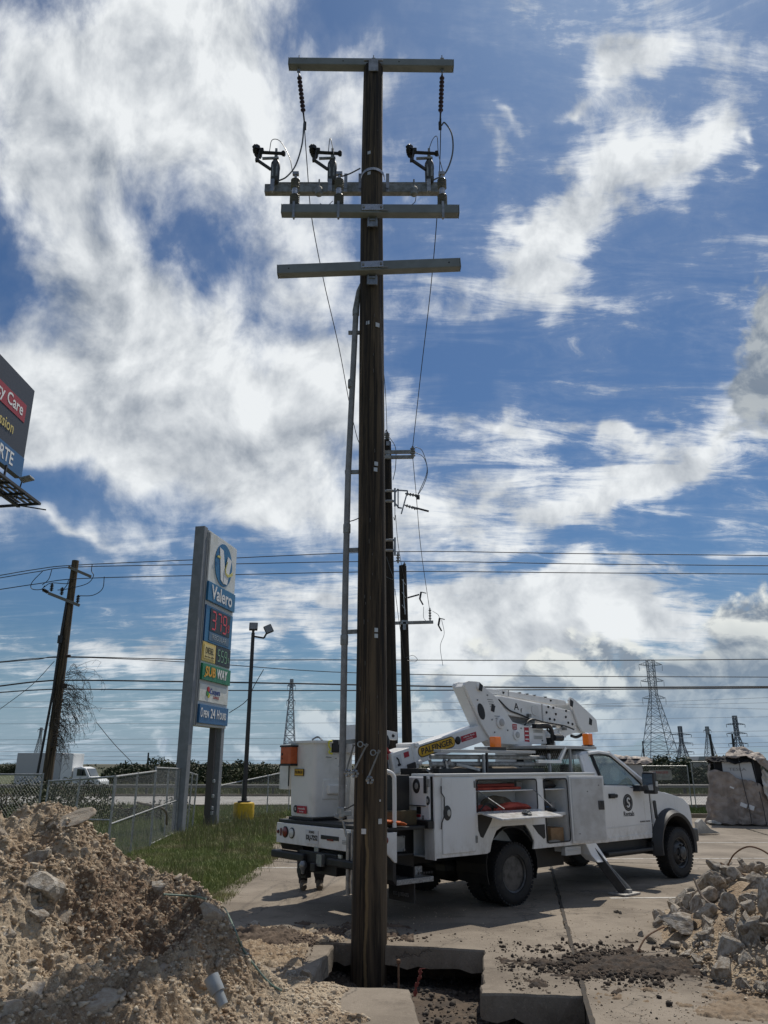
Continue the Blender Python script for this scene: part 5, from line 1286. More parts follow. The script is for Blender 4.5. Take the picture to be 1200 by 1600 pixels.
# ================================================================== FAR THINGS
def bush(label, cx, cy, w, d, h, n, m, leaf=.07, cat='bush', name='shrub', group=None, nc=9, z0=0.0, trunk=True):
    T = thing(name, label, cat, (cx, cy, z0), 0, group)
    cs = []; rs = []
    for k in range(nc):
        a = (k + .5) / nc - .5; x = a * w * .9 + rng.normal(0, w * .04); y = rng.normal(0, d * .18); hh = h * rng.uniform(.45, 1.0) * (1 - .5 * abs(a) ** 2)
        cs.append((x, y, hh * .55)); rs.append((w / nc * rng.uniform(1.0, 1.7), d * .38, hh * .55))
    leafcloud('crown', cs, rs, n, leaf, m, rng, T)
    for k in range(4 if trunk else 0):
        x = rng.uniform(-.3, .3) * w; MB().tube([(x, 0, -.1), (x + rng.normal(0, .1), rng.normal(0, .1), h * .35), (x + rng.normal(0, .3), 0, h * .7)], [.06, .045, .02], 5).build('stem', bark, T)
    return T
bush('bright green tree top at the far left edge above the fence', -18.6, 36, 2.6, 2.6, 2.9, 4200, leaf3, .07, 'tree', 'small_tree', nc=5)
bush('dark shrub behind the fence at far left', -11.3, 25.5, 5.5, 2.0, 1.45, 4200, leaf2, .045, nc=8)
bush('green brush at the foot of the old leaning pole', -12.3, 31.5, 3.4, 2.2, 1.5, 4500, leaf1, .05, nc=6)
bush('low brush behind the middle fence panels', -8.2, 27.5, 3.0, 1.6, .8, 2200, leaf2, .045, nc=6)
for i, (u, Y, w, h, nm, m) in enumerate([(30, 160, 9, 3.2, 'round dark far tree left of the box truck', leaf1), (205, 78, 6, 2.1, 'small dark thicket right of the box truck', leaf1), (243, 76, 7.5, 2.9, 'dome shaped thicket left of the price sign', leaf1),
        (310, 80, 7.5, 2.7, 'tall thicket directly behind the price sign', leaf1), (360, 82, 7, 2.6, 'dark thicket between the sign and the light pole', leaf1), (408, 78, 6, 2.4, 'leafy thicket right of the light pole', leaf2), (448, 80, 6, 2.3, 'thicket just left of the white bucket', leaf1),
        (1052, 66, 5, 3.0, 'dark tree clump right behind the truck hood', leaf1), (1085, 64, 6, 2.7, 'dense dark hedge tree between truck and wrapped charger', leaf1), (1125, 66, 7, 2.7, 'dark hedge tree behind the wrapped charger', leaf1), (1170, 64, 6, 2.9, 'dark hedge tree right of the wrapped charger', leaf1), (1205, 62, 5, 2.3, 'hedge bush at the right edge of the photo', leaf2),
        (1000, 70, 6, 2.6, 'thicket behind the truck windscreen', leaf2), (560, 84, 12, 2.2, 'thicket hidden behind the big pole', leaf2), (700, 84, 12, 2.0, 'thicket seen between pole and boom', leaf2), (860, 84, 14, 2.0, 'thicket behind the truck body', leaf2)]):
    x = at(u, 1200, Y).x
    bush(nm, x, Y, w, 3.0, h * .86, int(2000 + w * 280), m, .13, 'tree' if 'tree' in nm else 'thicket', 'far_tree' if 'tree' in nm else 'thicket', nc=8)
# scattered scrub on the levee as one far mass
cs = [(rng.uniform(-260, 260), rng.uniform(170, 215), rng.uniform(.1, 1.4)) for k in range(240)]; rs = [(rng.uniform(2, 9), 2.5, rng.uniform(.5, 1.2)) for k in range(240)]
stuff(leafcloud('levee_scrub', cs, rs, 26000, .30, leaf1, rng))
# box truck on the far road
bt = thing('box_truck', 'white box truck passing on the far road behind the old pole', 'truck', (-22.85, 58, .0))
def bt_b(a, b, nm, m, par=None, bv=.03): return MB().b2(a, b).build(nm, m, par or bt, bevel=bv)
s_ = 58 / 110.
bt_b((-3.05, -1.1, .55), (.1, 1.1, 2.65), 'cargo_box', mat('box_side_grey', (.42, .43, .44), .5), bv=.02)
bt_b((.103, -1.05, .6), (.9, 1.05, 2.62), 'cargo_nose', mat('box_white', (.75, .76, .76), .4), bv=.04)
cb = MB().prism([(.95, .35), (.95, 1.65), (1.5, 1.72), (1.85, 1.62), (2.15, 1.08), (2.75, .92), (2.95, .75), (2.95, .35)], -.95, .95).build('cab', mat('box_white', (.75, .76, .76), .4), bt, bevel=.05)
MB().prism([(1.25, 1.12), (1.25, 1.58), (1.75, 1.55), (1.95, 1.12)], -.965, -.955).build('side_window', glass, cb); MB().prism([(1.90, 1.6), (2.20, 1.10), (2.18, 1.10), (1.86, 1.6)], -.8, .8).build('windscreen', glass, cb)
bt_b((-3.0, -.4, .35), (2.6, .4, .55), 'frame_rail', blacks)
for x in (-2.2, 2.2):
    for y in (-.85, .85):
        w = MB().cyl((x, y - .14, .37), (x, y + .14, .37), .37, n=20).build('wheel', rubber, bt); MB().cyl((x, y - .15, .37), (x, y + .15, .37), .19, n=14).build('rim', rimm, w)
MB().box((1.6, -1.12, 1.3), (.1, .12, .35)).build('mirror', blackp, bt)
bt.scale = (1, 1, 1)
# lattice towers
pyl = mat('hazed_galvanised_lattice', (.30, .33, .36), .7, .1)  # pale grey steel, with some distance haze painted into the colour
pyd = mat('dark_lattice', (.17, .19, .215), .7, .1)
def pylon(u, Y, zt, base, m, label, arms, th=.22, name='transmission_tower', sections=9, waist=.62, top=.10, group=None):
    p = at(u, 1195, Y); T = thing(name, label, 'pylon', (p.x, Y, 0))
    def hw(t): return base / 2 * ((1 - t / waist) * (1 - top * 2) + top * 2) if t < waist else base * top
    zs = [0]; 
    for k in range(sections): zs.append(zs[-1] + (1.0 - .045 * k))
    zs = [z / zs[-1] * waist for z in zs] + [waist + (1 - waist) * k / 6 for k in range(1, 7)]
    lg4 = [MB() for _ in range(4)]; mc = MB()
    for a, b in zip(zs, zs[1:]):
        wa, wb = hw(a), hw(b); za, zb = a * zt, b * zt
        ca = [(wa, wa), (wa, -wa), (-wa, -wa), (-wa, wa)]; cb = [(wb, wb), (wb, -wb), (-wb, -wb), (-wb, wb)]
        for k in range(4):
            j = (k + 1) % 4
            lg4[k].beam((*ca[k], za), (*cb[k], zb), th)
            mc.beam((*ca[k], za), (*cb[j], zb), th * .55); mc.beam((*ca[j], za), (*cb[k], zb), th * .55); mc.beam((*cb[k], zb), (*cb[j], zb), th * .55)
    for q in lg4: q.build('corner_leg', m, T)
    mc.build('cross_brace', m, T)
    w = hw(.9)
    for (t, L) in arms:
        z = t * zt; ma = MB()
        for s in (-1, 1):
            for yy in (-w, w):
                ma.beam((s * w, yy, z), (s * L, 0, z + .2), th * .7); ma.beam((s * w, yy, z + zt * .035), (s * L, 0, z + .2), th * .6)
            for k in range(1, 4):
                x = w + (L - w) * k / 4; hh = zt * .035 * (1 - k / 4); ma.beam((s * x, 0, z), (s * (x - L * .1), 0, z + hh + .2), th * .5)
            ma.beam((s * L, 0, z), (s * L * .97, 0, z - zt * .05), th * .6)
        ma.build('cross_arm', m, T)
    return T
pylon(1033, 200, 27.5, 8.4, pyl, 'tall pale steel lattice tower right of the truck', [(.95, 3.0), (.80, 3.0), (.645, 3.0)], .14, top=.095, waist=.68)
pylon(1069, 300, 15.6, 5.2, pyd, 'dark stubby lattice tower just right of the tallest one', [(.80, 4.0), (.60, 4.2), (.40, 4.2)], .26, sections=5)
pylon(1112, 420, 21, 6.5, pyl, 'faint slim lattice tower beside a leaning mast', [(.9, 2.0)], .26, sections=7, waist=.8)
pylon(1158, 330, 21.2, 6.5, pyd, 'dark lattice tower above the wrapped charger', [(.83, 3.9), (.66, 4.2), (.47, 4.0)], .28, sections=5)
pylon(451, 300, 33, 5.2, pyl, 'slim hazy lattice tower left of the bucket', [(.92, 1.6), (.75, 1.6)], .26, sections=12, waist=.9)
pylon(57, 500, 24, 5.5, pyl, 'faint lattice tower far behind the old leaning pole', [(.94, 2.0)], .3, sections=8, waist=.8)
def mast(u0, v0, u1, Y, r, label, m=darkp, cat='mast', name='mast'):
    a = at(u1, 1200, Y); b = at(u0, v0, Y); a.z = 0
    return tag(MB().cyl(a, b, r, r * .6, n=8).build(name, m), label, cat)
mast(1109, 1147, 1117, 110, .26, 'dark leaning mast left of the wrapped charger top')
mast(1144, 1147, 1150, 120, .26, 'dark leaning mast behind the crumpled wrap')
mast(1004, 1158, 1008, 90, .12, 'thin grey mast above the truck windscreen')
mast(232, 1176, 231, 100, .16, 'short distant post above the thicket')
mast(196, 1188, 196, 120, .14, 'tiny distant post right of the box truck')
wh = thing('warehouse', 'low grey shed roof beyond the hedge right of the truck', 'shed', (62, 150, 0))
MB().b2((-5, -4, 0), (5, 4, 2.6)).build('wall', mat('shed_wall', (.22, .21, .20), .8), wh); MB().prism([(-5.3, 2.6), (5.3, 2.6), (5.0, 3.3), (-5.0, 3.3)], -4.3, 4.3).build('roof', mat('shed_roof', (.30, .30, .30), .6), wh)

# ================================================================== WRAPPED CHARGERS
def charger(loc, rz, label, w, h, sc, lab2, full):
    T = thing('charger_cabinet', label, 'charging cabinet', loc, rz); T.scale = (sc, sc, sc)
    MB().prism([(-w / 2, 0), (w / 2, 0), (w / 2 * .88, h), (-w / 2 * .88, h)], -.32, .32).build('cabinet', tarpd, T, bevel=.03)
    f = MB().prism([(-w * .30, h * .35), (w * .36, h * .35), (w * .27, h * .94), (-w * .30, h * .94)], -.345, -.325).build('front_panel', cabw, T, bevel=.006)
    text('TESLA', .13, inkg, f, frame((-.02, -.35, h * .82), (1, 0, 0), (0, -1, 0)), width=w * .34)
    return T
C1_ = charger((11.72, 26.9, 0), R(-18), 'charging cabinet half covered by torn brown wrap at the right edge', 1.55, 2.08, 1.0, '', 1)
# the wrap: a closed band of cloth round the cabinet, folded and slipped
wr = MB(); n = 72; rows = 26; V = []
def wrap_xy(a, z):
    # rounded rectangle outline, flaring towards the ground
    fl = 1 + .20 * (1 - z / 2.1) ** 1.5
    ca, sa = math.cos(a), math.sin(a); hx, hy = .86 * fl, .46 * fl
    k = 1 / max(abs(ca) / hx, abs(sa) / hy, 1e-6); k2 = hx * hy / math.sqrt((hy * ca) ** 2 + (hx * sa) ** 2); rr = .65 * k + .35 * k2
    return ca * rr, sa * rr
for j in range(rows + 1):
    for i in range(n):
        a = 2 * math.pi * i / n; x0, y0 = wrap_xy(a, 0)
        # top hem: high on the left, slipping down to the right
        hem = 1.72 - .50 * max(0, min(1, (x0 + .8) / 1.5)) + .05 * math.sin(a * 5)
        if y0 > .2: hem = 1.9
        if x0 > .75: hem = 1.0 + .55 * max(0, math.sin(a * 1.0 + .6))
        z = .02 + (hem - .02) * j / rows
        x, y = wrap_xy(a, z)
        fold = .10 * math.sin(a * 7 + z * 1.6) * (1.2 - z / 2.2) + .03 * math.sin(a * 17 - z * 4) + .16 * float(fbm(np.array([a * 2.2]), np.array([z * 1.5]), 4)[0])
        fold += .10 * math.exp(-z * 7) * math.sin(a * 13)
        V.append((x * (1 + fold), y * (1 + fold), z))
F = [(j * n + i, j * n + (i + 1) % n, (j + 1) * n + (i + 1) % n, (j + 1) * n + i) for j in range(rows) for i in range(n)]
wr.add(V, F); wo_ = wr.build('brown_wrap', tarp, C1_, smooth=True); wo_.modifiers.new('thickness', 'SOLIDIFY').thickness = .008; wo_['label'] = 'slipped brown cloth wrap'
crt = bpy.data.textures.new('crumple', 'CLOUDS'); crt.noise_scale = .28; crt.noise_depth = 3
def crumple(o, k):
    d = o.modifiers.new('crumple', 'DISPLACE'); d.texture = crt; d.strength = k; d.mid_level = .5; d.texture_coords = 'LOCAL'
crumple(wo_, .22)
def sheet(name, pts_rows, m, parent, th=.008):
    r_ = len(pts_rows); c_ = len(pts_rows[0]); vs = [p for row in pts_rows for p in row]
    fs = [(i * c_ + j, i * c_ + j + 1, (i + 1) * c_ + j + 1, (i + 1) * c_ + j) for i in range(r_ - 1) for j in range(c_ - 1)]
    o = MB().add(vs, fs).build(name, m, parent, smooth=True); md = o.modifiers.new('s', 'SUBSURF'); md.levels = 4; md.render_levels = 4; crumple(o, .24); o.modifiers.new('thickness', 'SOLIDIFY').thickness = th; return o
sheet('torn_pale_flap', [[(.72, -.30, 1.75), (.80, -.20, 1.70), (.86, .0, 1.66)], [(.62, -.55, 1.25), (.92, -.40, 1.20), (1.02, -.1, 1.2)], [(.70, -.62, .80), (1.00, -.45, .85), (1.25, -.15, .85)], [(.95, -.6, .45), (1.15, -.42, .40), (1.40, -.1, .45)], [(1.15, -.5, .05), (1.35, -.3, .03), (1.55, .0, .05)]], tarpl, C1_)
sheet('wrap_on_top', [[(-.35, -.45, 2.05), (.0, -.5, 2.10), (.45, -.5, 2.07), (.85, -.4, 2.0)], [(-.30, -.1, 2.22), (.05, -.15, 2.42), (.5, -.1, 2.30), (.9, -.1, 2.05)], [(-.15, .2, 2.30), (.15, .15, 2.48), (.6, .2, 2.36), (.95, .15, 2.02)], [(-.2, .5, 2.1), (.2, .5, 2.15), (.6, .5, 2.1), (1.0, .4, 1.9)]], tarp, C1_)
sheet('hanging_corner', [[(.55, -.48, 2.08), (.75, -.46, 2.05), (.92, -.35, 2.0)], [(.60, -.50, 1.90), (.85, -.48, 1.85), (1.02, -.3, 1.82)], [(.78, -.48, 1.78), (.95, -.44, 1.65), (1.12, -.25, 1.6)], [(.95, -.4, 1.62), (1.05, -.36, 1.52), (1.15, -.2, 1.5)]], tarp, C1_)
sheet('black_top_cover', [[(-1.02, -.4, 1.98), (-.5, -.52, 1.93), (.1, -.5, 1.93), (.5, -.45, 1.93)], [(-.95, -.2, 2.08), (-.45, -.2, 2.16), (.1, -.2, 2.13), (.6, -.2, 2.1)], [(-.9, .3, 2.06), (-.4, .3, 2.14), (.1, .3, 2.12), (.6, .3, 2.1)], [(-.85, .5, 1.9), (-.4, .5, 1.9), (.1, .5, 1.9), (.6, .5, 1.9)]], tarpd, C1_)
for x in (.10, .52): MB().tube(smoothpts([(x - .06, -.46, 2.1), (x - .02, -.50, 1.3), (x + .04, -.60, .6), (x + .06, -.66, .05)]), .011, 6).build('tie_cord', blackp, C1_)
for (x, z, w, h) in ((-.28, 1.15, .13, .05), (.0, .62, .2, .12), (.22, .55, .16, .14)): MB().box((x, -.58, z), (w, .01, h), (0, .4, 0)).build('white_tape', inkw, C1_)
for i, (x, y) in enumerate(((-.95, -.5), (-.55, -.62), (.75, -.62))):
    o = bpy.data.objects.new('bunched_hem', None)
    V_, F_ = rock_shape(rng, 3, 5, .6); me = bpy.data.meshes.new('bunched_hem'); me.from_pydata((V_ * [.26, .16, .16]).tolist(), [], F_.tolist()); me.materials.append(tarpl if i == 0 else tarp); o = bpy.data.objects.new('bunched_hem', me); link(o, C1_); o.location = (x, y, .07)
C2_ = charger((7.95, 27.2, 0), R(-12), 'pale charging cabinet with brown top wrap behind the truck windscreen', 1.5, 2.05, 1.0, '', 0)
sheet('wrap_on_top', [[(-.9, -.45, 1.92), (-.2, -.5, 1.90), (.5, -.5, 1.88), (1.0, -.4, 1.86)], [(-.9, -.2, 2.14), (-.2, -.2, 2.16), (.5, -.2, 2.12), (1.05, -.2, 2.06)], [(-.9, .3, 2.14), (-.2, .3, 2.16), (.5, .3, 2.12), (1.05, .3, 2.06)], [(-.9, .5, 1.9), (-.2, .5, 1.9), (.5, .5, 1.9), (1.0, .5, 1.85)]], tarp, C2_)
MB().prism([(-.72, .02), (.72, .02), (.66, 1.86), (-.66, 1.86)], -.40, -.36).build('white_cover', mat('cover_grey', (.42, .42, .41), .6), C2_, bevel=.01)
text('TESLA', .13, inkg, C2_, frame((.28, -.405, 1.55), (1, 0, 0), (0, -1, 0)), width=.55)
MB().tube([(.08, -.42, 1.9), (.10, -.42, .9), (.1, -.43, .05)], .01, 6).build('tie_cord', blackp, C2_)
tag(MB().prism([(0, 0), (.62, .02), (.34, .14), (.12, .40), (.0, .30)], -.14, .12).build('fallen_cover', tarpl, bevel=.02, loc=(8.75, 23.2, 0.02)), 'crumpled pale sheet on the ground in front of the truck bumper', 'tarp')
# ================================================================== BUCKET TRUCK
TK = thing('bucket_truck', 'white utility bucket truck with open side compartments parked behind the big pole', 'bucket truck', (0.988, 12.618, 0), R(39.364))
def TB(a, b, nm, m, par=TK, bv=.006, rot=None): return MB().b2(a, b).build(nm, m, par, bevel=bv)
# ---- chassis
ch = MB().b2((-2.1, -.45, .55), (4.9, -.33, .78)).b2((-2.1, .33, .55), (4.9, .45, .78)).b2((-1.5, -.33, .6), (-1.4, .33, .72)).b2((1.0, -.33, .6), (1.1, .33, .72)).b2((-2.1, -.5, .62), (-2.0, .5, .74))
ch.b2((2.15, -.9, .50), (4.0, .9, .66)); ch.b2((.75, -.95, .40), (1.5, -.45, .72)).b2((3.0, -.4, .38), (3.9, .4, .60)); ch.cyl((-.0, -.9, .40), (0, .9, .40), .08, n=12).cyl((4.32, -.8, .40), (4.32, .8, .40), .06, n=12).lathe([(.1, -.2), (.2, -.1), (.2, .1), (.1, .2)], (0, 0, .40), (0, 1, 0), 14)
ch.build('chassis', blacks, TK)
MB().tube([(1.3, .2, .4), (.5, .3, .45), (-.8, .5, .5), (-1.2, -.6, .42), (-1.3, -.85, .42)], .045, 8).build('exhaust', galvd, TK, smooth=True)
# ---- wheels
def wheel(x, y0, y1, r, front, vis=True):
    s = -1 if y1 < y0 else 1       # y1 = outer side
    w = MB(); W_ = abs(y1 - y0)
    prof = [(r * .60, 0), (r * .80, -.0), (r * .93, .012), (r, .045), (r, W_ - .045), (r * .93, W_ - .012), (r * .80, W_), (r * .62, W_ - .01), (r * .60, W_ * .5)]
    w.lathe(prof, (x, y0, r * 1.0), (0, s, 0), 40)
    n = 44
    for k in range(n):                    # tread blocks
        a = 2 * math.pi * k / n
        for t in (0, 1):
            yy = y0 + s * (W_ * (.22 + .56 * t)); w.box((x + (r - .006) * math.cos(a + t * .07), yy, r + (r - .006) * math.sin(a + t * .07)), (.022, W_ * .36, .034), (0, -a, 0))
    W0 = w.build('wheel', rubber, TK, smooth=True)
    yo = y1 - s * .03; R_ = r * .60
    if front:
        p = [(R_, -.10), (R_ + .012, 0), (R_, .012), (R_ * .93, .0), (R_ * .90, -.05), (R_ * .80, -.055), (R_ * .70, -.0), (R_ * .62, .03), (R_ * .42, .035), (R_ * .40, .07), (R_ * .30, .085), (.001, .085)]
    else:
        p = [(R_, -.02), (R_ + .012, 0), (R_, .012), (R_ * .93, .0), (R_ * .90, -.10), (R_ * .80, -.135), (R_ * .52, -.150), (R_ * .50, -.10), (R_ * .34, -.07), (.001, -.07)]
    rm = MB().lathe(p, (x, yo, r), (0, s, 0), 36).build('rim', rimm, W0, smooth=True)
    hb = MB()
    for k in range(8):
        a = k * math.pi / 4 + .2; rr = R_ * (.52 if front else .66); d = .035 if front else -.14
        hb.cyl((x + rr * math.cos(a), yo + s * d, r + rr * math.sin(a)), (x + rr * math.cos(a), yo + s * (d + .03), r + rr * math.sin(a)), .017, n=6)
    hb.build('wheel_nuts', galvd if not front else inkd, rm)
    hh = MB()
    for k in range(8):
        a = k * math.pi / 4; rr = R_ * .80; d = -.045 if front else -.128
        hh.lathe([(.030, 0), (.030, .006)], (x + rr * math.cos(a), yo + s * d, r + rr * math.sin(a)), (0, s, 0), 10)
    stuff(hh.build('hand_holes', inkd, rm))
RW = .405
for a_ in ((-.92, -1.20), (-.60, -.88), (.92, 1.20), (.60, .88)): wheel(.11, a_[0], a_[1], RW, False)
wheel(4.42, -.92, -1.19, RW, True); wheel(4.42, .92, 1.19, RW, True)
# ---- service body: right bank of compartments with real openings
YR, YI = -1.22, -.76
ZB, ZT = .70, 1.70
xs0, xs1 = -1.42, 2.06
# outer skin: panels around the openings and the wheel arch
def skin_panel(poly, nm='side_skin', y0=YR, th=.03, m=white, par=TK, bv=.004): return MB().prism(poly, y0, y0 + th).build(nm, m, par, bevel=bv)
arch = [(.62 - .0, ZB)]; AR = []
for k in range(13):
    a = math.pi * k / 12; AR.append((.10 + .50 * math.cos(a) * (1.0), .62 + .40 * math.sin(a)))
skin_panel([(xs0, ZB), (-.46, ZB), (-.40, .72), (-.36, .84), (-.26, .98), (-.13, 1.03), (-.64 - .0, 1.03), (-.64, ZT), (xs0, ZT)])       # rear of the arch
skin_panel([(-.64, 1.03), (.42, 1.03), (.80, 1.03), (.80, 1.22), (-.64, 1.22)], y0=YR + .001)                                            # rail under the opening
skin_panel([(.50, ZB), (1.37, ZB), (1.37, .755), (.86, .755), (.80, .76), (.80, 1.03), (.36, 1.03), (.46, .92), (.53, .80)])
skin_panel([(1.37, ZB), (xs1, ZB), (xs1, ZT), (1.37, ZT)])
skin_panel([(.66, 1.22), (.80, 1.22), (.80, 1.655), (.66, 1.655)], y0=YR + .002)
skin_panel([(-.64, 1.655), (1.37, 1.655), (1.37, ZT), (-.64, ZT)], y0=YR + .0015)
# top rail, roof, ends, floor and back of the bank
TB((xs0 - .0, YR - .015, ZT), (xs1 + .02, YI, ZT + .035), 'top_rail', mat('polished_rail', (.58, .59, .59), .3, .3), bv=.008)
TB((xs0, YI - .02, ZB), (xs1, YI, ZT - .002), 'inner_wall', white)
TB((xs0, YR + .032, ZB), (-.66, YI - .022, ZB + .02), 'floor_plate', white)
TB((.62, YR + .032, .70), (xs1, YI - .022, .72), 'floor_plate', white)
TB((-.66, YR + .032, 1.20), (.66, YI - .022, 1.215), 'floor_plate', white)
for x in (-.655, .66, .80, 1.37): TB((x, YR + .034, (ZB if x > .7 else 1.22)), (x + .015, YI - .024, ZT - .004), 'divider', white, bv=0)
TB((-.64, YR + .05, 1.49), (.66, YI - .03, 1.505), 'shelf', white); TB((.82, YR + .05, 1.49), (1.365, YI - .03, 1.505), 'shelf', white); TB((.82, YR + .05, 1.12), (1.365, YI - .03, 1.17), 'shelf', white)
# black wheel-arch liner
lin = MB(); secs = []
for k in range(17):
    a = math.pi * (-.12 + 1.24 * k / 16); x, z = .08 + .53 * math.cos(a), .50 + .52 * math.sin(a); secs.append([(x, YR + .035, z), (x, -.60, z)])
for a, b in zip(secs, secs[1:]): lin.add([a[0], a[1], b[1], b[0]], [(0, 1, 2, 3)])
lo = lin.build('arch_liner', blacks, TK); lo.modifiers.new('thickness', 'SOLIDIFY').thickness = .01
# black triangular chambers either side of the arch
skin_panel([(-.62, 1.20), (-.30, 1.20), (-.36, 1.10), (-.53, .90), (-.58, .92), (-.62, 1.0)], 'hose_recess', YR - .0015, .003, inkd, bv=0)
skin_panel([(.50, 1.02), (.78, 1.02), (.78, .84), (.74, .82), (.62, .90)], 'hose_recess', YR - .0015, .003, inkd, bv=0)
# black seals round the openings
def seal(x0, x1, z0, z1, w=.018, y=YR - .004):
    pts = [(x0, z0), (x0, z1), (x1, z1), (x1, z0)]; r = .05; P = []
    for (cx, cz, a0) in ((x0 + r, z0 + r, 180), (x1 - r, z0 + r, 270), (x1 - r, z1 - r, 0), (x0 + r, z1 - r, 90)):
        for k in range(5): a = R(a0 + k * 22.5); P.append((cx + r * math.cos(a), y, cz + r * math.sin(a)))
    return MB().tube(P, w / 2, 6, closed=True).build('door_seal', inkd, TK, smooth=True)
seal(-.62, .645, 1.225, 1.65); seal(.815, 1.36, .76, 1.65)
# closed rear compartment door with paddle latch
dr = skin_panel([(-1.30, .745), (-.69, .745), (-.69, 1.685), (-1.30, 1.685)], 'compartment_door', YR - .022, .02, bv=.008)
def latch(par, x, y, z, n=(0, -1, 0), s=1.0):
    o = MB().lathe([(.001, .014), (.05, .014), (.068, .010), (.072, 0)], (0, 0, 0), (0, -1, 0), 20).build('latch', blackp, par, smooth=True); o.location = (x, y, z); o.scale = (.85 * s, 1, 1.15 * s)
    if n[0]: o.rotation_euler = (0, 0, R(-90))
    MB().box((.01, -.016, 0), (.05, .01, .035)).lathe([(.03, 0), (.034, .004), (.03, .008)], (.015, -.014, .0), (0, -1, 0), 12).build('paddle', mat('pale_paddle', (.42, .42, .41), .3, .4), o, bevel=.004)
    return o
latch(dr, -1.215, YR - .022, 1.245, s=1.15)
MB().tube([(-1.315, YR - .02, 1.58), (-1.325, YR - .03, 1.5), (-1.28, YR - .04, 1.44), (-1.28, YR - .04, 1.22), (-1.325, YR - .03, 1.13), (-1.33, YR - .02, 1.05)], .008, 6).build('door_cable', blackp, TK, smooth=True)
for z in (.85, 1.55): TB((-.70, YR - .035, z), (-.665, YR - .0, z + .09), 'hinge', galvd)
# folded-down horizontal door
fd = MB().prism([(0, 0), (.45, 0), (.45, .024), (0, .024)], 0, 1.27, lambda a, y, z: (y, -a, z)).build('drop_door', white, TK, bevel=.006)
fd.location = (-.62, YR - .005, 1.215); fd.rotation_euler = (R(9), 0, 0)
l_ = latch(fd, .66, -.30, .036); l_.rotation_euler = (R(-90), 0, 0)
MB().box((.66, -.30, .055), (.20, .05, .03), (0, .2, .3)).box((.72, -.26, .06), (.10, .04, .03), (0, .1, 1.0)).build('latch_rods', galvd, fd)
MB().box((.40, -.14, .028), (.10, .03, .006)).build('door_label', inkg, fd)
for x in (-.55, .62): MB().cyl((x, YR + .04, 1.50), (x + .12 * (1 if x < 0 else -.3), YR - .32, 1.28), .006, n=6).build('door_stay', galv, TK)
# open vertical door of the front compartment
th = R(24); hx, hy = 1.385, YR - .01
vd = MB().prism([(0, .725), (.60, .725), (.60, 1.685), (0, 1.685)], -.022, .0).build('compartment_door', white, TK, bevel=.008); vd.location = (hx, hy, 0); vd.rotation_euler = (0, 0, -th); vd['label'] = 'open front compartment door swung forward'
MB().prism([(.03, .76), (.57, .76), (.57, 1.65), (.03, 1.65)], -.030, -.022).build('inner_liner', mat('door_inner_white', (.60, .61, .61), .45, c2=(.48, .48, .47), scale=5), vd, bevel=.004)
MB().box((.52, -.034, 1.26), (.10, .012, .13)).box((.54, -.044, 1.28), (.04, .012, .07)).build('inner_latch', mat('latch_dark', (.05, .05, .05), .5), vd, bevel=.004)
for (x, z) in ((.50, 1.55), (.12, .86), (.30, 1.46)): MB().lathe([(.010, 0), (.010, .006)], (x, -.03, z), (0, -1, 0), 8).build('rivet', inkg, vd)
# cargo in the compartments
TB((-.58, -1.12, 1.51), (.42, -.85, 1.545), 'folded_blanket', redfab, bv=.012); TB((-.50, -1.10, 1.55), (.30, -.84, 1.59), 'folded_blanket', mat('dark_red_cloth', (.25, .04, .03), .8, bump=.3), bv=.012)
def heap(nm, x0, x1, z, h, m, seed, y=-1.0, w=.14, par=TK):
    xs = np.linspace(x0, x1, 30); r_ = []
    for i, x in enumerate(xs):
        e = math.sin(math.pi * (i + .3) / 30) ** .4; ring = []
        for k in range(10):
            a = 2 * math.pi * k / 10; f = 1 + .35 * float(fbm(np.array([x * 7 + seed]), np.array([a * 1.3 + seed]), 3)[0]) * 2
            ring.append((x, y + w * math.cos(a) * f * e, z + h * (.5 + .5 * math.sin(a) * f) * e))
        r_.append(ring)
    return MB().loft(r_).build(nm, m, par, smooth=True)
for i, (nm, x0, x1, h, m, y) in enumerate([('red_blanket_roll', -.15, .60, .11, redfab, -1.10), ('red_bag', -.60, -.20, .09, mat('dark_red_cloth', (.25, .04, .03), .8), -1.05), ('tool_roll', -.30, .40, .20, mat('khaki_cloth', (.10, .085, .06), .9, c2=(.16, .14, .10), scale=9, bump=.4), -.95)]):
    heap(nm, x0, x1, 1.225, h, m, i * 3.3, y, .10)
heap('dark_gear', .85, 1.30, 1.51, .12, blackp, 9, -1.0, .12)
heap('dark_gear', .86, 1.30, 1.175, .06, blackp, 12, -1.0, .12)
for i, (x, z, w, h, mn, c_) in enumerate(((.90, 1.185, .10, .10, 'bin_dark', (.06, .06, .065)), (1.05, 1.185, .12, .07, 'bin_blue', (.03, .07, .14)), (1.21, 1.185, .10, .12, 'bin_grey', (.25, .25, .25)), (.92, 1.52, .14, .06, 'bin_dark', (.06, .06, .065)), (1.12, 1.52, .16, .08, 'bin_red', (.22, .03, .02)), (-.45, 1.235, .14, .10, 'bin_grey', (.25, .25, .25)), (.20, 1.52, .12, .07, 'bin_dark', (.06, .06, .065)), (.46, 1.52, .12, .09, 'bin_grey', (.25, .25, .25)))):
    MB().b2((x - w / 2, -1.05, z), (x + w / 2, -.86, z + h)).build('storage_bin', mat(mn, c_, .6), TK, bevel=.008)
MB().tube(smoothpts([(-.5, -1.15, 1.25), (-.3, -1.1, 1.33), (-.1, -1.12, 1.27), (.1, -1.14, 1.30)]), .012, 6).build('air_hose', inkd, TK, smooth=True)
TB((1.02, -1.13, .74), (1.32, -.85, .95), 'cardboard_box', tan, bv=.004); heap('pale_rag', .86, 1.20, .73, .06, mat('rag', (.30, .27, .23), .9), 2, -1.16, .05)
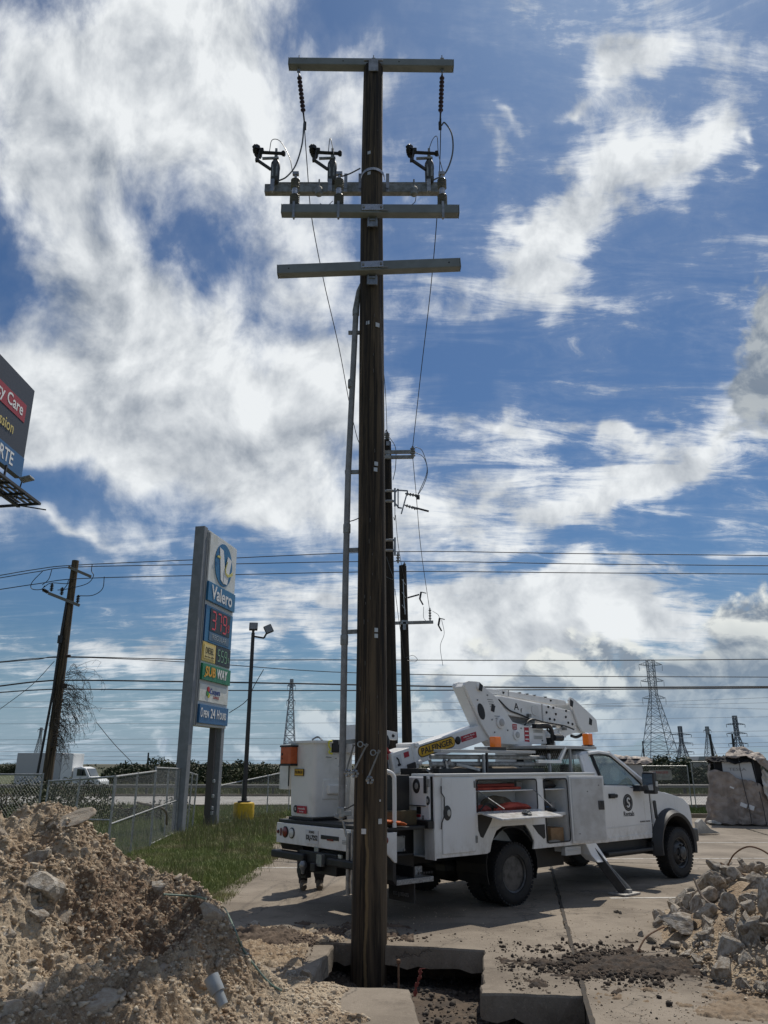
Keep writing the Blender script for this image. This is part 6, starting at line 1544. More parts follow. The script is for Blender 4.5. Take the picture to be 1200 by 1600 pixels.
# left bank (far side), simpler but solid
MB().prism([(xs0, ZB), (-.46, ZB), (-.36, .84), (-.13, 1.03), (.36, 1.03), (.53, .80), (.56, ZB), (xs1, ZB), (xs1, ZT), (xs0, ZT)], .76, 1.22).build('left_bank', white, TK, bevel=.008)
TB((xs0, .76, ZT), (xs1 + .02, 1.235, ZT + .035), 'top_rail', mat('polished_rail', (.58, .59, .59), .3, .3), bv=.008)
TB((xs0, -.76, 1.02), (xs1, .76, 1.06), 'bed_floor', alu); TB((xs1 - .03, -.78, 1.06), (xs1, .78, 1.62), 'bulkhead', white)
for x0, x1 in ((-1.36, -.55), (-.5, .6), (.65, 1.3)): TB((x0, 1.22, 1.1), (x1, 1.235, 1.66), 'compartment_door', white)
# rear faces of the banks
rb_ = TB((xs0 - .035, YR + .07, 1.16), (xs0, YI + .02, ZT), 'rear_cabinet', white, bv=.006)
TB((xs0 - .055, YR + .105, 1.33), (xs0 - .036, YI - .01, 1.69), 'rear_door', white, rb_, bv=.006)
o = latch(rb_, xs0 - .056, -.93, 1.58, (1, 0, 0), 1.15); o2 = latch(rb_, xs0 - .035, -1.085 - .04, 1.40, (1, 0, 0), .7)
MB().box((xs0 - .065, YR + .11, 1.60), (.03, .03, .22)).build('hinge_rod', inkd, rb_); MB().box((xs0 - .05, YR + .07, 1.62), (.03, .04, .10)).build('ribbed_plate', galvd, rb_)
MB().tube([(xs0 - .07, YI - .0, 1.335), (xs0 - .07, YR + .10, 1.335)], .006, 6).build('hinge_rod', inkd, rb_)
for (y, z, w, h, m, nm) in ((-.95, 1.275, .085, .09, inkd, 'shield_decal'), (-.93, 1.208, .11, .035, redd, 'red_decal'), (-1.03, 1.19, .045, .05, inkg, 'figure_decal')):
    MB().box((xs0 - .038, y, z), (.005, w, h)).build(nm, m, rb_, bevel=.0015)
TB((xs0 - .10, YR + .02, 1.06), (xs0, -.42, 1.155), 'black_beam', blacks)
TB((xs0 - .01, YR, ZB - .02), (xs0 + .02, YR + .20, 1.06), 'corner_post', white)
TB((xs0 - .01, .77, ZB), (xs0, 1.2, ZT), 'rear_cabinet', white)
# ---- tail shelf, steps and bumper
TB((-2.30, -1.16, 1.06), (xs0 - .11, 1.18, 1.10), 'tail_deck', blacks)
MB().prism([(-2.31, 1.05), (-2.07, 1.05), (-2.07, .70), (-2.10, .70), (-2.31, .88)], -1.22, -1.19).build('bumper_side', white, TK, bevel=.004)
MB().lathe([(.040, 0), (.044, .012), (.030, .02)], (-2.26, -1.22, .965), (0, -1, 0), 16).build('side_marker_light', redl, TK, smooth=True)
bm_ = TB((-2.335, -1.21, .79), (-2.30, 1.17, 1.055), 'rear_bumper', white, bv=.006)
def RF(y, z, o=.0): return (-2.336 - o, y, z)
def disc(y, z, r, m, nm, par=bm_, ring=None):
    if ring: MB().lathe([(r * 1.22, 0), (r * 1.25, .008), (r * 1.0, .012), (.001, .012)], RF(y, z), (-1, 0, 0), 20).build(nm + '_bezel', ring, par, smooth=True)
    return MB().lathe([(r, .0), (r, .015), (r * .8, .020), (.001, .022)], RF(y, z, .002), (-1, 0, 0), 20).build(nm, m, par, smooth=True)
disc(1.115, .935, .022, redl, 'small_light', ring=inkd); MB().box(RF(1.045, .935, .004), (.012, .03, .10)).build('bracket_light', redl, bm_)
disc(.93, .94, .062, redl, 'tail_light', ring=inkd); disc(.76, .935, .058, clear, 'reverse_light', ring=inkd)
pl = MB().box(RF(.26, .915, .006), (.006, .31, .17)).build('number_plate', mat('plate_white', (.62, .63, .64), .4), bm_, bevel=.003)
def RM(y, z, o=.012): return frame(RF(y, z, o), (0, -1, 0), (-1, 0, 0))
text('TEXAS', .045, inkd, pl, RM(.26, .975), width=.13); text('DLJ-7252', .085, inkd, pl, RM(.25, .905), bold=.002, width=.27)
MB().box(RF(-.16, .93, .004), (.012, .40, .05)).build('light_bar', inkd, bm_, bevel=.003); MB().box(RF(-.18, .905, .012), (.008, .14, .02)).build('red_strip', redl, bm_)
for i in range(3): MB().box(RF(-.48, .915 - i * .018, .002), (.003, .09, .008)).build('decal_line', inkg, bm_)
disc(-.93, .94, .062, redl, 'tail_light', ring=inkd); disc(-.76, .935, .058, clear, 'reverse_light', ring=inkd)
TB((-2.30, -1.19, .80), (-2.10, 1.17, 1.055), 'bumper_box', blacks)
MB().prism([(-2.30, .79), (-2.02, .79), (-2.02, .66), (-2.26, .70)], .55, 1.12).build('corner_skirt', blacks, TK)
TB((-2.42, .34, .60), (-2.28, 1.17, .70), 'bumper_step', blacks, bv=.02); TB((-2.42, -1.0, .60), (-2.28, -.2, .70), 'bumper_step', blacks, bv=.02)
hb = MB().b2((-2.36, -.35, .48), (-2.1, .52, .74)).b2((-2.5, -.05, .52), (-2.3, .05, .62)).cyl((-2.46, .36, .50), (-2.34, .36, .50), .07, n=12).b2((-2.4, .30, .40), (-2.3, .42, .6)).build('hitch', blacks, TK, bevel=.01)
MB().lathe([(.02, 0), (.03, .05), (.05, .08), (.055, .12), (.03, .16)], (-2.44, .30, .46), n=14).build('tow_ball', galv, TK, smooth=True)
MB().box((-2.44, -.1, .66), (.05, .12, .14)).build('hitch_bracket', galv, TK, smooth=False)
TB((-2.34, .10, .68), (-2.31, .20, .80), 'pale_bracket', galv); TB((-2.34, -.42, .62), (-2.31, -.34, .74), 'pale_bracket', mat('cream_tag', (.62, .60, .48), .5)); TB((-2.34, -.66, .66), (-2.30, -.52, .80), 'pale_bracket', galvd)
mf = MB().box((-1.75, -.93, .42), (.02, .50, .42)).build('mud_flap', blackp, TK); mf2 = MB().box((-2.05, -.62, .44), (.02, .60, .40)).build('mud_flap', blackp, TK)
for i, s in enumerate(('CUSTOM', 'TRUCK AND BODY WORKS', '800-824-8211')): text(s, .052, inkg, mf2, frame((-2.064, -.52, .55 - i * .06), (0, -1, 0), (-1, 0, 0)), width=.30)
text('832-JJ RENTS', .06, inkg, mf, frame((-1.764, -.93, .29), (0, -1, 0), (-1, 0, 0)), width=.30)
# side step well
TB((-2.09, -.80, .42), (xs0, -.78, 1.05), 'step_back_wall', blacks); MB().prism([(-2.12, .95), (-2.07, .95), (-2.07, .44), (-2.12, .50)], -1.2, -.8).build('step_cheek', blacks, TK)
st = MB().b2((-2.06, -1.20, .44), (xs0 - .02, -.85, .50)).build('side_step', alu, TK, bevel=.004)
for k in range(6): MB().cyl((-1.70 + k * .045, -1.205, .55), (-1.70 + k * .045, -1.195, .55), .016, n=8).build('grip_hole', inkd, st)
MB().b2((-1.76, -.98, .50), (xs0 - .02, -.96, .60)).build('perforated_riser', alu, st)
TB((-2.05, -.90, .78), (-1.66, -.80, .97), 'step_box', mat('step_box_grey', (.34, .35, .36), .4, .3, c2=(.24, .25, .25), scale=6), bv=.006); TB((-2.06, -1.0, .74), (-1.60, -.82, .765), 'step_tread', blacks)
for (x, z) in ((-2.0, .94), (-1.68, .955), (-1.68, .80)): MB().lathe([(.012, 0), (.012, .012)], (x, -.90, z), (0, -1, 0), 8).build('bolt', galv, TK)
# hand rail and goods on the tail deck
MB().tube(smoothpts([(-2.22, -.75, 1.66), (-2.20, -.95, 1.765), (-2.14, -1.10, 1.77), (-2.06, -1.14, 1.72), (-2.05, -1.15, 1.60), (-2.05, -1.15, 1.10)], 5), .028, 10).build('hand_rail', white2, TK, smooth=True)
TB((-2.20, -.98, 1.10), (-1.52, -.62, 1.28), 'timber_box', mat('olive_timber', (.10, .075, .035), .8, c2=(.07, .055, .03), scale=9)); TB((-1.80, -.86, 1.10), (xs0 - .12, -.40, 1.72), 'dark_control_cabinet', blacks)
TB((-2.15, -.85, 1.28), (-2.0, -.68, 1.33), 'green_tub', mat('green_tub', (.02, .12, .09), .5))
gl = thing('work_gloves', 'pair of orange work gloves lying on the truck tail deck beside the hand rail', 'gloves', (0, 0, 0)); gl.location = TK.matrix_basis @ Vector((-2.02, -1.17, 1.13)) if False else Vector((0, 0, 0))
def tw(p): c, s = math.cos(R(39.364)), math.sin(R(39.364)); return Vector((.988 + p[0] * c - p[1] * s, 12.618 + p[0] * s + p[1] * c, p[2]))
gl.location = tw((-2.05, -1.12, 1.11)); gl.rotation_euler = (0, 0, R(10))
for gi in (0, 1):
    gm_ = MB(); by_ = gi * .07
    gm_.loft([[(x, by_ + (.040 if x > .05 else .05) * math.cos(a) * (1 + .1 * math.sin(x * 40)), .055 - gi * .02 - x * .12 + .018 * math.sin(a)) for a in [k * math.pi / 4 for k in range(8)]] for x in (-.12, -.06, 0, .05, .10)])
    for k in range(4):
        y = by_ - .032 + k * .021; gm_.tube([(.09, y, .045 - gi * .02), (.14, y * 1.1, .036 - gi * .02), (.18 - .01 * abs(k - 1.5), y * 1.1, .02 - gi * .01)], [.012, .011, .008], 7)
    gm_.tube([(.01, by_ + .045, .05), (.05, by_ + .075, .045), (.09, by_ + .08, .035)], [.013, .012, .008], 7)
    gm_.build('glove', orange, gl, smooth=True)
# ---- cab
CAB0 = set(TK.children)
YC = 1.02
body = MB()
def cs(x, zb, zt, yb, ys, crown=.03):
    return [(x, -yb, zb), (x, -ys, zb + .10), (x, -ys, zt - .10), (x, -ys + .05, zt - .02), (x, -ys * .5, zt + crown * .7), (x, 0, zt + crown), (x, ys * .5, zt + crown * .7), (x, ys - .05, zt - .02), (x, ys, zt - .10), (x, ys, zb + .10), (x, yb, zb)]
fz = MB().loft([cs(3.80, .80, 1.42, .95, 1.00), cs(4.05, .95, 1.43, .70, 1.00), cs(4.45, .95, 1.39, .70, .995), cs(4.80, .95, 1.33, .72, .97), cs(5.02, .85, 1.24, .75, .90), cs(5.08, .80, 1.10, .75, .86)]).build('hood', white, TK, bevel=.012, smooth=True)
# fender skin with wheel opening
fen = [(3.80, .62), (3.80, 1.40), (4.10, 1.40), (4.5, 1.34), (4.85, 1.26), (5.02, 1.14), (5.06, .98), (5.06, .78), (4.86, .72)]
for k in range(11):
    a = R(18 + k * 15.0); fen.append((4.32 + .53 * math.cos(a), .50 + .50 * math.sin(a)))
fen.append((3.80 + .01, .62))
fo = MB().prism(fen[:-1] + [(3.84, .62)], -YC - .02, -YC + .03).build('fender', white, TK, bevel=.012); MB().prism(fen[:-1] + [(3.84, .62)], YC - .03, YC + .02).build('fender', white, TK, bevel=.012)
for s in (-1, 1):                     # wide dark wheel-arch flare
    secs = []
    for k in range(19):
        a = R(-14 + k * 11.4); ro, ri = .625, .50
        if k > 15: ro = .625
        c, sn_ = math.cos(a), math.sin(a); cx, cz = 4.32, .50
        secs.append([(cx + ri * c, s * (YC - .02), cz + ri * sn_), (cx + ri * c, s * (YC + .16), cz + ri * sn_), (cx + (ri + .05) * c, s * (YC + .175), cz + (ri + .05) * sn_), (cx + (ro - .02) * c, s * (YC + .07), cz + (ro - .02) * sn_), (cx + ro * c, s * (YC + .015), cz + ro * sn_)])
    MB().loft(secs).build('wheel_flare', mat('flare_grey', (.030, .031, .034), .5), TK, smooth=True)
    MB().prism([(3.72, .42), (3.92, .50), (3.86, .62), (3.70, .60)], s * (YC - .1), s * (YC + .05)).build('flare_foot', blackp, TK)
lin = MB(); secs = []
for k in range(17):
    a = math.pi * (-.05 + 1.1 * k / 16); secs.append([(4.32 + .52 * math.cos(a), -YC, .50 + .52 * math.sin(a)), (4.32 + .52 * math.cos(a), -.5, .50 + .52 * math.sin(a))])
for a, b in zip(secs, secs[1:]): lin.add([a[0], a[1], b[1], b[0]], [(0, 1, 2, 3)])
lo = lin.build('arch_liner', blacks, TK); lo.modifiers.new('thickness', 'SOLIDIFY').thickness = .01
# cab lower shell with door
TB((2.13, -YC + .03, .66), (3.80, YC - .03, .72), 'cab_floor', blacks)
MB().prism([(2.13, .66), (2.46, .66), (2.46, 1.56), (2.13, 1.56)], -YC - .004, -YC + .04).build('cab_corner', white, TK, bevel=.008)
MB().prism([(2.13, .66), (3.80, .66), (3.80, 1.44), (2.13, 1.50)], YC - .04, YC).build('cab_left_side', white, TK, bevel=.01)
TB((2.10, -YC + .01, .70), (2.13, YC - .01, 1.50), 'cab_rear_wall', white)
def dshape(x, y, z): return (x, y * (1 + .0 * z), z)
dpoly = [(2.475, .66), (3.78, .66), (3.78, 1.40), (3.62, 1.44), (3.50, 1.46), (3.30, 1.50), (3.05, 1.52), (2.475, 1.53)]
door = MB().prism(dpoly, -YC - .012, -YC + .045).build('door', white, TK, bevel=.016)
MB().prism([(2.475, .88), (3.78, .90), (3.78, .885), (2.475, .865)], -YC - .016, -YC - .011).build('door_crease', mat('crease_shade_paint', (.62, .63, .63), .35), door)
TB((2.455, -YC - .006, .70), (2.470, -YC + .02, 1.52), 'door_gap', inkd, bv=0); TB((3.785, -YC - .006, .70), (3.797, -YC + .02, 1.40), 'door_gap', inkd, bv=0)
MB().prism([(2.50, .665), (3.78, .665), (3.78, .74), (2.50, .73)], -YC - .022, -YC - .010).build('sill_trim', white, door, bevel=.008)
# glasshouse
def gy(z): return YC - .01 - (z - 1.50) * .30           # tumblehome
def gp_(x, z, s=-1, o=0): return (x, s * (gy(z) + o), z)
roof = MB(); sec = []
for (x, z, dz) in ((2.13, 2.00, 0), (2.25, 2.07, 0), (2.55, 2.085, 0), (2.80, 2.075, 0), (2.98, 2.03, 0)):
    yy = gy(z) + .005; sec.append([(x, -yy, z - .06), (x, -yy + .03, z - .01), (x, -yy * .5, z + .035), (x, 0, z + .045), (x, yy * .5, z + .035), (x, yy - .03, z - .01), (x, yy, z - .06), (x, 0, z - .05)])
MB().loft(sec).build('roof', white, TK, smooth=True)
for s in (-1, 1):
    MB().add([gp_(2.13, 1.50, s), gp_(2.52, 1.50, s), gp_(2.36, 2.04, s), gp_(2.13, 2.0, s)] + [gp_(2.13, 1.50, s, -.05), gp_(2.52, 1.50, s, -.05), gp_(2.36, 2.04, s, -.05), gp_(2.13, 2.0, s, -.05)], [(0, 1, 2, 3), (7, 6, 5, 4), (0, 4, 5, 1), (1, 5, 6, 2), (2, 6, 7, 3), (3, 7, 4, 0)]).build('rear_pillar', white, TK, bevel=.008)
    MB().tube([gp_(2.95, 2.04, s, -.01), gp_(3.30, 1.82, s, -.01), gp_(3.62, 1.60, s, .0), gp_(3.85, 1.42, s, .0)], [.045, .05, .055, .06], 8).build('windscreen_pillar', white, TK, smooth=True)
    MB().tube([gp_(2.36, 2.03, s, .002), gp_(2.65, 2.055, s, .002), gp_(2.95, 2.03, s, .002)], [.032, .03, .03], 6).build('roof_gutter', white, TK, smooth=True)
    wp = [(2.48, 1.53), (3.06, 1.52), (3.20, 1.49), (3.36, 1.47), (3.56, 1.47), (3.60, 1.52), (3.26, 1.80), (2.98, 1.98), (2.85, 2.005), (2.42, 2.01)]
    wd = MB().add([gp_(x, z, s, .004) for x, z in wp] + [gp_(x, z, s, -.006) for x, z in wp], [tuple(range(10)), tuple(range(19, 9, -1))] + [(i, (i + 1) % 10, (i + 1) % 10 + 10, i + 10) for i in range(10)]).build('side_window', glassc, TK)
    MB().tube([gp_(x, z, s, .006) for x, z in wp], .014, 6, closed=True).build('window_seal', inkd, wd)
    MB().tube([gp_(2.50, 1.53, s, .008), gp_(2.44, 2.0, s, .008)], .035, 4).build('black_pillar_trim', inkd, wd)
ws = [(-.84, 3.76, 1.44), (.84, 3.76, 1.44), (.76, 3.04, 2.02), (-.76, 3.04, 2.02)]
MB().add([(x, y, z) for y, x, z in ws] + [(x - .01, y, z - .01) for y, x, z in ws], [(0, 1, 2, 3), (7, 6, 5, 4), (0, 4, 5, 1), (1, 5, 6, 2), (2, 6, 7, 3), (3, 7, 4, 0)]).build('windscreen', glassc, TK)
MB().prism([(3.66, 1.42), (3.92, 1.46), (3.90, 1.40), (3.66, 1.38)], -.9, .9).build('cowl', blackp, TK)
rwn = TB((2.105, -.74, 1.52), (2.125, .74, 1.96), 'rear_window', glassc, bv=0)
MB().prism([(2.10, 1.94), (2.14, 1.94), (2.14, 2.02), (2.10, 2.0)], -.8, .8).build('rear_header', white, TK)
# interior
for y in (-.45, .45):
    MB().loft([[(2.42, y - .26, 1.0), (2.42, y + .26, 1.0), (2.54, y + .26, 1.0), (2.54, y - .26, 1.0)], [(2.28, y - .25, 1.65), (2.28, y + .25, 1.65), (2.40, y + .25, 1.65), (2.40, y - .25, 1.65)]]).b2((2.45, y - .27, .85), (3.0, y + .27, 1.05)).b2((2.26, y - .12, 1.66), (2.34, y + .12, 1.86)).build('seat', mat('grey_seat', (.12, .12, .12), .8), TK, bevel=.03)
MB().prism([(3.30, 1.15), (3.70, 1.05), (3.76, 1.42), (3.40, 1.46), (3.28, 1.36)], -.88, .88).build('dashboard', mat('dash_grey', (.10, .105, .11), .6), TK, bevel=.02)
MB().tube([(3.18 + .06 * math.sin(a), .45 + .19 * math.cos(a), 1.42 + .18 * math.sin(a)) for a in [k * math.pi / 9 for k in range(18)]], .014, 6, closed=True).build('steering_wheel', inkd, TK, smooth=True)
TB((3.02, -.88, .80), (3.06, -.86, 1.44), 'inner_door_card', mat('dash_grey', (.10, .105, .11), .6))
heap('paper_on_dash', 3.35, 3.60, 1.45, .04, inkw, 4, -.45, .10)
# handle, vent, mirror
MB().prism([(2.60, 1.385), (2.80, 1.385), (2.82, 1.37), (2.80, 1.33), (2.60, 1.33)], -YC - .045, -YC - .012).build('door_handle', inkd, door, bevel=.008)
MB().prism([(2.585, 1.395), (2.77, 1.395), (2.77, 1.32), (2.585, 1.32)], -YC - .018, -YC - .010).build('handle_recess', blackp, door, bevel=.004)
MB().prism([(3.84, 1.26), (3.92, 1.26), (3.935, 1.24), (3.95, 1.0), (3.92, .95), (3.87, .97), (3.865, 1.05)], -YC - .034, -YC - .018).build('fender_vent', blackp, fo, bevel=.006)
MB().prism([(3.83, 1.27), (3.93, 1.27), (3.96, 1.0), (3.93, .93), (3.91, .93), (3.93, 1.01), (3.91, 1.24), (3.83, 1.24)], -YC - .030, -YC - .016).build('vent_trim', white, fo)
mi = MB().loft([[(3.52 + a, -1.20 - b, z) for a, b in ((-.06, -.07), (.04, -.10), (.10, 0), (.08, .13), (-.06, .15))] for z in (1.38, 1.42, 1.62, 1.70, 1.735)]).build('mirror', blackp, TK, bevel=.02, smooth=True)
MB().prism([(3.30, 1.42), (3.56, 1.42), (3.56, 1.47), (3.34, 1.52)], -1.16, -.98).build('mirror_arm', blackp, mi, bevel=.01)
MB().b2((3.455, -1.33, 1.44), (3.465, -1.13, 1.70)).build('mirror_glass', mat('mirror_silver', (.5, .52, .54), .08, .9), mi); MB().b2((3.50, -1.365, 1.50), (3.56, -1.345, 1.58)).build('mirror_lamp', clear, mi, bevel=.005)
MB().b2((3.35, -1.10, 1.44), (3.43, -1.085, 1.50)).build('mirror_lamp', clear, mi)
mi2 = MB().loft([[(3.52 + a, 1.20 + b, z) for a, b in ((-.06, -.07), (.04, -.10), (.10, 0), (.08, .13), (-.06, .15))] for z in (1.38, 1.42, 1.62, 1.70, 1.735)]).build('mirror', blackp, TK, bevel=.02, smooth=True)
# hood trim, head lamp, bumper, grille
MB().loft([[(4.92, s_y, z0), (5.06, s_y * .93, z0 + .01), (5.09, s_y * .86, z1), (4.96, s_y * .99, z1 + .05)] for s_y, z0, z1 in ((-1.045, .98, 1.14), (-.80, .98, 1.14))]).build('head_lamp', clear, TK, bevel=.006)
MB().loft([[(4.92, s_y, z0), (5.06, s_y * .93, z0 + .01), (5.09, s_y * .86, z1), (4.96, s_y * .99, z1 + .05)] for s_y, z0, z1 in ((1.045, .98, 1.14), (.80, .98, 1.14))]).build('head_lamp', clear, TK, bevel=.006)
gr_ = TB((5.04, -.72, .86), (5.12, .72, 1.20), 'grille', blackp)
for k in range(3): MB().b2((5.12, -.70, .90 + k * .10), (5.15, .70, .94 + k * .10)).build('grille_bar', steel, gr_)
MB().prism([(4.98, .50), (5.28, .52), (5.28, .74), (4.95, .78)], -1.02, 1.02).build('front_bumper', mat('bumper_black', (.05, .05, .05), .4), TK, bevel=.03)
MB().tube(smoothpts([(3.9, -.55, 1.47), (4.2, -.60, 1.49), (4.6, -.6, 1.45), (4.8, -.58, 1.40)]), .022, 6).tube(smoothpts([(3.9, -.3, 1.49), (4.3, -.32, 1.51), (4.75, -.3, 1.44)]), .02, 6).box((4.75, -.5, 1.42), (.10, .2, .05)).build('hose_on_hood', blackp, TK, smooth=True)
for o in set(TK.children) - CAB0: o.location.x += .08
# running board, tank, outrigger
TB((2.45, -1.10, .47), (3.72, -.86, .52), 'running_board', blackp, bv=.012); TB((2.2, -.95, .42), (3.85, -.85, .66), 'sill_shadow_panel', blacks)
TB((1.30, -1.12, .60), (1.66, -.60, .69), 'outrigger_bracket', white2); MB().b2((1.24, -1.20, .56), (1.62, -1.12, .68)).b2((1.30, -1.21, .62), (1.56, -1.19, .64)).build('bracket_face', mat('bracket_cream', (.50, .51, .50), .5), TK, bevel=.006)
og = MB().loft([[(1.72, -1.0, .70), (1.98, -1.0, .70), (1.98, -1.22, .70), (1.72, -1.22, .70)], [(1.74, -1.06, .56), (2.04, -1.06, .56), (2.04, -1.30, .54), (1.74, -1.30, .54)], [(1.80, -1.14, .46), (2.06, -1.14, .46), (2.06, -1.36, .44), (1.80, -1.36, .44)]]).build('outrigger_housing', white2, TK, bevel=.012)
lg = MB().beam((1.93, -1.18, .60), (2.10, -1.56, .05), .13, .13).build('outrigger_leg', blackp, TK, bevel=.006); MB().beam((1.99, -1.27, .46), (2.165, -1.60, .06), .018, .10).build('leg_edge_strip', galv, lg)
MB().b2((1.90, -1.72, .005), (2.30, -1.42, .03)).box((2.12, -1.60, .05), (.09, .14, .06)).build('foot_pad', mat('foot_plate', (.36, .35, .33), .6, .3), lg, bevel=.004)
MB().beam((1.93, 1.18, .60), (2.10, 1.56, .05), .13, .13).build('outrigger_leg', blackp, TK)
# door lettering
def DM(x, z, o=.014): return frame((x, -YC - o, z), (1, 0, 0), (0, -1, 0))
lg_ = MB().lathe([(.0, .0035), (.135, .0035), (.135, 0)], (0, 0, 0), (0, -1, 0), 32).build('round_logo', inkd, door); lg_.location = (3.12, -YC - .0125, 1.245)
MB().tube([(.108 * math.cos(k * math.pi / 14), -.0042, .108 * math.sin(k * math.pi / 14)) for k in range(28)], .0028, 4, closed=True).build('logo_ring', mat('logo_grey', (.35, .35, .35), .5), lg_)
def arcS(par):
    for (cx, cz, a0, a1) in ((.012, .034, 20, 290), (-.006, -.034, 200, 470)):
        pts = [(cx + .036 * math.cos(R(a)), -.0045, cz + .036 * math.sin(R(a))) for a in np.linspace(a0, a1, 12)]; MB().tube(pts, .013, 6).build('letter_s', inkw, par, smooth=True)
arcS(lg_)
text('Rentals', .11, inkd, door, DM(3.12, 1.065), width=.30, bold=.001); text('POWER STROKE', .035, inkd, door, DM(3.58, .93), width=.30)
# ---- cab guard and racks
for y in (-.78, .78):
    for (a_, z0_, z1_) in ((2.06, 1.74, 2.12), (1.52, 1.74, 2.02), (.0, 1.70, 2.0)): MB().beam((a_, y, z0_), (a_, y, z1_), .04).build('rack_post', mat('rack_grey', (.30, .31, .31), .5), TK, bevel=.006)
TB((1.45, -.82, 2.10), (2.75, .82, 2.15), 'cab_guard_top', mat('guard_grey', (.40, .41, .41), .5), bv=.008)
MB().beam((1.75, -.80, 1.92), (1.92, -.80, 2.12), .05).beam((1.20, -.80, 1.90), (1.78, -.80, 1.90), .05).build('guard_brace', white2, TK, bevel=.006)
me_ = MB()
for k in range(34):
    y = -.76 + k * .045; me_.beam((2.09, y, 1.62), (2.09, y + .25 if y < .5 else y, 2.08), .006); me_.beam((2.088, y + .25 if y < .5 else y, 1.62), (2.088, y, 2.08), .006)
stuff(me_.build('guard_mesh', mat('mesh_bronze', (.14, .12, .10), .6, .3), TK))
TB((2.0, -.78, 1.05), (2.05, .78, 1.62), 'headboard', blacks)
for z, r in ((1.86, .045), (1.96, .04)): MB().cyl((-1.0, -.70, z), (1.50, -.70, z), r * .8, n=12).build('side_rail_tube', galvd, TK, smooth=True)
TB((-.9, -.82, 2.02), (1.15, -.66, 2.06), 'rack_plank', mat('guard_grey', (.40, .41, .41), .5)); TB((-.9, -.76, 1.735), (1.4, -.64, 1.80), 'dark_tray', blacks)
MB().beam((.05, -.80, 1.75), (.05, -.80, 2.06), .03).box((.3, -.78, 2.08), (.35, .06, .05)).build('rack_clip', blackp, TK)
heap('gear_in_bed', -.6, 1.3, 1.72, .14, mat('bed_gear', (.12, .10, .08), .9, c2=(.2, .17, .13), scale=9, bump=.5), 8, -.35, .25)
# tarnished clevis parts at the boom rest
mb = MB(); rr_ = random.Random(9)
for k in range(12): mb.box((-.95 + rr_.random() * .45, -.55 - rr_.random() * .2, 1.76 + rr_.random() * .16), (.16, .05, .04), (rr_.random(), rr_.random() * 2, rr_.random() * 3))
mb.beam((-.55, -.75, 1.86), (-.12, -.8, 1.78), .04).build('boom_rest', galv, TK, bevel=.004); TB((-1.05, -.5, 1.1), (-.85, -.1, 1.80), 'boom_rest_post', blacks)
# beacons
def beacon(x, y, z, w=.13, h=.19):
    b = MB().b2((x - w / 2, y - w / 2, z), (x + w / 2, y + w / 2, z + h)).build('beacon', amber, TK, bevel=.015)
    MB().cyl((x, y, z + .05), (x, y, z + .14), .035, n=10).build('lamp_core', mat('bright_amber', (.9, .5, .1), .3, emit=((1, .4, .05), .8)), b); TB((x - w * .6, y - w * .6, z - .02), (x + w * .6, y + w * .6, z), 'beacon_base', blackp, b); return b
beacon(.36, -.70, 2.07); beacon(2.68, -.70, 2.17)
# ---- pedestal, turntable and folded boom
BOOM0 = set(TK.children)
MB().prism([(1.53, 1.06), (2.04, 1.06), (2.00, 2.10), (1.56, 2.10)], -.24, .24).build('pedestal', white2, TK, bevel=.03)
MB().lathe([(.09, 0), (.09, .006)], (0, 0, 0), (0, -1, 0), 20).build('pedestal_opening', inkd, TK).location = (1.66, -.242, 1.90)
TK.children[-1].scale = (.75, 1, 1.5)
MB().lathe([(.33, 2.10), (.345, 2.12), (.345, 2.21), (.30, 2.23)], (1.74, 0, 0), n=36).build('turntable', white2, TK, smooth=True)
tp = [(.33, 3.08), (.36, 3.13), (.43, 3.155), (.62, 3.16), (.70, 3.155), (.77, 3.10), (1.09, 2.93), (1.31, 2.69), (1.46, 2.54), (1.75, 2.49), (2.22, 2.46), (2.29, 2.42), (2.33, 2.20), (1.43, 2.17), (1.12, 2.18), (.90, 2.25), (.73, 2.44)]
for (y0, y1) in ((-.30, -.25), (-.06, -.01)): MB().prism(tp, y0, y1).build('turret_plate', white2, TK, bevel=.008)
MB().prism([(.33, 3.06), (.40, 3.12), (.80, 2.42), (1.10, 2.22), (1.5, 2.19), (1.4, 2.16), (1.0, 2.14), (.70, 2.40)], -.25, -.06).build('turret_back', white2, TK, bevel=.01)
TB((1.5, -.24, 2.21), (2.3, .18, 2.40), 'turret_base', white2)
def disc2(x, z, y, r, d, m, nm, par=TK): return MB().lathe([(r, 0), (r, d), (r * .8, d + .008), (.001, d + .008)], (x, y, z), (0, -1, 0), 22).build(nm, m, par, smooth=True)
disc2(.66, 3.07, -.30, .055, .02, white2, 'pivot_pin'); disc2(.40, 3.07, -.24, .05, .03, white2, 'pivot_pin')
for (x, z, r) in ((1.15, 2.52, .10), (1.53, 2.33, .085)):
    o = disc2(x, z, -.30, r, .025, white2, 'pin_boss'); disc2(x, z, -.335, r * .62, .004, mat('pin_grey', (.42, .42, .42), .45), 'pin_end', o)
o = MB().lathe([(.10, 0), (.10, .006)], (0, 0, 0), (0, -1, 0), 20).build('turret_opening', inkd, TK); o.location = (.70, -.302, 2.68); o.scale = (.75, 1, 1.35); o.rotation_euler = (0, R(-20), 0)
MB().prism([(-.05, -.05), (.03, -.07), (.06, .03), (-.02, .07)], -.004, 0).build('black_sticker', inkd, TK, loc=(.98, -.301, 2.75)); MB().prism([(-.05, -.05), (.03, -.07), (.06, .03), (-.02, .07)], -.004, 0).build('black_sticker', inkd, TK, loc=(.68, -.325, 3.07))
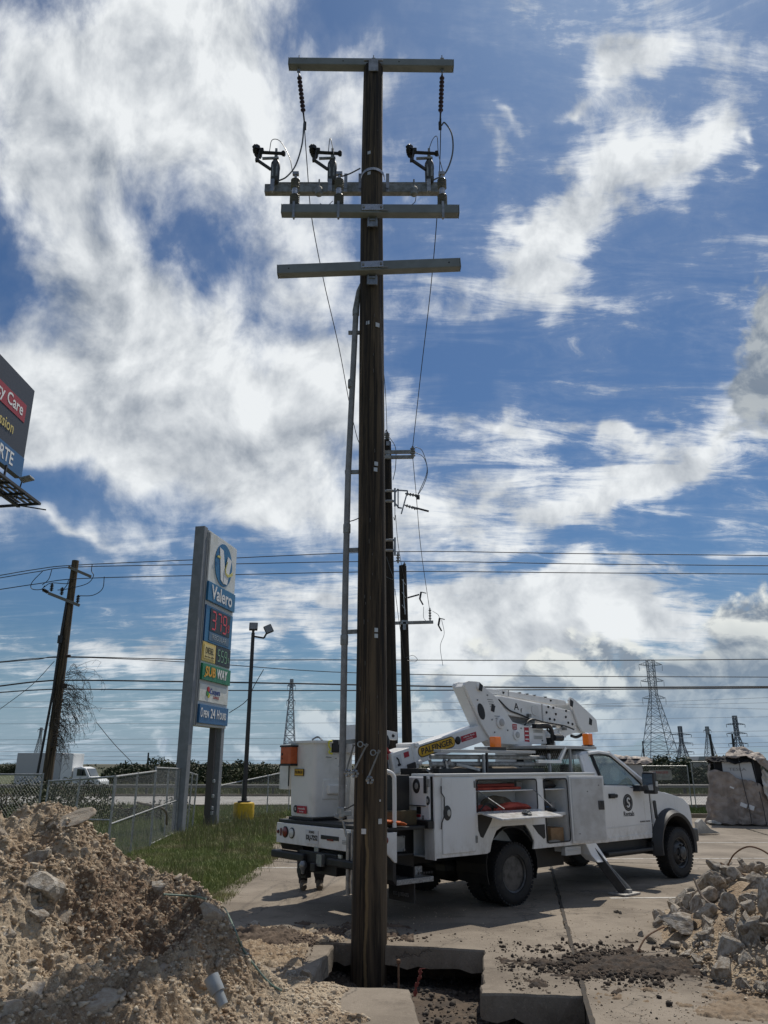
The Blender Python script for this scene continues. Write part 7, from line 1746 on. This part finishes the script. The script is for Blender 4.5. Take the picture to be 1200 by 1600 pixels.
for (x, z, w, h, m, nm) in ((1.50, 2.46, .11, .09, redd, 'red_decal'), (1.80, 2.33, .12, .26, redd, 'red_decal'), (2.10, 2.30, .24, .06, mat('pale_decal', (.50, .50, .48), .5), 'text_decal'), (2.10, 2.40, .24, .05, mat('pale_decal', (.50, .50, .48), .5), 'text_decal')):
    o = MB().box((x, -.302, z), (w, .005, h)).build(nm, m, TK)
    for k in range(3): MB().box((x, -.306, z + h * (.25 - .25 * k)), (w * .75, .003, h * .07)).build('decal_line', inkg if m is not redd else inkw, o)
for (x, z) in ((.92, 2.88), (1.08, 2.62)):
    for k in range(4): MB().box((x + .02 * k, -.302, z - k * .035), (.13, .004, .010)).build('decal_line', inkg, TK)
# upper link, lower boom, elbow plates
MB().prism([(.74, 3.10), (1.60, 3.075), (3.18, 2.99), (3.24, 2.90), (3.05, 2.885), (1.5, 2.995), (.95, 3.00)], -.10, .04).build('compensating_link', white2, TK, bevel=.01)
MB().prism([(1.60, 3.085), (1.62, 3.085), (1.62, 2.98), (1.60, 2.98)], -.107, -.10).build('link_joint', mat('pin_grey', (.42, .42, .42), .45), TK)
for (x, z) in ((1.48, 3.04), (2.75, 2.97)): disc2(x, z, -.10, .022, .006, inkd, 'link_bolt')
lb = MB().prism([(1.10, 2.96), (1.30, 2.97), (2.30, 2.885), (2.45, 2.875), (3.20, 2.80), (3.36, 2.56), (3.20, 2.50), (2.32, 2.575), (1.95, 2.62), (1.32, 2.66), (1.20, 2.72)], -.22, .16).build('lower_boom', white2, TK, bevel=.02)
MB().prism([(2.33, 2.88), (2.36, 2.88), (2.36, 2.575), (2.33, 2.575)], -.226, -.219).build('boom_joint', mat('pin_grey', (.42, .42, .42), .45), lb)
for (x, z) in ((2.52, 2.84), (2.66, 2.83), (2.46, 2.74), (2.72, 2.72), (2.54, 2.63), (2.67, 2.62), (3.02, 2.79), (3.00, 2.68), (3.06, 2.58), (3.18, 2.56)): disc2(x, z, -.22, .022, .008, inkd, 'boom_bolt', lb)
o = MB().lathe([(.10, 0), (.10, .008)], (2.15, -.222, 2.765), (0, -1, 0), 8).build('octagon_plate', mat('pale_plate', (.66, .67, .66), .4), lb)
text('A', .17, inkd, lb, frame((1.66, -.224, 2.80), (1, 0, 0), (0, -1, 0)), width=.12); text('f', .10, inkd, lb, frame((1.78, -.224, 2.74), (1, 0, 0), (0, -1, 0)), width=.04)
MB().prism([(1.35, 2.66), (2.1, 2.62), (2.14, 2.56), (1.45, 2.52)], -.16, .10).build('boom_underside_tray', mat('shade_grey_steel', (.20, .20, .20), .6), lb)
ep = [(3.06, 2.98), (3.12, 3.04), (3.20, 3.02), (3.30, 2.97), (3.62, 2.80), (3.86, 2.66), (3.88, 2.44), (3.62, 2.42), (3.40, 2.43), (3.30, 2.55), (3.18, 2.80)]
for (y0, y1) in ((-.27, -.23), (.17, .21)): MB().prism(ep, y0, y1).build('elbow_plate', white2, TK, bevel=.008)
MB().prism([(3.24, 2.95), (3.62, 2.78), (3.84, 2.64), (3.84, 2.46), (3.45, 2.46), (3.3, 2.6)], -.22, .16).build('elbow_box', white2, TK, bevel=.01)
MB().prism([(3.35, 2.58), (3.0, 2.56), (2.78, 2.40), (2.95, 2.33), (3.3, 2.42), (3.6, 2.40)], -.20, -.14).build('cylinder_lug', white2, TK, bevel=.008)
for (x, z) in ((3.13, 2.93), (3.66, 2.62)): MB().prism([(-.05, -.05), (.03, -.07), (.06, .03), (-.02, .07)], -.004, 0).build('black_sticker', inkd, TK, loc=(x, -.272, z))
MB().cyl((1.45, -.05, 2.48), (2.25, -.05, 2.58), .075, n=14).build('lift_cylinder', white2, TK, smooth=True)
MB().cyl((2.25, -.12, 2.36), (2.95, -.12, 2.40), .07, n=14).box((2.95, -.12, 2.40), (.12, .14, .16)).build('link_cylinder', white2, TK, smooth=False)
MB().tube(smoothpts([(3.28, -.1, 2.36), (3.42, -.1, 2.34), (3.58, -.1, 2.38), (3.66, -.1, 2.44)]), .028, 8).build('boom_hose', inkd, TK, smooth=True)
MB().tube(smoothpts([(3.60, .0, 2.88), (3.72, .02, 2.84), (3.80, .0, 2.74)]), .024, 8).build('boom_hose', inkd, TK, smooth=True)
MB().tube(smoothpts([(2.88, -.15, 2.60), (2.95, -.17, 2.50), (3.02, -.15, 2.44)]), .02, 6).build('boom_hose', inkd, TK, smooth=True)
mb = MB().tube(smoothpts([(1.95, -.36, 2.49), (2.25, -.40, 2.50), (2.38, -.38, 2.40), (2.40, -.36, 2.22)]), .035, 8).b2((1.94, -.40, 2.45), (2.30, -.31, 2.52)).tube(smoothpts([(2.30, -.34, 2.44), (2.42, -.36, 2.34), (2.5, -.34, 2.28)]), .02, 6)
mb.cyl((2.40, -.40, 2.30), (2.62, -.40, 2.30), .055, n=12).b2((2.34, -.36, 2.10), (2.44, -.26, 2.30)); mb.build('valve_cluster', inkd, TK, smooth=False)
TB((2.40, -.30, 2.16), (2.56, -.1, 2.24), 'valve_bracket', white2)
# hoses and small fittings along the boom
for (y, pts) in ((-.31, [(1.75, 2.50), (1.95, 2.60), (2.3, 2.56), (2.8, 2.52), (3.1, 2.46)]), (-.24, [(1.2, 2.90), (1.45, 2.74), (1.7, 2.68), (1.95, 2.62)]), (-.12, [(.85, 3.02), (1.0, 2.92), (1.3, 2.90), (1.5, 2.96)])):
    MB().tube(smoothpts([(x, y, z) for x, z in pts]), .014, 6).build('boom_hose', inkd, TK, smooth=True)
for (x, z, w, h) in ((1.95, 2.67, .07, .05), (2.02, 2.58, .05, .07), (1.28, 2.70, .05, .05), (2.9, 2.47, .08, .05), (2.62, 2.50, .05, .04)):
    MB().box((x, -.25, z), (w, .06, h)).build('boom_bracket', galvd, TK, bevel=.004)
for (x, z) in ((.62, 2.86), (.95, 2.56), (1.32, 2.40), (1.66, 2.44), (2.20, 2.25), (1.0, 2.36), (.86, 2.95)): disc2(x, z, -.30, .014, .006, galvd, 'plate_bolt')
for x in (1.9, 2.1, 2.3, 2.6): MB().box((x, -.05, 3.075 - (x - 1.6) * .055), (.03, .16, .02)).build('link_strap', galvd, TK)
# outer boom with its lettering
def ob(a, y, n):   # a = distance along boom from the turret, n = up offset
    d = Vector((-.972, 0, -.235)); u = Vector((-.235, 0, .972)); return Vector((1.09, y, 2.445)) + d * a + u * n
def obox(a0, a1, y0, y1, n0, n1, nm, m, par=TK, bv=.01):
    vs = [ob(a, y, n) for a in (a0, a1) for y in (y0, y1) for n in (n0, n1)]
    return MB().add(vs, [(0, 1, 3, 2), (4, 6, 7, 5), (0, 4, 5, 1), (2, 3, 7, 6), (0, 2, 6, 4), (1, 5, 7, 3)]).build(nm, m, par, bevel=bv)
obm = obox(.15, 1.92, -.26, .0, -.155, .115, 'outer_boom', white2)
U = Vector((.972, 0, .235)); 
def OM(a, n, o=.006): p = ob(a, -.26 - o, n); return frame(p, U, (0, -1, 0))
def oval(a0, a1, n0, n1, m, nm, o):
    r = (n1 - n0) / 2; P = []
    for k in range(9): t = R(90 + k * 22.5); P.append((a1 + r * -math.cos(t) * 1.0, (n0 + n1) / 2 + r * math.sin(t)))
    for k in range(9): t = R(270 + k * 22.5); P.append((a0 - r * math.cos(t), (n0 + n1) / 2 + r * math.sin(t)))
    return MB().prism(P, -.26 - o, -.26 - o + .003, lambda a, y, n: ob(a, y, n)).build(nm, m, obm)
oval(1.08, 1.72, -.085, .085, inkd, 'decal_border', .004); oval(1.08, 1.72, -.072, .072, yeld, 'maker_plate', .006)
text('PALFINGER', .125, inkd, obm, OM(1.40, .0, .0075), bold=.002, width=.68)
obox(.50, .86, -.266, -.262, -.055, .035, 'red_decal', redd, obm, bv=0)
disc2(ob(.93, 0, 0).x, ob(.93, 0, 0).z - .01, -.26, .062, .006, inkd, 'round_decal', obm)
text('safety first', .035, inkw, obm, OM(.68, .008, .008), width=.26); text('rentals', .028, inkw, obm, OM(.68, -.03, .008), width=.16)
# boom tip box, dark sleeve and bucket arm
cp = obox(1.92, 2.36, -.30, .04, -.18, .12, 'boom_tip_box', white2)
obox(1.87, 1.95, -.31, .05, -.20, .17, 'tip_collar', white2)
for n in (-.13, .13): 
    p = ob(1.86, -.31, n); MB().lathe([(.045, 0), (.045, .02), (.03, .04)], p, (0, -1, 0), 6).build('collar_bolt', white2, cp)
obox(2.02, 2.12, -.305, -.301, .0, .075, 'red_decal', redd, cp, bv=0)
obox(2.18, 2.32, -.304, -.301, -.10, .07, 'figure_plate', mat('plate_white', (.62, .63, .64), .4), cp, bv=0); MB().tube([ob(2.24, -.307, -.06), ob(2.24, -.307, .0), ob(2.27, -.307, .04)], .012, 5).tube([ob(2.22, -.307, -.07), ob(2.27, -.307, -.07)], .016, 5).build('pictogram', inkd, cp)
obox(1.93, 2.10, -.32, -.30, -.19, -.10, 'black_pad', blackp, cp, bv=.01)
sl = MB(); secs = []
for k in range(9):
    t = k / 8; c = Vector((-1.24 - .02 * t - .03 * math.sin(t * 3), -.13, 2.30 - t * .60)); w = .07 + .04 * math.sin(t * math.pi) + .02 * math.sin(t * 9)
    secs.append([c + Vector((w * math.cos(a), w * 1.2 * math.sin(a), .03 * math.sin(a * 2 + t * 6))) for a in [j * math.pi / 5 for j in range(10)]])
sl.loft(secs).build('black_hose_sleeve', mat('black_cloth_sleeve', (.014, .014, .016), .8, bump=.4, bscale=20), TK, smooth=True)
ar = obox(2.30, 2.78, -.22, -.02, -.10, .08, 'bucket_arm', white2); obox(2.40, 2.66, -.226, -.221, -.09, .0, 'red_stripe', redd, ar, bv=0); obox(2.42, 2.62, -.18, -.04, -.28, -.10, 'yellow_block', mat('olive_block', (.30, .27, .08), .6))
MB().prism([(-1.50, 2.37), (-1.03, 2.31), (-1.04, 2.20), (-1.50, 2.22)], -.22, -.12).build('jib_plate', white2, TK, bevel=.006); disc2(-1.12, 2.26, -.22, .025, .006, inkd, 'plate_hole')
MB().prism([(-1.62, 2.42), (-1.42, 2.30), (-1.34, 2.05), (-1.52, 1.98), (-1.66, 2.02)], -.20, .30).build('bucket_mount', white2, TK, bevel=.01)
MB().beam((-1.42, -.24, 2.22), (-1.18, -.24, 1.98), .04).beam((-1.30, -.24, 2.12), (-1.24, -.24, 1.92), .02).build('red_strap', mat('red_webbing', (.40, .03, .03), .7), TK)
BY = .20
for o in set(TK.children) - BOOM0: o.location.y += BY
# bucket
bx0, bx1, by0, by1 = -2.22, -1.50, .42, 1.10
def ring(z, g, c=.07):
    x0, x1, y0, y1 = bx0 + g, bx1 - g, by0 + g, by1 - g; P = []
    for (cx, cy, a0) in ((x1 - c, y1 - c, 0), (x0 + c, y1 - c, 90), (x0 + c, y0 + c, 180), (x1 - c, y0 + c, 270)):
        for k in range(5): a = R(a0 + k * 22.5); P.append((cx + c * math.cos(a), cy + c * math.sin(a), z))
    return P
bk = MB().loft([ring(1.13, .06, .06), ring(1.15, .03), ring(1.3, .022), ring(2.15, .0), ring(2.15, -.03), ring(2.185, -.03), ring(2.185, .02), ring(1.9, .03)], cap=False).add(ring(1.13, .06, .06), [tuple(range(20))]).add(ring(1.18, .05), [tuple(range(20))]).build('bucket', frp, TK, smooth=True)
def bsh(a0, a1, z0, z1, d, nm, m, par=bk, bv=.02, face='side'):
    if face == 'side': return MB().b2((a0, by0 - d, z0), (a1, by0 + .03, z1)).build(nm, m, par, bevel=bv)
    return MB().b2((bx0 - d, a0, z0), (bx0 + .03, a1, z1)).build(nm, m, par, bevel=bv)
st2 = bsh(-2.06, -1.66, 1.38, 1.66, -.004, 'step_frame', frp, bv=.03); bsh(-1.99, -1.66, 1.45, 1.58, .05, 'bucket_step', frp, bv=.02)
bsh(-1.92, -1.72, 2.02, 2.20, .035, 'black_pouch', blackp, bv=.008)
MB().tube(smoothpts([(-1.95, by0 - .045, 2.18), (-2.0, by0 - .045, 2.17), (-2.0, by0 - .045, 2.10), (-1.97, by0 - .045, 2.07), (-2.0, by0 - .045, 2.02), (-1.94, by0 - .045, 2.0)]), .013, 6).build('yellow_hook', yeledge, bk, smooth=True)
ob_ = MB().b2((bx0 - .12, .86, 1.86), (bx0 - .0, 1.14, 2.11)).build('orange_tool_box', orangep, bk, bevel=.012); MB().b2((bx0 - .13, .85, 2.10), (bx0 + .01, 1.15, 2.125)).b2((bx0 - .125, .855, 1.835), (bx0 - .0, 1.145, 1.865)).build('box_edge_trim', inkd, ob_)
MB().lathe([(.02, 0), (.02, .004)], (bx0 - .122, 1.09, 2.0), (-1, 0, 0), 8).lathe([(.014, 0), (.014, .004)], (bx0 - .122, 1.09, 1.94), (-1, 0, 0), 8).build('box_mark', inkd, ob_)
MB().b2((bx0 + .02, by1 + .02, 1.50), (bx0 + .14, by1 + .27, 2.14)).b2((bx0 + .02, by1 - .0, 1.6), (bx0 + .04, by1 + .03, 2.1)).build('control_cover', frp, bk, bevel=.02)
MB().beam((bx0 - .0, by1 - .02, 2.12), (bx0, by1 - .02, 1.55), .012).build('cover_strap', inkd, bk)
def BKM(y, z, o=.004): return frame((bx0 - o + .004, y, z), (0, -1, 0), (-1, 0, 0))
def bdec(y, z, w, h, m, nm, o=.0): return MB().box((bx0 - .003 - o, y, z), (.008, w, h)).build(nm, m, bk)
bdec(.80, 1.745, .24, .10, inkd, 'decal_border'); bdec(.80, 1.745, .225, .085, yeld, 'maker_plate', .002); text('PALFINGER', .06, inkd, bk, BKM(.80, 1.745, .014), width=.2)
bdec(.72, 1.24, .24, .10, redd, 'red_decal', -.012); MB().lathe([(.05, 0), (.05, .01)], (bx0 + .014, .88, 1.245), (-1, 0, 0), 18).build('round_decal', inkd, bk); text('S', .06, inkw, bk, BKM(.88, 1.245, -.0), width=.03); text('rentals', .04, inkw, bk, BKM(.72, 1.255, -.0), width=.17); text('for less', .03, inkw, bk, BKM(.72, 1.215, -.0), width=.10)
for (x, z, w) in ((-1.97, 1.955, .10), (-1.75, 1.95, .05), (-1.84, 1.94, .03), (-1.76, 1.83, .06)): MB().box((x, by0 + .002, z), (w, .006, .010), (0, rr_.uniform(-.1, .1), 0)).build('scuff', inkg, bk)
MB().tube(smoothpts([(-2.02, by0 + .1, 2.19), (-2.05, by0 + .18, 2.24), (-2.1, by0 + .25, 2.20)]), .012, 6).build('rim_loop', galv, bk, smooth=True)
TB((-2.2, .45, 1.10), (-1.6, 1.08, 1.135), 'bucket_rest', blacks)
# ground-side clutter hanging at the tail under the conduit: chrome poles
MB().cyl((-2.36, -.60, .30), (-2.36, -.60, 1.02), .028, n=10).cyl((-2.36, -.68, .32), (-2.36, -.68, 1.06), .018, n=8).build('stowed_poles', galv, TK)

# ================================================================== PERSON (legs seen below the truck tail)
def person(loc, rz, label):
    T = thing('person', label, 'person', loc, rz)
    V = [(0, 0, .94), (0, 0, 1.12), (0, .0, 1.32), (0, .01, 1.45), (0, .01, 1.54), (0, -.02, 1.66), (0, -.02, 1.75),
         (.10, 0, .88), (.135, -.01, .50), (.13, .02, .10), (-.10, 0, .88), (-.13, -.01, .50), (-.125, .02, .10),
         (.18, .01, 1.41), (.25, .0, 1.14), (.22, -.20, .98), (-.18, .01, 1.41), (-.25, .0, 1.14), (-.20, -.20, 1.0), (.21, -.28, .97), (-.19, -.28, .99)]
    E = [(0, 1), (1, 2), (2, 3), (3, 4), (4, 5), (5, 6), (0, 7), (7, 8), (8, 9), (0, 10), (10, 11), (11, 12), (3, 13), (13, 14), (14, 15), (3, 16), (16, 17), (17, 18), (15, 19), (18, 20)]
    Rr = [.155, .15, .165, .15, .06, .085, .07, .105, .085, .068, .105, .085, .068, .07, .05, .04, .07, .05, .04, .035, .035]
    def skinobj(nm, idx, m, grow=0.0):
        me = bpy.data.meshes.new(nm); mp_ = {a: i for i, a in enumerate(idx)}
        me.from_pydata([V[a] for a in idx], [(mp_[a], mp_[b]) for a, b in E if a in mp_ and b in mp_], []); o = bpy.data.objects.new(nm, me); link(o, T)
        o.modifiers.new('skin', 'SKIN'); 
        for a in idx: me.skin_vertices[0].data[mp_[a]].radius = (Rr[a] + grow,) * 2
        me.skin_vertices[0].data[0].use_root = True
        s = o.modifiers.new('sub', 'SUBSURF'); s.levels = 2; s.render_levels = 2; me.materials.append(m); return o
    skinobj('body', list(range(21)), skin)
    skinobj('trousers', [0, 7, 8, 9, 10, 11, 12], jean, .03); skinobj('shirt', [2, 1, 3, 13, 14, 16, 17], shirt, .018)
    for s in (.13, -.125):
        MB().loft([[(s + .052 * math.cos(a) * w, y + 0, max(.0, z + h * math.sin(a))) for a in [k * math.pi / 6 for k in range(12)]] for (y, z, w, h) in ((.10, .06, .6, .05), (.08, .07, .95, .075), (.0, .085, 1.05, .09), (-.08, .055, 1.05, .055), (-.15, .045, 1.1, .045), (-.20, .035, .8, .035))]).build('boot', boot, T, smooth=True)
        MB().cyl((s, .03, .08), (s, .02, .24), .066, .078, n=14).build('trouser_cuff', jean, T, smooth=True)
    MB().lathe([(.001, .13), (.06, .12), (.10, .08), (.12, .02), (.155, .0), (.15, -.008), (.10, -.01)], (0, -.02, 1.72), n=20).build('hard_hat', mat('hat_white', (.6, .6, .58), .4), T, smooth=True)
    f = MB().lathe([(.018, 0), (.012, .03), (.001, .035)], (0, -.105, 1.655), (0, -1, -.1), 8)
    for s in (-.03, .03): f.lathe([(.011, 0), (.001, .01)], (s, -.096, 1.69), (0, -1, 0), 8)
    f.build('face_features', skin, T)
    for s in (1, -1):
        h0 = Vector((.21 if s > 0 else -.19, -.30, .97 if s > 0 else .99)); mb = MB().box(h0 + Vector((0, -.03, 0)), (.035, .09, .08))
        for k in range(4): mb.tube([h0 + Vector((0, -.07, .03 - k * .02)), h0 + Vector((-.02 * s, -.12 + .006 * abs(k - 1), .03 - k * .022)), h0 + Vector((-.045 * s, -.115, .03 - k * .022))], [.010, .009, .007], 6)
        mb.tube([h0 + Vector((0, -.03, .04)), h0 + Vector((-.02 * s, -.07, .06)), h0 + Vector((-.03 * s, -.095, .05))], [.012, .010, .008], 6).build('hand', skin, T, bevel=.008)
    return T
person((-1.15, 13.32, 0), R(8), 'worker in dark trousers and tan boots standing behind the truck tail, only legs visible')
